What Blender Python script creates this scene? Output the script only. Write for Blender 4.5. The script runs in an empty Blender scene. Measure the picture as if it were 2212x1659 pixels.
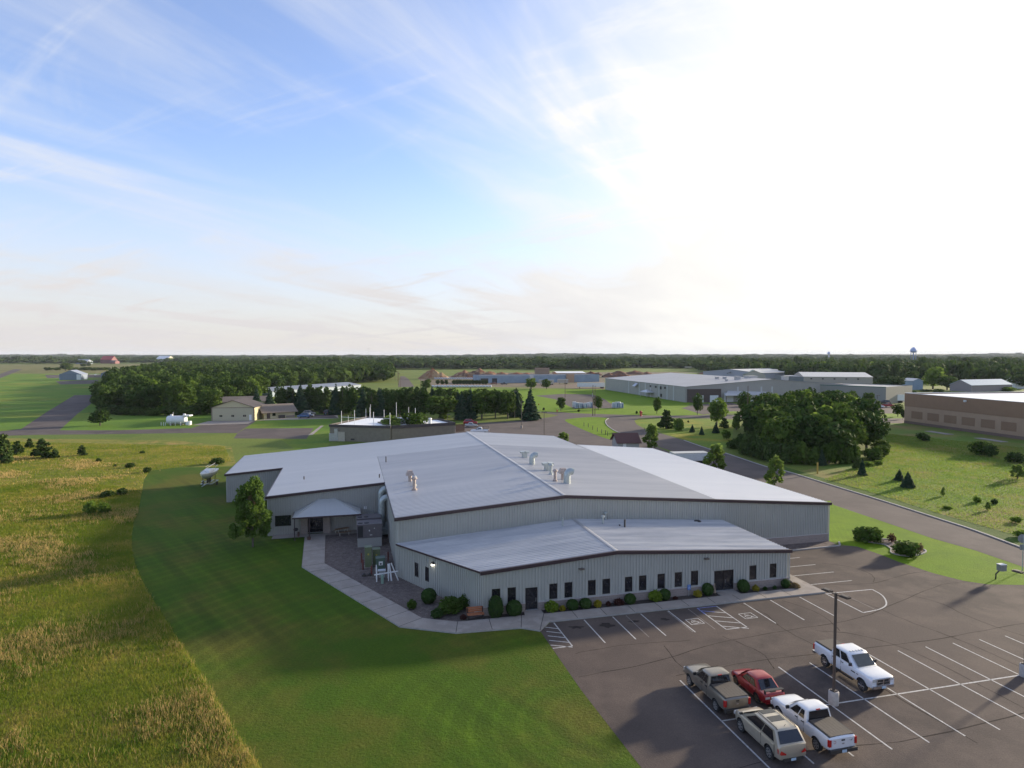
import bpy, bmesh, math, random
import numpy as np
from mathutils import Vector, Matrix
random.seed(7); RNG = np.random.default_rng(7)
S = bpy.context.scene; COL = S.collection; R_ = math.radians
# ---------------------------------------------------------------- camera geometry
F, CX, CY, H = 1392., 1106., 829.5, 23.5
PITCH = math.atan((829.5-767)/F); CP, SP = math.cos(PITCH), math.sin(PITCH)
TH = R_(14.2); CT, ST = math.cos(TH), math.sin(TH)
REG = {'R1':(0,742.5,.2551),'R2':(445.5,742.5,.2551),'R3':(831.6,742.5,.2551),'R4':(1247.4,742.5,.2551),'R5':(1647.8,742.5,.2551),
 'S1':(445.5,950.4,.2551),'S2':(772.2,1069.2,.2551),'S3':(1188,1069.2,.2551),'S4':(1647.8,1069.2,.2551),'S5':(1647.8,1277.1,.2551),
 'S6':(1395.9,1336.5,.22826),'S7':(0,1128.6,.32224),'V':(0,0,1)}
def ray(r, x, y):
    o = REG[r]; u, v = (o[0]+o[2]*x-CX)/F, -(o[1]+o[2]*y-CY)/F
    return (u, CP+v*SP, -SP+v*CP)
def at(r, x, y, z=0.):                      # ground point (or point at height z) seen at a place in the survey of the photo
    d = ray(r, x, y); t = (z-H)/d[2]; return Vector((d[0]*t, d[1]*t))
def hgt(r, x, yb, yt):
    p = at(r, x, yb); d = ray(r, x, yt); return H+d[2]*p.y/d[1]
def wid(r, x0, x1, y): return (at(r, x1, y)-at(r, x0, y)).length
def W(a, b): return Vector((a*CT-b*ST, a*ST+b*CT))   # building axes to world
def toab(p): return (p[0]*CT+p[1]*ST, -p[0]*ST+p[1]*CT)
# ---------------------------------------------------------------- materials
MATS = {}
def nd(nt, t, **kw):
    n = nt.nodes.new(t)
    for k, v in kw.items():
        if k in n.inputs: n.inputs[k].default_value = v
        else: setattr(n, k, v)
    return n
def newmat(name):
    m = bpy.data.materials.new(name); m.use_nodes = True; nt = m.node_tree
    return m, nt, nt.nodes['Principled BSDF']
def M(name, col, rough=.6, metal=0., var=.12, sc=3., bump=0., coat=0., emit=None, trans=0., spec=None, bsc=None, world=False, col2=None):
    if name in MATS: return MATS[name]
    m, nt, b = newmat(name); L = nt.links.new
    b.inputs['Roughness'].default_value = rough; b.inputs['Metallic'].default_value = metal
    if coat: b.inputs['Coat Weight'].default_value = coat; b.inputs['Coat Roughness'].default_value = .08
    if spec is not None: b.inputs['Specular IOR Level'].default_value = spec
    if emit: b.inputs['Emission Color'].default_value = (*col, 1); b.inputs['Emission Strength'].default_value = emit
    if world:
        vec = nd(nt, 'ShaderNodeNewGeometry').outputs['Position']
    else:
        vec = nd(nt, 'ShaderNodeTexCoord').outputs['Object']
    n = nd(nt, 'ShaderNodeTexNoise', Scale=sc, Detail=6., Roughness=.6); L(vec, n.inputs['Vector'])
    r = nd(nt, 'ShaderNodeValToRGB'); e = r.color_ramp.elements
    c2 = col2 or tuple(min(1, c*(1+var)) for c in col); c1 = tuple(c*(1-var) for c in col)
    e[0].position = .3; e[1].position = .7; e[0].color = (*c1, 1); e[1].color = (*c2, 1)
    L(n.outputs['Fac'], r.inputs['Fac']); L(r.outputs['Color'], b.inputs['Base Color'])
    if bump:
        n2 = nd(nt, 'ShaderNodeTexNoise', Scale=bsc or sc*8, Detail=4.); L(vec, n2.inputs['Vector'])
        bp = nd(nt, 'ShaderNodeBump', Strength=bump, Distance=.05); L(n2.outputs['Fac'], bp.inputs['Height']); L(bp.outputs['Normal'], b.inputs['Normal'])
    MATS[name] = m; return m
def M_ground(name, cols, scales, rough=.95, bump=.6, bsc=3., stripes=None, fine=.35):
    """Layered world-space noise between four colours (ground covers)."""
    if name in MATS: return MATS[name]
    m, nt, b = newmat(name); L = nt.links.new; b.inputs['Roughness'].default_value = rough; b.inputs['Specular IOR Level'].default_value = .15
    pos = nd(nt, 'ShaderNodeNewGeometry').outputs['Position']
    def noise(s, d=8., ro=.62, stretch=None):
        v = pos
        if stretch:
            mp = nd(nt, 'ShaderNodeMapping'); mp.inputs['Scale'].default_value = stretch; L(pos, mp.inputs['Vector']); v = mp.outputs['Vector']
        n = nd(nt, 'ShaderNodeTexNoise', Scale=s, Detail=d, Roughness=ro); L(v, n.inputs['Vector']); return n.outputs['Fac']
    def ramp(f, lo, hi):
        r = nd(nt, 'ShaderNodeMapRange'); r.inputs['From Min'].default_value = lo; r.inputs['From Max'].default_value = hi; L(f, r.inputs['Value']); return r.outputs['Result']
    cur = None
    for i, c in enumerate(cols):
        if cur is None:
            rg = nd(nt, 'ShaderNodeRGB'); rg.outputs[0].default_value = (*c, 1); cur = rg.outputs[0]; continue
        f = ramp(noise(scales[i-1]), .47, .62)
        mx = nd(nt, 'ShaderNodeMix', data_type='RGBA'); L(f, mx.inputs['Factor']); L(cur, mx.inputs[6]); mx.inputs[7].default_value = (*c, 1); cur = mx.outputs[2]
    # fine value speckle
    fs = ramp(noise(bsc*1.3, 5., .75), .25, .75)
    mr = nd(nt, 'ShaderNodeMapRange'); mr.inputs['To Min'].default_value = 1-fine; mr.inputs['To Max'].default_value = 1+fine; L(fs, mr.inputs['Value'])
    vm = nd(nt, 'ShaderNodeVectorMath', operation='SCALE'); L(cur, vm.inputs[0]); L(mr.outputs['Result'], vm.inputs['Scale']); cur = vm.outputs['Vector']
    if stripes:
        for (ang, sc, amt, ring) in stripes:
            mp = nd(nt, 'ShaderNodeMapping'); mp.inputs['Rotation'].default_value = (0, 0, ang); L(pos, mp.inputs['Vector'])
            if ring: mp.inputs['Location'].default_value = ring
            w = nd(nt, 'ShaderNodeTexWave', wave_type='RINGS' if ring else 'BANDS', Scale=sc, Distortion=2.2, Detail=2.)
            if ring: w.rings_direction = 'Z'
            w.inputs['Detail Scale'].default_value = .3
            L(mp.outputs['Vector'], w.inputs['Vector'])
            gate = ramp(noise(.045, 2.), .42, .6)
            a = nd(nt, 'ShaderNodeMath', operation='MULTIPLY'); L(ramp(w.outputs['Fac'], .55, .95), a.inputs[0]); L(gate, a.inputs[1])
            mr2 = nd(nt, 'ShaderNodeMapRange'); mr2.inputs['To Min'].default_value = 1.; mr2.inputs['To Max'].default_value = 1+amt; L(a.outputs[0], mr2.inputs['Value'])
            vm = nd(nt, 'ShaderNodeVectorMath', operation='SCALE'); L(cur, vm.inputs[0]); L(mr2.outputs['Result'], vm.inputs['Scale']); cur = vm.outputs['Vector']
    L(cur, b.inputs['Base Color'])
    bp = nd(nt, 'ShaderNodeBump', Strength=bump, Distance=.12); L(noise(bsc, 6., .7), bp.inputs['Height']); L(bp.outputs['Normal'], b.inputs['Normal'])
    MATS[name] = m; return m
def M_leaf(name, c1, c2, c3, tr=.3, world_sc=None):
    """Foliage: each leaf clump has its own tint; thin leaves let some light through."""
    if name in MATS: return MATS[name]
    m, nt, b = newmat(name); L = nt.links.new
    geo = nd(nt, 'ShaderNodeNewGeometry'); oi = nd(nt, 'ShaderNodeObjectInfo')
    r = nd(nt, 'ShaderNodeValToRGB'); e = r.color_ramp.elements
    e[0].color = (*c1, 1); e[1].color = (*c3, 1); x = e.new(.5); x.color = (*c2, 1)
    if world_sc:
        n = nd(nt, 'ShaderNodeTexNoise', Scale=world_sc, Detail=6., Roughness=.78); L(geo.outputs['Position'], n.inputs['Vector'])
        ml = nd(nt, 'ShaderNodeMapRange'); ml.inputs['From Min'].default_value = .36; ml.inputs['From Max'].default_value = .66; L(n.outputs['Fac'], ml.inputs['Value'])
        ad = nd(nt, 'ShaderNodeMix', data_type='FLOAT'); ad.inputs['Factor'].default_value = .35; L(ml.outputs['Result'], ad.inputs[2]); L(geo.outputs['Random Per Island'], ad.inputs[3])
        L(ad.outputs[0], r.inputs['Fac'])
    else:
        ad = nd(nt, 'ShaderNodeMix', data_type='FLOAT'); ad.inputs['Factor'].default_value = .45; L(geo.outputs['Random Per Island'], ad.inputs[2]); L(oi.outputs['Random'], ad.inputs[3])
        L(ad.outputs[0], r.inputs['Fac'])
    L(r.outputs['Color'], b.inputs['Base Color']); b.inputs['Roughness'].default_value = .85; b.inputs['Specular IOR Level'].default_value = .06
    t = nd(nt, 'ShaderNodeBsdfTranslucent'); L(r.outputs['Color'], t.inputs['Color'])
    mx = nd(nt, 'ShaderNodeMixShader'); mx.inputs[0].default_value = tr
    L(b.outputs[0], mx.inputs[1]); L(t.outputs[0], mx.inputs[2]); L(mx.outputs[0], nt.nodes['Material Output'].inputs['Surface'])
    MATS[name] = m; return m
# ---------------------------------------------------------------- mesh helpers
class MB:
    def __init__(s): s.v = []; s.f = []
    def add(s, vs, fs):
        o = len(s.v); s.v += [tuple(p) for p in vs]; s.f += [tuple(i+o for i in f) for f in fs]; return s
    def quad(s, *p): return s.add(p, [tuple(range(len(p)))])
    def box(s, x0, x1, y0, y1, z0, z1):
        return s.add([(x0,y0,z0),(x1,y0,z0),(x1,y1,z0),(x0,y1,z0),(x0,y0,z1),(x1,y0,z1),(x1,y1,z1),(x0,y1,z1)],
                     [(3,2,1,0),(4,5,6,7),(0,1,5,4),(1,2,6,5),(2,3,7,6),(3,0,4,7)])
    def beam(s, p0, p1, w, h, up=(0,0,1)):         # rectangular bar, h along 'up'
        p0, p1 = Vector(p0), Vector(p1); d = (p1-p0).normalized(); sd = d.cross(Vector(up))
        if sd.length < 1e-4: sd = d.cross(Vector((1,0,0)))
        sd.normalize(); u = sd.cross(d); a, b = sd*w/2, u*h/2
        vs = [p+q for p in (p0, p1) for q in (-a-b, a-b, a+b, -a+b)]
        return s.add(vs, [(0,1,2,3),(7,6,5,4),(0,4,5,1),(1,5,6,2),(2,6,7,3),(3,7,4,0)])
    def prism(s, poly, z0, z1):
        n = len(poly); vs = [(p[0],p[1],z0) for p in poly]+[(p[0],p[1],z1) for p in poly]
        return s.add(vs, [tuple(range(n))[::-1], tuple(range(n,2*n))]+[(i,(i+1)%n,n+(i+1)%n,n+i) for i in range(n)])
    def tube(s, p0, p1, r0, r1=None, n=8, cap=True):
        r1 = r0 if r1 is None else r1; p0, p1 = Vector(p0), Vector(p1); d = (p1-p0).normalized()
        x = d.cross(Vector((0,0,1)) if abs(d.z) < .95 else Vector((1,0,0))).normalized(); y = d.cross(x)
        vs = []
        for p, r in ((p0, r0), (p1, r1)):
            for i in range(n): t = 2*math.pi*i/n; vs.append(p+x*r*math.cos(t)+y*r*math.sin(t))
        fs = [(i,(i+1)%n,n+(i+1)%n,n+i) for i in range(n)]
        if cap: fs += [tuple(range(n))[::-1], tuple(range(n,2*n))]
        return s.add(vs, fs)
    def path(s, pts, r, n=6):
        for a, b in zip(pts, pts[1:]): s.tube(a, b, r, r, n)
        return s
    def pipe(s, pts, r, n=12):              # one smooth bent pipe
        pts = [Vector(p) for p in pts]; rings = []; x = None
        for i, p in enumerate(pts):
            d = (pts[min(i+1, len(pts)-1)]-pts[max(i-1, 0)]).normalized(); q = Vector((0,1,0)) if abs(d.y) < .9 else Vector((1,0,0)); x = d.cross(q).normalized(); y = d.cross(x)
            rings.append([p+x*r*math.cos(2*math.pi*k/n)+y*r*math.sin(2*math.pi*k/n) for k in range(n)])
        return s.loft(rings)
    def lathe(s, prof, o=(0,0,0), axis='z', n=16):
        vs = []
        for r, z in prof:
            for i in range(n):
                t = 2*math.pi*i/n; c, q = r*math.cos(t), r*math.sin(t)
                vs.append({'z':(o[0]+c,o[1]+q,o[2]+z),'y':(o[0]+q,o[1]+z,o[2]+c),'x':(o[0]+z,o[1]+c,o[2]+q)}[axis])
        k = len(prof)
        fs = [(j*n+i, j*n+(i+1)%n, (j+1)*n+(i+1)%n, (j+1)*n+i) for j in range(k-1) for i in range(n)]
        return s.add(vs, fs+[tuple(range(n))[::-1], tuple(range((k-1)*n, k*n))])
    def loft(s, rings):
        n = len(rings[0]); vs = [p for r in rings for p in r]
        fs = [(j*n+i, j*n+(i+1)%n, (j+1)*n+(i+1)%n, (j+1)*n+i) for j in range(len(rings)-1) for i in range(n)]
        return s.add(vs, fs+[tuple(range(n))[::-1], tuple(range((len(rings)-1)*n, len(rings)*n))])
    def build(s, name, mat, parent=None, smooth=False, loc=None):
        me = bpy.data.meshes.new(name); me.from_pydata(s.v, [], s.f)
        bm = bmesh.new(); bm.from_mesh(me); bmesh.ops.recalc_face_normals(bm, faces=bm.faces) if len(s.f) < 30000 else None; bm.to_mesh(me); bm.free()
        if smooth:
            me.polygons.foreach_set('use_smooth', [True]*len(me.polygons)); me.set_sharp_from_angle(angle=R_(38))
        me.materials.append(mat); return link(name, me, parent, loc)
def link(name, me, parent=None, loc=None):
    o = bpy.data.objects.new(name, me); COL.objects.link(o)
    if parent: o.parent = parent
    if loc is not None: o.location = loc
    return o
def tag(o, label, cat, group=None):
    o['label'] = label; o['category'] = cat
    if group: o['group'] = group
    return o
def thing(name, label, cat, loc=(0,0,0), rz=0, group=None):
    o = bpy.data.objects.new(name, None); COL.objects.link(o); o.empty_display_size = .5
    o.location = (loc[0], loc[1], loc[2] if len(loc) > 2 else 0); o.rotation_euler = (0,0,rz); return tag(o, label, cat, group)
def struct(o, kind='structure'): o['kind'] = kind; return o
def dup(root, loc, rz=None, label=None, group=None, scale=None):
    def cp(o, par):
        c = o.copy(); COL.objects.link(c); c.parent = par
        for ch in o.children: cp(ch, c)
        return c
    r = cp(root, None); r.location = (loc[0], loc[1], loc[2] if len(loc) > 2 else 0)
    if rz is not None: r.rotation_euler = (0,0,rz)
    if scale is not None: r.scale = scale
    if label: r['label'] = label
    if group: r['group'] = group
    return r
def np_mesh(name, verts, quads, mat):
    me = bpy.data.meshes.new(name); nv, nf, k = len(verts), len(quads), quads.shape[1]
    me.vertices.add(nv); me.vertices.foreach_set('co', verts.astype(np.float32).ravel())
    me.loops.add(nf*k); me.loops.foreach_set('vertex_index', quads.astype(np.int32).ravel())
    me.polygons.add(nf); me.polygons.foreach_set('loop_start', np.arange(0, nf*k, k, dtype=np.int32))
    try: me.polygons.foreach_set('loop_total', np.full(nf, k, dtype=np.int32))
    except Exception: pass
    me.update(calc_edges=True); me.materials.append(mat); return me
def smooth_poly(pts, k=6, closed=True):
    out = []; n = len(pts)
    for i in range(n if closed else n-1):
        p0, p1, p2, p3 = [Vector(pts[(i+j) % n]) if closed else Vector(pts[min(max(i+j, 0), n-1)]) for j in (-1,0,1,2)]
        for q in range(k):
            t = q/k; out.append(.5*((2*p1)+(p2-p0)*t+(2*p0-5*p1+4*p2-p3)*t*t+(3*p1-p0-3*p2+p3)*t**3))
    if not closed: out.append(Vector(pts[-1]))
    return out
def sheet(name, pts, z, mat, kind='structure'):
    pts = [Vector(p[:2]) for p in pts]
    ar = sum(a.x*b.y-b.x*a.y for a, b in zip(pts, pts[1:]+pts[:1]))
    if ar < 0: pts = pts[::-1]
    from mathutils.geometry import tessellate_polygon
    tris = tessellate_polygon([[Vector((p.x, p.y, 0)) for p in pts]])
    me = bpy.data.meshes.new(name); me.from_pydata([(p.x, p.y, z) for p in pts], [], [tuple(t) for t in tris])
    bm = bmesh.new(); bm.from_mesh(me); bmesh.ops.recalc_face_normals(bm, faces=bm.faces)
    for f in bm.faces:
        if f.normal.z < 0: f.normal_flip()
    bm.to_mesh(me); bm.free(); me.materials.append(mat)
    return struct(link(name, me), kind)
def in_poly(P, poly):
    x, y = P[:,0], P[:,1]; c = np.zeros(len(P), bool); n = len(poly)
    for i in range(n):
        x0, y0, x1, y1 = poly[i][0], poly[i][1], poly[i-1][0], poly[i-1][1]
        if y0 == y1: continue
        c ^= ((y0 > y) != (y1 > y)) & (x < (x1-x0)*(y-y0)/(y1-y0)+x0)
    return c
# ================================================================ ground, lawns, roads
ground_m = M_ground('ground_grass', [(.12,.165,.03),(.18,.17,.042),(.09,.145,.022),(.15,.185,.03)], [.03,.06,.02], bsc=1.2, bump=.8)
meadow_m = M_ground('meadow_soil', [(.18,.19,.028),(.33,.225,.07),(.10,.15,.018),(.23,.21,.04)], [.16,.42,.11], bsc=2.2, bump=1., fine=.5)
lawn_m = M_ground('mown_lawn', [(.047,.092,.004),(.060,.104,.005),(.092,.096,.012)], [.12,.07], bsc=4., bump=.7, fine=.38,
   stripes=[(R_(-42),.23,.13,None),(R_(-37),.09,-.17,None),(0,.20,.20,(-6,-40,0))])
bright_m = M_ground('roadside_lawn', [(.125,.215,.004),(.15,.235,.006),(.11,.19,.005)], [.12,.3], bsc=4., bump=.6, fine=.3, stripes=[(R_(20),.5,.16,None)])
field_m = M_ground('airfield_grass', [(.115,.20,.018),(.20,.21,.026),(.09,.17,.018)], [.02,.05], bsc=.8, bump=.6)
yellow_m = M_ground('dry_field', [(.16,.155,.05),(.11,.13,.035),(.20,.17,.06)], [.012,.03], bsc=.4, bump=.5)
asphalt_m = M_ground('lot_asphalt', [(.098,.077,.066),(.074,.059,.052),(.122,.095,.079)], [.07,.2], rough=.9, bsc=9., bump=.25, fine=.28)
road_m = M_ground('road_asphalt', [(.118,.098,.089),(.10,.084,.077),(.135,.112,.10)], [.06,.2], rough=.92, bsc=8., bump=.2, fine=.16)
taxi_m = M_ground('taxiway_asphalt', [(.108,.088,.08),(.085,.07,.065),(.13,.108,.096)], [.05,.15], rough=.92, bsc=4., bump=.2, fine=.18)
conc_m = M_ground('walk_concrete', [(.315,.275,.238),(.275,.242,.21),(.35,.31,.27)], [.25,.8], rough=.9, bsc=10., bump=.2, fine=.12)
gravel_m = M_ground('river_gravel', [(.155,.125,.11),(.125,.10,.09),(.20,.163,.143)], [.8,2.], rough=.95, bsc=9., bump=1., fine=.7)
mulch_m = M_ground('dark_mulch', [(.085,.07,.06),(.11,.09,.078)], [1.], rough=.95, bsc=14., bump=1., fine=.6)
dirt_m = M_ground('yard_dirt', [(.20,.15,.11),(.15,.115,.08),(.13,.13,.06)], [.02,.05], bsc=.6, bump=.6)
paint_m = M('marking_paint', (.43,.42,.40), .8, sc=5, var=.32, world=True)
curb_m = M('curb_concrete', (.33,.31,.29), .85, sc=2, var=.15, world=True)
crack_m = M('tar_crack', (.046,.037,.032), .95, spec=.05, world=True)

g = MB(); Rg = 14000
g.quad((-Rg,-60,0),(Rg,-60,0),(Rg,16000,0),(-Rg,16000,0)); struct(g.build('ground', ground_m))

edgeL = [('S7',1800,1760),('S7',1750,1646),('S7',1600,1440),('S7',1480,1240),('S7',1390,1075),('S7',1290,930),('S7',1190,780),('S7',1090,620),('S7',1000,480),('S7',940,370),('S7',905,280),('S7',882,160),('S7',882,90),('S7',895,0),('R1',1165,1440),('R1',1185,1330),('R1',1205,1240),('R1',1220,1150),('R1',1270,1075)]
edgeL = [at(*p) for p in edgeL]
lawn = edgeL + [at('R1',1500,1048), at('R1',2000,1040), W(0,135), W(0,100), W(-4,86.4), W(2,60), W(9,53.2), W(14.6,53.2), W(15.6,51.5), W(15.55,41.7), W(15.9,32.8), W(16.2,24), W(10,22)]
sheet('lawn', lawn, .012, lawn_m)
# long meadow left of the mown edge
mead = edgeL + [at('R1',2000,1030), at('R1',1960,870), at('R1',1500,820), at('R1',0,800), at('R1',-500,790), at('S7',-700,900), at('S7',-300,1900)]
sheet('meadow', mead, .006, meadow_m)
# airfield
sheet('airfield_grass', [at('R1',-900,775), at('R1',2300,757), at('R2',900,1000), at('R2',1060,830), at('R2',1060,640), at('R1',1700,580), at('R1',830,480), at('R1',830,300), at('R1',500,250), at('R1',150,212), at('R1',-900,260)], .004, field_m)
sheet('dry_field', [at('R1',-1200,228), at('R1',300,255), at('R1',1250,247), at('R1',1600,165), at('R1',600,174), at('R1',-1200,180)], .006, yellow_m)
sheet('taxiway', smooth_poly([at('R1',-300,790), at('R1',-60,745), at('R1',60,737), at('R1',180,722), at('R1',400,575), at('R1',630,436), at('R1',835,432), at('R1',830,465), at('R1',660,590), at('R1',505,733)], 1)
  + [at('R1',1000,733), at('R1',1620,715), at('R1',1700,690), at('R2',410,655), at('R2',430,652), at('R2',330,712), at('R2',262,757), at('R1',1600,757), at('R1',700,768), at('R1',300,772)], .010, taxi_m)
sheet('runway', [at('R1',-700,420), at('R1',0,292), at('R1',190,217), at('R1',120,215), at('R1',0,255), at('R1',-700,360)], .010, taxi_m)
sheet('old_apron', [at('R2',330,718), at('R2',910,714), at('R2',850,806), at('R2',232,802), at('R2',265,757)], .012, taxi_m)
sheet('hangar_apron', [at('R1',380,264), at('R1',830,262), at('R1',1130,262), at('R1',1130,280), at('R1',400,292)], .012, taxi_m)
sheet('gravel_apron', [at('R1',470,318), at('R1',830,306), at('R1',840,338), at('R1',510,345)], .012, taxi_m)
sheet('driveway', [at('R2',405,652), at('R2',1120,632), at('R2',1110,600), at('R2',780,625), at('R2',490,640)], .010, conc_m)
sheet('driveway', [at('R2',900,600), at('R2',1080,606), at('R2',1120,632), at('R2',780,630), at('R2',800,600)], .014, taxi_m)
sheet('hangar_pad', [at('R2',-110,690), at('R2',20,655), at('R2',412,651), at('R2',355,678)], .016, conc_m)
sheet('path', [at('R2',862,775), at('R2',900,773), at('R2',995,694), at('R2',970,694)], .016, conc_m)
# neighbouring lot, roads beyond the building
sheet('parking_lot', smooth_poly([at('R3',560,700), at('R3',800,672), at('R3',1160,650), at('R3',1400,622), at('R3',1480,603), at('R3',1560,600), at('R3',2000,612), at('R3',2212,625), at('R4',240,640), at('R4',240,690), at('R4',330,760), at('R4',560,830), at('R4',800,925)],1)
   + [W(40,150), W(10,160)], .008, road_m)
isl = smooth_poly([at('R3',1528,655), at('R3',1600,632), at('R3',1750,622), at('R3',1885,630), at('R3',1868,665), at('R3',1930,728), at('R3',2060,775), at('R3',2040,800), at('R3',1920,812), at('R3',1760,762)], 5)
sheet('grass_island', isl, .016, bright_m)
sheet('road', smooth_poly([at('R4',2212,1265), at('R5',2212,1735), at('R5',1800,1585), at('R5',1500,1487), at('R5',1000,1327), at('R5',520,1180), at('R5',200,1082), at('R4',1590,1040), at('R4',1245,925), at('R4',1100,888), at('R4',900,818), at('R4',700,758), at('R4',580,728), at('R4',500,684), at('R4',482,652), at('R4',515,634),
   at('R4',240,632), at('R4',238,660), at('R4',255,700), at('R4',330,752), at('R4',460,800), at('R4',850,925), W(66,128), W(72,105), at('R5',580,1362), at('R5',1000,1500), at('R5',1450,1653), at('S4',1800,470), at('S4',2212,612), at('S4',2700,770), at('S4',2700,560)][1:], 1), .012, road_m)
sheet('cross_road', [at('R3',1270,574), at('R3',1500,580), at('R4',0,590), at('R4',400,604), at('R4',700,610), at('R4',1060,606), at('R4',1130,600), at('R4',1500,604), at('R5',900,600), at('R5',1190,600), at('R5',1250,640), at('R5',1180,672), at('R5',850,676), at('R4',1500,640), at('R4',1100,632), at('R4',650,628), at('R4',240,640), at('R3',1880,632), at('R3',1560,612), at('R3',1470,606)], .010, road_m)
sheet('yard_paving', [at('R4',880,545), at('R4',1000,515), at('R4',1300,500), at('R4',1470,540), at('R5',800,520), at('R5',1120,520), at('R5',1180,545), at('R5',1180,590), at('R5',840,590), at('R4',1250,575), at('R4',1060,600)], .010, taxi_m)
sheet('grass_island', [at('R4',1270,585), at('R4',1300,573), at('R4',1460,575), at('R4',1470,600)], .016, bright_m)
sheet('grass_verge', [at('R5',790,575), at('R5',840,570), at('R5',835,600), at('R5',1190,590), at('R5',1190,632), at('R5',870,632), at('R5',800,605)], .016, bright_m)
sheet('gravel_yard', [at('R3',1270,440), at('R3',1500,425), at('R3',1760,430), at('R3',1860,470), at('R3',1900,500), at('R3',2020,545), at('R3',1600,550), at('R3',1440,470)], .010, taxi_m)
sheet('grass_field', [at('R3',880,560), at('R3',1270,574), at('R4',0,588), at('R4',700,608), at('R4',1060,603), at('R4',900,548), at('R4',960,500), at('R4',230,385), at('R3',1640,385), at('R3',1140,385), at('R3',600,380), at('R3',400,375), at('R3',400,560)], .004, bright_m)
sheet('dirt_yard', [at('R3',280,300), at('R3',540,290), at('R3',1200,300), at('R3',1860,290), at('R3',1860,385), at('R3',1150,370), at('R3',900,365), at('R3',400,360)], .008, dirt_m)
sheet('dirt_yard', [at('R3',260,290), at('R3',1000,245), at('R3',2212,240), at('R4',1200,240), at('R4',700,250), at('R3',2212,300), at('R3',700,330)], .006, dirt_m)
sheet('far_road', [at('R3',110,365), at('R3',250,365), at('R3',200,300), at('R3',165,275), at('R3',130,275), at('R3',125,300)], .010, road_m)
# near lot
lot = [W(15.55,51.6), W(16.9,53.1), W(45.3,53.1), W(44.0,60), W(44,67.2)] + [at('S4',690,430)] + [at('S4',a,b) for a, b in [(800,437),(1000,505),(1150,566),(1450,663),(1700,726),(1900,756),(2212,762),(2700,700)]] + [W(110,45), W(110,8), W(16.6,8), W(15.9,32.8), W(15.55,41.7)]
sheet('parking_lot', lot, .016, asphalt_m)
strip = [at('S4',570,50), at('S4',600,85)] + [at('R5',1000,1502), at('R5',1450,1655), at('S4',1800,472), at('S4',2212,614), at('S4',2700,775), at('S4',2700,790)] + [at('S4',a,b) for a, b in [(2700,700),(2212,764),(1900,758),(1700,728),(1450,665),(1150,568),(1000,507),(800,439),(690,425)]] + [at('S4',640,400), W(58.5,67.9), W(58.5,90)]
sheet('lawn', strip, .020, bright_m)
sheet('meadow', [at('R5',1030,940), at('R5',870,660), at('R5',1190,680), at('R5',2500,830), at('R5',2700,1500), at('R5',2212,1745), at('R5',1800,1600), at('R5',1500,1510), at('R5',1000,1350), at('R5',520,1200), at('R5',200,1100)], .004,
  M_ground('rough_meadow', [(.13,.20,.03),(.17,.20,.045),(.10,.17,.025),(.21,.17,.055)], [.05,.09,.06], bsc=2., bump=1.), )
sheet('meadow', [at('R4',480,648), at('R4',520,640), at('R4',700,638), at('R4',1330,645), at('R4',1300,880), at('R4',1120,880), at('R4',900,810), at('R4',700,750), at('R4',590,720), at('R4',505,680)], .006,
  M_ground('yellow_meadow', [(.15,.21,.02),(.25,.225,.022),(.12,.19,.02)], [.07,.11], bsc=1., bump=.8))
# ditch line of darker grass along the far road edge
sheet('grass_verge', [at('R5',a,b) for a, b in [(2212,1745),(1800,1595),(1500,1497),(1000,1337),(520,1190),(200,1092),(180,1040),(520,1140),(1000,1280),(1500,1440),(1800,1525),(2212,1640)]], .008,
  M_ground('verge_grass', [(.06,.105,.015),(.075,.12,.02)], [.2], bsc=3., bump=1.))
# ---- sidewalk slab with joints
walk = [W(-5.75,87.2), W(-5.75,85.9), W(-5.3,73.9), W(4.0,55.3), W(8.5,52.85), W(14.1,52.5), W(15.5,51.55), W(16.85,53.15), W(45.4,53.15), W(45.4,59.0), W(44.2,57.2), W(43.9,54.8), W(37.0,54.75), W(37.0,56), W(34.9,56), W(34.9,54.75), W(16.85,54.85), W(16.85,56), W(15.3,56), W(15.1,54.95), W(9.0,55.0), W(6.05,56.6), W(-2.9,74.4), W(-3.2,86.2), W(-3.2,87.2)]
sheet('sidewalk', walk, .14, conc_m)
sk = MB(); n = len(walk)
for i in range(n):
    p, q = walk[i], walk[(i+1) % n]; sk.quad((p.x,p.y,0),(q.x,q.y,0),(q.x,q.y,.139),(p.x,p.y,.139))
struct(sk.build('curb', curb_m))
jt = MB()
def strip_line(mb, p, q, w, z):
    p, q = Vector(p[:2]), Vector(q[:2]); d = (q-p).normalized(); nn = Vector((-d.y, d.x))*w/2
    mb.quad((*(p-nn),z),(*(q-nn),z),(*(q+nn),z),(*(p+nn),z))
for a in np.arange(19.5, 44, 2.75): strip_line(jt, W(a,53.2), W(a,54.75), .05, .144)
for (p, q) in [((4,55.3),(6.05,56.6)),((8.5,52.85),(9,55)),((11.6,52.7),(11.8,55)),((14.1,52.5),(14.8,55)),((15.5,51.55),(16.85,54.85)),((-5.3,73.9),(-2.9,74.4)),((-5.5,79.5),(-3.1,79.8))]: strip_line(jt, W(*p), W(*q), .05, .144)
for k in range(1, 9):
    t = k/9; strip_line(jt, W(-5.3+9.3*t, 73.9-18.6*t), W(-2.9+8.95*t, 74.4-17.8*t), .05, .144)
struct(jt.build('sidewalk_joint', crack_m))
sheet('patio', [W(-9.8,87.9), W(-9.8,86.1), W(-5.75,86.1), W(-5.75,87.9)], .10, conc_m)
sheet('patio', [W(-3.2,87.9), W(-3.2,86.2), W(1.5,86.2), W(1.5,87.9)], .10, conc_m)
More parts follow.
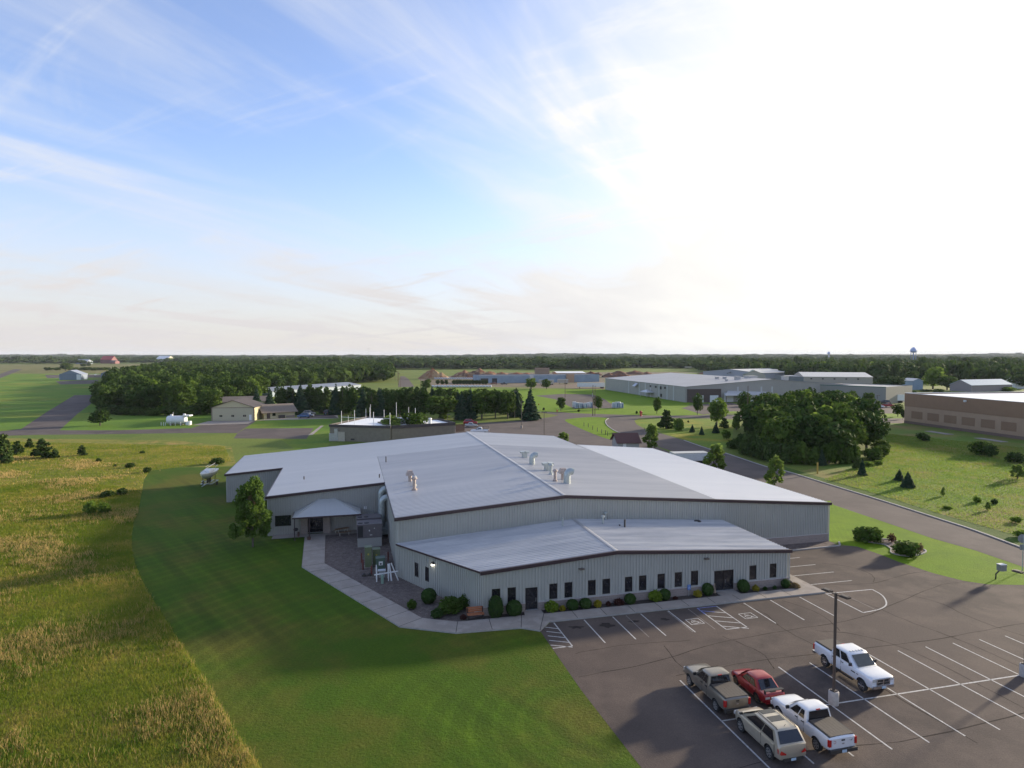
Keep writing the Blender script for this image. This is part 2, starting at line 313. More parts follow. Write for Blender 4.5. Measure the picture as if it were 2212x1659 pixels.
sheet('gravel_bed', [W(-3.2,86.2), W(-2.9,74.4), W(6.05,56.6), W(9,55), W(12,55), W(12.4,57.2), W(5,68.3), W(4.8,88), W(-3.2,88)], .03, gravel_m)
sheet('planting_bed', [W(9,55), W(15.1,54.95), W(15.3,56), W(11.5,56.1)], .036, mulch_m)
sheet('planting_bed', [W(16.85,54.85), W(34.9,54.75), W(34.9,56), W(16.85,56)], .036, mulch_m)
sheet('planting_bed', [W(37,54.75), W(43.9,54.8), W(44.2,57), W(43.2,57.5), W(37,56)], .036, mulch_m)
sheet('planting_bed', [W(44,65.6), W(58.2,66.2), W(58.6,68.2), W(44,68.2)], .036, gravel_m)
isl2 = smooth_poly([at('S4',a,b) for a, b in [(785,375),(850,395),(950,410),(1030,425),(1085,460),(1085,490),(1150,512),(1250,522),(1340,505),(1382,480),(1345,460),(1250,440),(1150,400),(1060,380),(950,372)]], 4)
sheet('planting_bed', isl2, .05, gravel_m)
cb = MB()
for i in range(len(isl2)):
    p, q = isl2[i], isl2[(i+1) % len(isl2)]; cb.beam((p.x,p.y,.06),(q.x,q.y,.06),.16,.12)
for p, q in [((43.4,65.5),(58.4,66.1)),((58.4,66.1),(59.4,67.4))]:
    a, b = W(*p), W(*q); cb.beam((a.x,a.y,.07),(b.x,b.y,.07),.2,.14)
for ed in ([('R5',520,1180),('R5',200,1082),('R4',1590,1040),('R4',1245,925),('R4',1100,888),('R4',900,818)],[('R4',262,632),('R4',238,655),('R4',255,695),('R4',330,745),('R4',430,775)],[('R5',2300,1770),('R5',1800,1585),('R5',1500,1487),('R5',1000,1327),('R5',520,1180)]):
    pp = smooth_poly([at(*q) for q in ed], 4, False)
    for a, b in zip(pp, pp[1:]): cb.beam((a.x,a.y,.06),(b.x,b.y,.06),.3,.12)
struct(cb.build('curb', curb_m))
# ---- painted markings
mk = MB(); Zm = .0205; LW = .11
def ml(a0, b0, a1, b1, w=LW): strip_line(mk, W(a0,b0), W(a1,b1), w, Zm)
for a in (20.0, 22.72, 25.45, 28.2): ml(a, 52.95, a+.05, 48.2)
for a in (36.05, 38.95, 42.2): ml(a, 52.9, a-.02, 48.1)
for a in (31.1, 33.1): ml(a, 52.85, a, 48.05)
ml(31.1,48.05,33.15,48.05); ml(31.1,52.8,33.1,52.8)
for k in range(4): ml(31.1, 52.2-k*1.15, 33.1, 51.2-k*1.15)
ml(17.2,53.0,17.25,48.3); ml(15.6,48.3,17.25,48.3)
for k in range(5): ml(max(15.6,16.2-k*.15), 52.3-k*.85, 17.2, 51.7-k*.9)
for k in range(12):
    a = 22.95+k*2.733; ml(a, 41.2, a, 30.7)
for k in range(12, 22):
    a = 22.95+k*2.733; ml(a, 41.0, a, 30.7)
ml(22.95, 35.85, 80, 35.6, .12)
for b, a0, a1 in ((63.4,44.2,50.5),(60.8,44.2,50.5),(58.2,45.2,50.7),(55.5,45.5,50.6)): ml(a0, b, a1, b)
pp = smooth_poly([(45.25,48.2),(47.4,48.5),(49.0,49.4),(50.3,51.2),(50.65,52.85)], 5, False)
for p, q in zip(pp, pp[1:]): ml(p.x, p.y, q.x, q.y, .13)
ml(45.3,53.0,50.65,52.85,.13); ml(45.3,53.05,45.25,48.2,.13)
def wheelchair(ca, cb_):
    for s, e in (((-.62,-.55),(.62,-.55)),((.62,-.55),(.62,.55)),((.62,.55),(-.62,.55)),((-.62,.55),(-.62,-.55))): ml(ca+s[0], cb_+s[1], ca+e[0], cb_+e[1], .08)
    arc = [(-.05+.3*math.cos(t), -.12+.27*math.sin(t)) for t in np.linspace(2.3, 5.9, 9)]
    for s, e in zip(arc, arc[1:]): ml(ca+s[0], cb_+s[1], ca+e[0], cb_+e[1], .08)
    for s, e in (((-.14,.40),(-.12,.27)),((-.12,.25),(-.08,-.05)),((-.08,-.02),(.2,-.02)),((.2,-.02),(.32,-.32)),((.32,-.32),(.45,-.28)),((-.1,.14),(.14,.14))): ml(ca+s[0], cb_+s[1], ca+e[0], cb_+e[1], .08)
wheelchair(29.35, 50.2); wheelchair(34.65, 50.15)
struct(mk.build('parking_markings', paint_m))
old = MB()
bm_ = MB()
for q in ((31.1,52.8,33.1,52.8),(31.1,52.2,32.2,51.65),(31.1,52.85,31.1,51.4)): strip_line(bm_, W(q[0],q[1]), W(q[2],q[3]), .12, Zm+.004)
struct(bm_.build('parking_markings', M('blue_marking_paint', (.16,.20,.42), .8, sc=5, var=.3, world=True)))
for a in (28.05, 30.2, 24.0, 46.9): strip_line(old, W(a,52.9), W(a,48.3), .08, Zm)
struct(old.build('worn_markings', M('worn_paint', (.19,.165,.15), .8, sc=9, var=.5, world=True)))
# ---- cracks in the asphalt
ck = MB()
def crack(pts, w=.075):
    pp = smooth_poly([W(*p) for p in pts], 5, False)
    pp = [p+Vector((random.uniform(-.07,.07), random.uniform(-.07,.07))) for p in pp]
    for p, q in zip(pp, pp[1:]): strip_line(ck, p, q, w*random.uniform(.6,1.4), .0185)
crack([(35.5,53),(36.5,50.4),(35.9,47),(36.4,43),(36.2,38),(36.6,30)]); crack([(45.6,52.5),(47.2,49.6),(47.6,46),(48.6,41.5),(48.9,36),(49.4,28)])
crack([(16,43.5),(22,44.1),(29,45.9),(36,46.6),(44,47.3),(52,50),(60,52.4),(66,51)]); crack([(23,41.9),(30,42.4),(38,42.2),(46,42.1),(54,42.6),(64,43)])
crack([(17,47),(21,47.4),(27,46.9)]); crack([(38.3,46),(41,44.6),(43,41),(43.4,34),(43.1,28)]); crack([(52,51.7),(54,48.6),(53.8,44),(55.5,37)])
crack([(47,55.2),(52,54.3),(58,55.7),(63,56)]); crack([(51.6,61),(53.8,59),(54,56.4),(52.4,54.6)]); crack([(24.4,46.5),(24.1,43),(24.7,38)]); crack([(18,31),(26,31.8),(34,31.2),(45,32)])
crack([(40,52.5),(41.2,49),(40.4,45.5)], .07); crack([(30,47),(31.3,43.6),(30.6,41)], .07)
struct(ck.build('asphalt_crack', crack_m))
st = MB()
for (a, b, r) in ((18.8,51.6,.55),(21.5,51.4,.7),(24.2,51.5,.45),(27,51.3,.4)):
    c = W(a,b); st.quad(*[(c.x+r*(1+.25*math.sin(3*t+a)+.2*math.sin(7*t))*math.cos(t), c.y+.6*r*(1+.3*math.cos(2*t+a)+.2*math.sin(5*t+a))*math.sin(t), .0178) for t in np.linspace(0,2*math.pi,41)[:-1]])
struct(st.build('oil_stain', M('oil_stain', (.045,.036,.031), .9, spec=.1, world=True)))
# ================================================================ the metal office and workshop building
def M_metal_roof(name, c, dark, rough=.42, sc=.25, met=.25):
    m, nt, b = newmat(name); L = nt.links.new
    vec = nd(nt, 'ShaderNodeTexCoord').outputs['Object']
    mp = nd(nt, 'ShaderNodeMapping'); mp.inputs['Scale'].default_value = (.16, 1.3, 1); L(vec, mp.inputs['Vector'])
    n = nd(nt, 'ShaderNodeTexNoise', Scale=sc, Detail=9., Roughness=.68); L(mp.outputs['Vector'], n.inputs['Vector'])
    r = nd(nt, 'ShaderNodeValToRGB'); e = r.color_ramp.elements; e[0].position = .33; e[1].position = .66; e[0].color = (*dark, 1); e[1].color = (*c, 1)
    L(n.outputs['Fac'], r.inputs['Fac']); L(r.outputs['Color'], b.inputs['Base Color'])
    rr = nd(nt, 'ShaderNodeMapRange'); rr.inputs['To Min'].default_value = rough-.08; rr.inputs['To Max'].default_value = rough+.12; L(n.outputs['Fac'], rr.inputs['Value']); L(rr.outputs['Result'], b.inputs['Roughness'])
    b.inputs['Metallic'].default_value = met; MATS[name] = m; return m
roof_main = M_metal_roof('roof_galvanised', (.49,.48,.47), (.37,.37,.375))
roof_light = M_metal_roof('roof_pale', (.55,.545,.535), (.47,.47,.465), met=.1)
roof_white = M_metal_roof('roof_white', (.70,.695,.68), (.64,.64,.63), met=.0)
roof_low = M_metal_roof('roof_office', (.56,.55,.535), (.34,.345,.36), sc=.6, met=.15)
wall_m = M('wall_panel', (.41,.412,.375), .5, .05, var=.05, sc=.6)
wall_grey = M('wall_panel_grey', (.36,.355,.33), .5, .05, var=.05, sc=.6)
trim_m = M('maroon_trim', (.045,.026,.03), .45)
glass_m = M('dark_glass', (.018,.018,.021), .06, var=.2, spec=.7)
bronze_m = M('bronze_frame', (.028,.022,.02), .4)
alum_m = M('mill_aluminium', (.42,.43,.44), .35, .6)
galv_m = M('galvanised_vent', (.40,.44,.43), .4, .35, var=.18, sc=4)
rust_m = M('brown_vent', (.40,.33,.29), .55, .2, var=.3, sc=5)
white_m = M('white_paint', (.72,.72,.70), .5, var=.06)
black_m = M('black_plastic', (.02,.02,.021), .5)
dark_m = M('dark_steel', (.045,.042,.04), .5, .2)
def M_brick(name, c1, c2, mortar, sc=1.):
    m, nt, b = newmat(name); L = nt.links.new
    tc = nd(nt, 'ShaderNodeTexCoord').outputs['Object']; sx = nd(nt, 'ShaderNodeSeparateXYZ'); L(tc, sx.inputs[0])
    ad = nd(nt, 'ShaderNodeMath', operation='ADD'); L(sx.outputs[0], ad.inputs[0]); L(sx.outputs[1], ad.inputs[1])
    cb = nd(nt, 'ShaderNodeCombineXYZ'); L(ad.outputs[0], cb.inputs[0]); L(sx.outputs[2], cb.inputs[1])
    br = nd(nt, 'ShaderNodeTexBrick', Scale=sc); br.inputs['Color1'].default_value = (*c1, 1); br.inputs['Color2'].default_value = (*c2, 1); br.inputs['Mortar'].default_value = (*mortar, 1)
    br.inputs['Brick Width'].default_value = .4; br.inputs['Row Height'].default_value = .2; br.inputs['Mortar Size'].default_value = .012
    L(cb.outputs[0], br.inputs['Vector']); L(br.outputs['Color'], b.inputs['Base Color']); b.inputs['Roughness'].default_value = .9; MATS[name] = m; return m
brick_m = M_brick('split_block', (.29,.235,.205), (.24,.195,.175), (.33,.29,.265))
concb_m = M('precast_cap', (.42,.39,.37), .8)

def wall(mb, p0, p1, zt, ops=(), rib=.305, zb=0., brk=(), rw=.12, rd=.10, depth=.12):
    p0, p1 = Vector(p0), Vector(p1); Ln = (p1-p0).length; d = (p1-p0)/Ln; n = Vector((d.y, -d.x))
    def P(s, z, o=0.): q = p0+d*s+n*o; return (q.x, q.y, z)
    cuts = sorted({0., Ln, *[x for o in ops for x in o[:2]], *brk})
    for s0, s1 in zip(cuts, cuts[1:]):
        mid = (s0+s1)/2; seg = sorted([(o[2], o[3]) for o in ops if o[0] <= mid <= o[1]]); z = zb
        for a, b in seg:
            if a > z+.001: mb.quad(P(s0,z), P(s1,z), P(s1,a), P(s0,a))
            z = b
        mb.quad(P(s0,z), P(s1,z), P(s1,zt(s1)), P(s0,zt(s0)))
    for (a, b, z0, z1) in [o[:4] for o in ops]:
        for q in (((a,z0),(a,z1)),((b,z0),(b,z1)),((a,z0),(b,z0)),((a,z1),(b,z1))):
            mb.quad(P(*q[0]), P(*q[1]), P(*q[1],-depth), P(*q[0],-depth))
    if rib:
        for k in range(int(Ln/rib)+1):
            s = min(Ln-.05, .06+k*rib); segs = [(zb, zt(s))]
            for o in ops:
                if o[0]-.08 < s < o[1]+.08:
                    segs = [x for (u, v) in segs for x in ((u, min(v, o[2]-.06)), (max(u, o[3]+.06), v)) if x[1]-x[0] > .1]
            for u, v in segs:
                w = rw/2; a = [(s-w,0),(s-w*.7,rd),(s+w*.7,rd),(s+w,0)]
                for e, f in zip(a, a[1:]): mb.quad(P(e[0],u,e[1]), P(f[0],u,f[1]), P(f[0],v,f[1]), P(e[0],v,e[1]))
    return P
def slope(mb, aR, zR, k, aE, b0, b1, rib=.61, th=.1, rh=.035, rw=.08):
    """One roof plane falling k per metre from the ridge line a=aR to the eave a=aE(b); standing ribs run down the fall."""
    E = aE if callable(aE) else (lambda b: aE)
    zf = lambda a: zR-k*abs(a-aR)
    mb.quad((aR,b0,zR),(aR,b1,zR),(E(b1),b1,zf(E(b1))),(E(b0),b0,zf(E(b0))))
    mb.quad((aR,b0,zR-th),(E(b0),b0,zf(E(b0))-th),(E(b1),b1,zf(E(b1))-th),(aR,b1,zR-th))
    for b in (b0, b1): mb.quad((aR,b,zR),(E(b),b,zf(E(b))),(E(b),b,zf(E(b))-th),(aR,b,zR-th))
    mb.quad((E(b0),b0,zf(E(b0))),(E(b1),b1,zf(E(b1))),(E(b1),b1,zf(E(b1))-th),(E(b0),b0,zf(E(b0))-th))
    n = int((b1-b0)/rib)
    for i in range(n+1):
        b = b0+.05+i*(b1-b0-.1)/n; e = E(b)+(.03 if E(b) > aR else -.03); w = rw/2
        pr = [(b-w,0),(b-w*.45,rh),(b+w*.45,rh),(b+w,0)]
        for p, q in zip(pr, pr[1:]): mb.quad((aR,p[0],zR+p[1]),(aR,q[0],zR+q[1]),(e,q[0],zf(e)+q[1]),(e,p[0],zf(e)+p[1]))
        mb.quad(*[(e,p[0],zf(e)+p[1]) for p in pr])
BLD = thing('office_building', 'long low grey metal office and workshop building with maroon trim', 'building', (0,0,0), TH)
kL, kR, aR, zR = .075, .08, 23.4, 7.7
zM = lambda a: zR-(kL*(aR-a) if a < aR else kR*(a-aR))
mb = MB()
wall(mb, (4.8,68.3), (42.6,68.3), lambda s: zM(4.8+s)-.05, brk=(18.6,)); wall(mb, (42.6,68.3), (58.4,68.3), lambda s: zM(42.6+s)-.05, rib=.25)
wall(mb, (4.8,88), (4.8,68.3), lambda s: 6.25); wall(mb, (58.4,68.3), (58.4,117), lambda s: 4.85)
wall(mb, (58.4,117), (42.2,117), lambda s: zM(58.4-s)-.05, rib=0); wall(mb, (42.2,117), (42.2,130.8), lambda s: 6.1, rib=0)
wall(mb, (42.2,130.8), (23.4,130.8), lambda s: zM(42.2-s)-.06, rib=0); wall(mb, (23.4,130.8), (23.4,129.4), lambda s: 7.6, rib=0); wall(mb, (23.4,129.4), (-19,129.4), lambda s: zM(23.4-s)-.06, rib=0)
mb.build('wall', wall_m, BLD)
mb = MB()
wall(mb, (-10.3,88), (4.8,88), lambda s: zM(-10.3+s)-.05, ops=[(.75,2.75,1.2,2.6),(4.85,6.75,.1,2.75)]); wall(mb, (-10.3,110), (-10.3,88), lambda s: 5.1)
wall(mb, (-19,110), (-10.3,110), lambda s: zM(-19+s)-.05); wall(mb, (-19,129.4), (-19,110), lambda s: 4.45)
wg = mb.build('wall', wall_grey, BLD); wg['label'] = 'greyer wall of the rear wing'
# front office block
zL = lambda a: 4.95-(.07*(24.4-a) if a < 24.4 else .069*(a-24.4))
BF = 56.0
WIN = [12.3,13.75,17.72,19.2,21.52,22.98,25.26,26.72,28.66,30.49,32.25,38.76,41.1]
ops = [(a-11.5, a+.77-11.5, .94, 2.38) for a in WIN]+[(15.42-11.5,16.58-11.5,.06,2.2),(34.8-11.5,36.95-11.5,.06,2.16)]
mb = MB(); wall(mb, (11.5,BF), (43.2,BF), lambda s: zL(11.5+s)-.05, ops=ops, brk=(12.9,))
d0 = Vector((4.8,68.3)); d1 = Vector((11.5,BF)); LL = (d1-d0).length
wall(mb, d0, d1, lambda s: zL(4.8+6.7*s/LL)-.05, ops=[(3.2,3.85,.9,2.35),(5.0,5.65,.9,2.35)])
wall(mb, (43.2,BF), (43.2,68.3), lambda s: zL(43.2)-.05)
mb.build('wall', wall_m, BLD)
def window(par, P, a, b, z0, z1, mul=0, name='window'):
    f = MB(); fw = .05
    for (x0, x1, y0, y1) in ((a,a+fw,z0,z1),(b-fw,b,z0,z1),(a+fw,b-fw,z0,z0+fw),(a+fw,b-fw,z1-fw,z1))+(((( a+b)/2-fw/2,(a+b)/2+fw/2,z0+fw,z1-fw),) if mul else ()):
        q = [P(x0,y0,.02),P(x1,y0,.02),P(x1,y1,.02),P(x0,y1,.02)]; r = [P(x0,y0,-.10),P(x1,y0,-.10),P(x1,y1,-.10),P(x0,y1,-.10)]
        f.add(q+r, [(0,1,2,3),(0,4,5,1),(1,5,6,2),(2,6,7,3),(3,7,4,0)])
    o = f.build(name, bronze_m, par); g_ = MB(); e = fw-.004
    g_.quad(P(a+e,z0+e,-.05), P(b-e,z0+e,-.05), P(b-e,z1-e,-.05), P(a+e,z1-e,-.05)); g_.build('pane', glass_m, o); return o
PF = lambda s, z, o=0.: (11.5+s, BF-o, z)
for k, o in enumerate(ops):
    w = window(BLD, PF, *o, mul=(k == 14), name='window' if k < 13 else 'door')
    if k >= 13:
        h = MB(); s = (o[0]+o[1])/2+(.12 if k == 14 else .42); h.tube(PF(s,.9,.07), PF(s,1.25,.07), .02); h.build('handle', alum_m, w)
        t = MB(); t.box(11.5+o[0], 11.5+o[1], BF-.12, BF+.02, .141, .17); t.build('threshold', alum_m, w)
dn = (d1-d0)/LL; nn = Vector((dn.y, -dn.x))
def PS(s, z, o=0.): q = d0+dn*s+nn*o; return (q.x, q.y, z)
for s in (3.2, 5.0): window(BLD, PS, s, s+.65, .9, 2.35)
PW = lambda s, z, o=0.: (-10.3+s, 88-o, z)
window(BLD, PW, .75, 2.75, 1.2, 2.6)
w = window(BLD, PW, 4.85, 6.75, .1, 2.75, mul=1, name='door'); h = MB(); h.tube(PW(5.9,1.0,.06), PW(5.9,1.4,.06), .02); h.build('handle', alum_m, w)
h = MB(); h.box(-5.45,-3.55,87.86,88.0,.101,.14); h.build('threshold', alum_m, w)
# block wainscot and cap
wc = MB(); cp_ = MB()
for a0, a1 in ((11.45,15.38),(16.62,34.76),(36.99,43.2)):
    wc.box(a0, a1, BF-.14, BF-.001, 0, .80); cp_.box(a0-.01, a1+.01, BF-.17, BF-.001, .802, .87)
wc.box(43.201, 43.34, BF-.14, 68.15, 0, .80); cp_.box(43.201, 43.37, BF-.17, 68.15, .802, .87)
wc.box(43.4, 58.54, 68.16, 68.299, 0, .95); cp_.box(43.4, 58.56, 68.13, 68.299, .952, 1.03); wc.box(58.401, 58.54, 68.301, 116, 0, .95)
wc.build('block_base', brick_m, BLD); cp_.build('base_cap', concb_m, BLD)
# roofs
def roof(mat, fn, label=None):
    r = MB(); fn(r); o = r.build('roof', mat, BLD)
    if label: o['label'] = label
    return o
RF_L = roof(roof_main, lambda m: slope(m, aR, zR, kL, 4.55, 68.1, 110.9))
RF_R = roof(roof_main, lambda m: slope(m, aR, zR, kR, 42.6, 68.1, 110.9))
def back(m):
    slope(m, aR, zR, kL, -19.3, 110.95, 129.7); slope(m, aR, zR, kR, 42.4, 110.95, 131)
    slope(m, 4.5, zM(4.5), kL, -10.55, 87.8, 110.9); slope(m, -10.56, zM(-10.56), kL, -19.3, 109.8, 110.9)
RF_B = roof(roof_light, back, 'paler roof over the rear of the building')
RF_W = roof(roof_white, lambda m: slope(m, 42.65, zM(42.65), kR, 58.65, 68.1, 117.2), 'whitest roof over the right hand addition')
skew = lambda b: 11.5-6.7*(b-BF)/12.3-.2
RF_O = MB(); slope(RF_O, 24.4, 4.95, .07, skew, BF-.2, 68.22, rib=.46, rh=.058, rw=.10); slope(RF_O, 24.4, 4.95, .069, 43.45, BF-.2, 68.22, rib=.46, rh=.058, rw=.10)
RF_O = RF_O.build('roof', roof_low, BLD); RF_O['label'] = 'lower ribbed roof over the front offices'
rc = MB()
for (a, z, b0, b1) in ((23.4,7.7,68.1,110.9),(23.4,7.7,110.95,129.7),(24.4,4.95,BF-.2,68.2)):
    rc.add([(a-.2,b0,z+.05),(a,b0,z+.08),(a+.2,b0,z+.05),(a-.2,b1,z+.05),(a,b1,z+.08),(a+.2,b1,z+.05)], [(0,1,4,3),(1,2,5,4)])
rc.build('ridge_cap', roof_main, BLD)
# maroon rake trim, eave trim, corner trim
tr = MB()
def rake(a0, a1, b, zf, h=.32, o=.13):
    tr.add([(a0,b-o,zf(a0)+.08),(a1,b-o,zf(a1)+.08),(a1,b-o,zf(a1)-h),(a0,b-o,zf(a0)-h),(a0,b+.1,zf(a0)+.08),(a1,b+.1,zf(a1)+.08),(a1,b+.1,zf(a1)-h),(a0,b+.1,zf(a0)-h)],
           [(0,1,2,3),(0,4,5,1),(3,2,6,7),(0,3,7,4),(1,5,6,2)])
rake(4.45,23.4,68.13,zM,.26); rake(23.4,58.75,68.13,zM,.26); rake(11.2,24.4,BF-.13,zL,.24); rake(24.4,43.55,BF-.13,zL,.24)
rake(-10.65,4.55,87.85,zM,.24); rake(-19.4,-10.55,109.85,zM,.24)
tr.beam((-10.62,110,zM(-10.6)-.1),(-10.62,87.8,zM(-10.6)-.1),.1,.22); tr.beam((-19.38,129.7,zM(-19.3)-.1),(-19.38,109.8,zM(-19.3)-.1),.1,.22)
tr.beam((58.72,68.0,4.72),(58.72,117,4.72),.1,.2); tr.beam((43.5,BF-.2,3.5),(43.5,68.2,3.5),.08,.16)
q0, q1 = PS(0,zL(4.8)-.08,.22), PS(LL,zL(11.5)-.08,.22); tr.beam(q0, q1, .08, .16)
tr.beam((4.5,68.1,zM(4.5)-.1),(4.5,87.8,zM(4.5)-.1),.08,.14)
tr.build('rake_trim', trim_m, BLD)
for (a, b, z1, dx, dy) in ((4.7,68.5,6.2,0,0),(11.42,BF-.07,3.9,0,0),(43.3,BF-.1,3.5,0,0),(58.5,68.2,4.7,0,0),(-10.4,87.93,5.0,0,0),(-19.1,109.9,4.4,0,0),(42.6,68.24,6.0,0,0)):
    ds = MB(); ds.box(a-.05, a+.05, b-.05, b+.05, .05, z1); ds.build('downspout', wall_m, BLD)
for b in (72,76.5,81): ds = MB(); ds.box(4.64,4.72,b-.05,b+.05,.05,6.2); ds.build('downspout', wall_m, BLD)
# wall packs
for (a, z) in ((20.85,3.6),(33.85,3.55)):
    l = MB(); l.box(a-.22,a+.22,BF-.32,BF-.03,z-.10,z+.06); l.box(a-.3,a-.22,BF-.25,BF-.03,z-.05,z+.02); l.build('wall_light', M('tarnished_bronze', (.14,.12,.10), .5, .2), BLD)
l = MB(); p, q = PS(6.6,3.1,.03), PS(6.6,3.1,.3); l.beam(p, q, .3, .22); o = l.build('wall_light', dark_m, BLD); o['label'] = 'wall light that is switched on'
l = MB(); p, q = PS(6.6,2.93,.12), PS(6.6,2.93,.36); l.beam(p, q, .2, .14); l.build('lamp', M('lit_lamp', (1,.93,.8), .3, emit=6.), o)
l = MB(); p, q = PS(5.7,3.1,.03), PS(5.7,3.1,.16); l.beam(p, q, .25, .32); l.build('wall_vent', alum_m, BLD)
l = MB(); l.box(1.75,2.1,87.9,87.96,2.85,3.2); l.build('notice_plate', white_m, BLD)
# big round ducts on the workshop side wall
du = MB()
for (b, zt) in ((85.2,4.1),(87.0,4.9)):
    pts = [(3.95,b,.9),(3.95,b,zt)]+[(3.95+.75*(1-math.cos(t)), b, zt+.75*math.sin(t)) for t in np.linspace(.15,1.57,8)]
    du.pipe([tuple(p) for p in pts], .42, 12)
du.box(3.3,4.7,83.6,87.4,.4,1.1); du.build('air_duct', galv_m, BLD, smooth=True)
# entrance canopy
CN = MB(); ze, e0, e1, eb = 2.98, -7.1, 1.3, 84.7
A_, B_, C_, D_ = (e0,eb,ze), (e1,eb,ze), (-2.0,87.95,4.5), (-4.0,87.95,4.5); E_, F_ = (e0,87.95,ze), (e1,87.95,ze)
CN.quad(A_,B_,C_,D_); CN.quad(A_,D_,E_); CN.quad(B_,F_,C_); CN.quad((e0,eb,ze-.14),(e1,eb,ze-.14),(e1,87.95,ze-.14),(e0,87.95,ze-.14))
for k in range(14):                                       # panel ribs
    x = e0+.3+k*.6; t = min(1, (x-e0)/(D_[0]-e0), (e1-x)/(e1-C_[0]))
    CN.beam((x,eb,ze+.02),(x,eb+(87.95-eb)*t,ze+1.52*t+.02),.06,.05)
for p, q in ((A_,D_),(B_,C_)): CN.beam(Vector(p)+Vector((0,0,.03)), Vector(q)+Vector((0,0,.03)), .16, .07)
cn = CN.build('porch_roof', M_metal_roof('roof_porch', (.46,.47,.46), (.41,.42,.42)), BLD)
f = MB(); f.box(e0-.05,e1+.05,eb-.06,eb,ze-.16,ze+.03); f.box(e0-.06,e0,eb,87.95,ze-.16,ze+.03); f.box(e1,e1+.06,eb,87.95,ze-.16,ze+.03); f.build('fascia', trim_m, cn)
for (a, b) in ((-6.9,84.95),(-5.1,84.95),(1.05,84.95)):
    p = MB(); p.box(a-.06,a+.06,b-.06,b+.06,0,ze-.14); p.build('porch_post', trim_m, BLD)
for a0, a1 in ((-6.3,-5.45),(-3.5,-2.6)):
    p = MB(); p.box(a0,a1,87.2,87.95,.1,ze-.14); p.build('brick_pier', brick_m, BLD)
# roof vents (sub-parts of the roof that carries them)
def on(roofo, mb, name, mat): o = mb.build(name, mat, roofo, smooth=True); return o
def gooseneck(a, b, r=.42, h=1.1):
    z = zM(a); m = MB(); pts = [(a,b,z-.05),(a,b,z+h*.75)]+[(a+.55*(1-math.cos(t)), b, z+h*.75+.55*math.sin(t)) for t in np.linspace(.15,2.0,9)]
    m.pipe(pts, r, 12); on(RF_R, m, 'gooseneck_vent', galv_m)
gooseneck(25.9,90.4); gooseneck(26.3,75.9, .44, 1.25)
def gravity(a, b, s=1.):
    z = zM(a); m = MB(); m.box(a-.35*s,a+.35*s,b-.35*s,b+.35*s,z-.05,z+.75*s)
    for q in (-1, 1):
        m.add([(a+q*.05,b-.45*s,z+.98*s),(a+q*.05,b+.45*s,z+.98*s),(a+q*.7*s,b+.45*s,z+.95*s),(a+q*.7*s,b-.45*s,z+.95*s),
               (a+q*.05,b-.45*s,z+.72*s),(a+q*.05,b+.45*s,z+.72*s),(a+q*.6*s,b+.45*s,z+.62*s),(a+q*.6*s,b-.45*s,z+.62*s)],
              [(0,1,2,3),(4,5,6,7),(0,4,7,3),(1,5,6,2),(3,2,6,7),(0,1,5,4)])
    on(RF_R, m, 'roof_vent', galv_m)
gravity(26.6,97.1); gravity(26.7,85.3,1.12)
def capvent(a, b, ro, mat, h=1.15, r=.17):
    z = zM(a); m = MB(); m.lathe([(r*1.7,z-.1),(r*1.7,z+.2),(r,z+.26),(r,z+h),(r*1.15,z+h),(r*1.9,z+h+.08),(r*1.9,z+h+.2),(r*.8,z+h+.36),(.02,z+h+.38)], (a,b,0)); on(ro, m, 'roof_vent', mat)
capvent(26.1,81.9,RF_R,galv_m); capvent(25.1,77.0,RF_R,rust_m,1.2); capvent(7.8,80.9,RF_L,rust_m,1.35,.2); capvent(8.1,83.4,RF_L,galv_m,1.0,.15)
def hood(a, b, ro):
    z = zM(a); m = MB(); m.tube((a,b,z-.05),(a,b,z+.95),.24,n=12)
    m.loft([[(a-.55,b-.5,z+.85),(a+.55,b-.5,z+.85),(a+.55,b+.5,z+.85),(a-.55,b+.5,z+.85)],[(a-.3,b-.28,z+1.5),(a+.3,b-.28,z+1.5),(a+.3,b+.28,z+1.5),(a-.3,b+.28,z+1.5)]]); on(ro, m, 'vent_hood', rust_m)
hood(26.6,78.4,RF_R); hood(7.8,86.7,RF_L)
for (a, b, h) in ((5.6,104.5,.9),(4.0,92.0,.5),(-6.5,97.5,.45)):
    m = MB(); m.tube((a,b,zM(a)-.05),(a,b,zM(a)+h),.08); on(RF_B, m, 'vent_pipe', dark_m)
def low(r, x, y):          # a spot on the low roof seen at a place of the photo
    d = ray(r, x, y); da, db = toab((d[0], d[1])); k, s = (.07, -1)
    t = (4.95+k*s*24.4-H)/(d[2]+k*s*da)
    if da*t > 24.4: k, s = .069, 1; t = (4.95+k*s*24.4-H)/(d[2]+k*s*da)
    return da*t, db*t
for (x, y, h, mt, cap) in ((107,262,.9,galv_m,0),(448,248,.8,galv_m,1),(462,205,.75,galv_m,1),(633,272,.85,dark_m,0),(590,260,.12,dark_m,0)):
    a, b = low('S3', x, y); b = min(b, 68.0); z = zL(a); m = MB()
    m.lathe([(.1,z-.05),(.1,z+h)]+([(.24,z+h),(.24,z+h+.15),(.03,z+h+.22)] if cap else []), (a,b,0), n=10); on(RF_O, m, 'vent_pipe', mt)
cv = MB(); a, b = low('S3', 1225, 212); cv.lathe([(.5,0),(.3,.12),(.05,.14)], (a,67.6,zL(a)), n=12); on(RF_O, cv, 'roof_vent', dark_m)
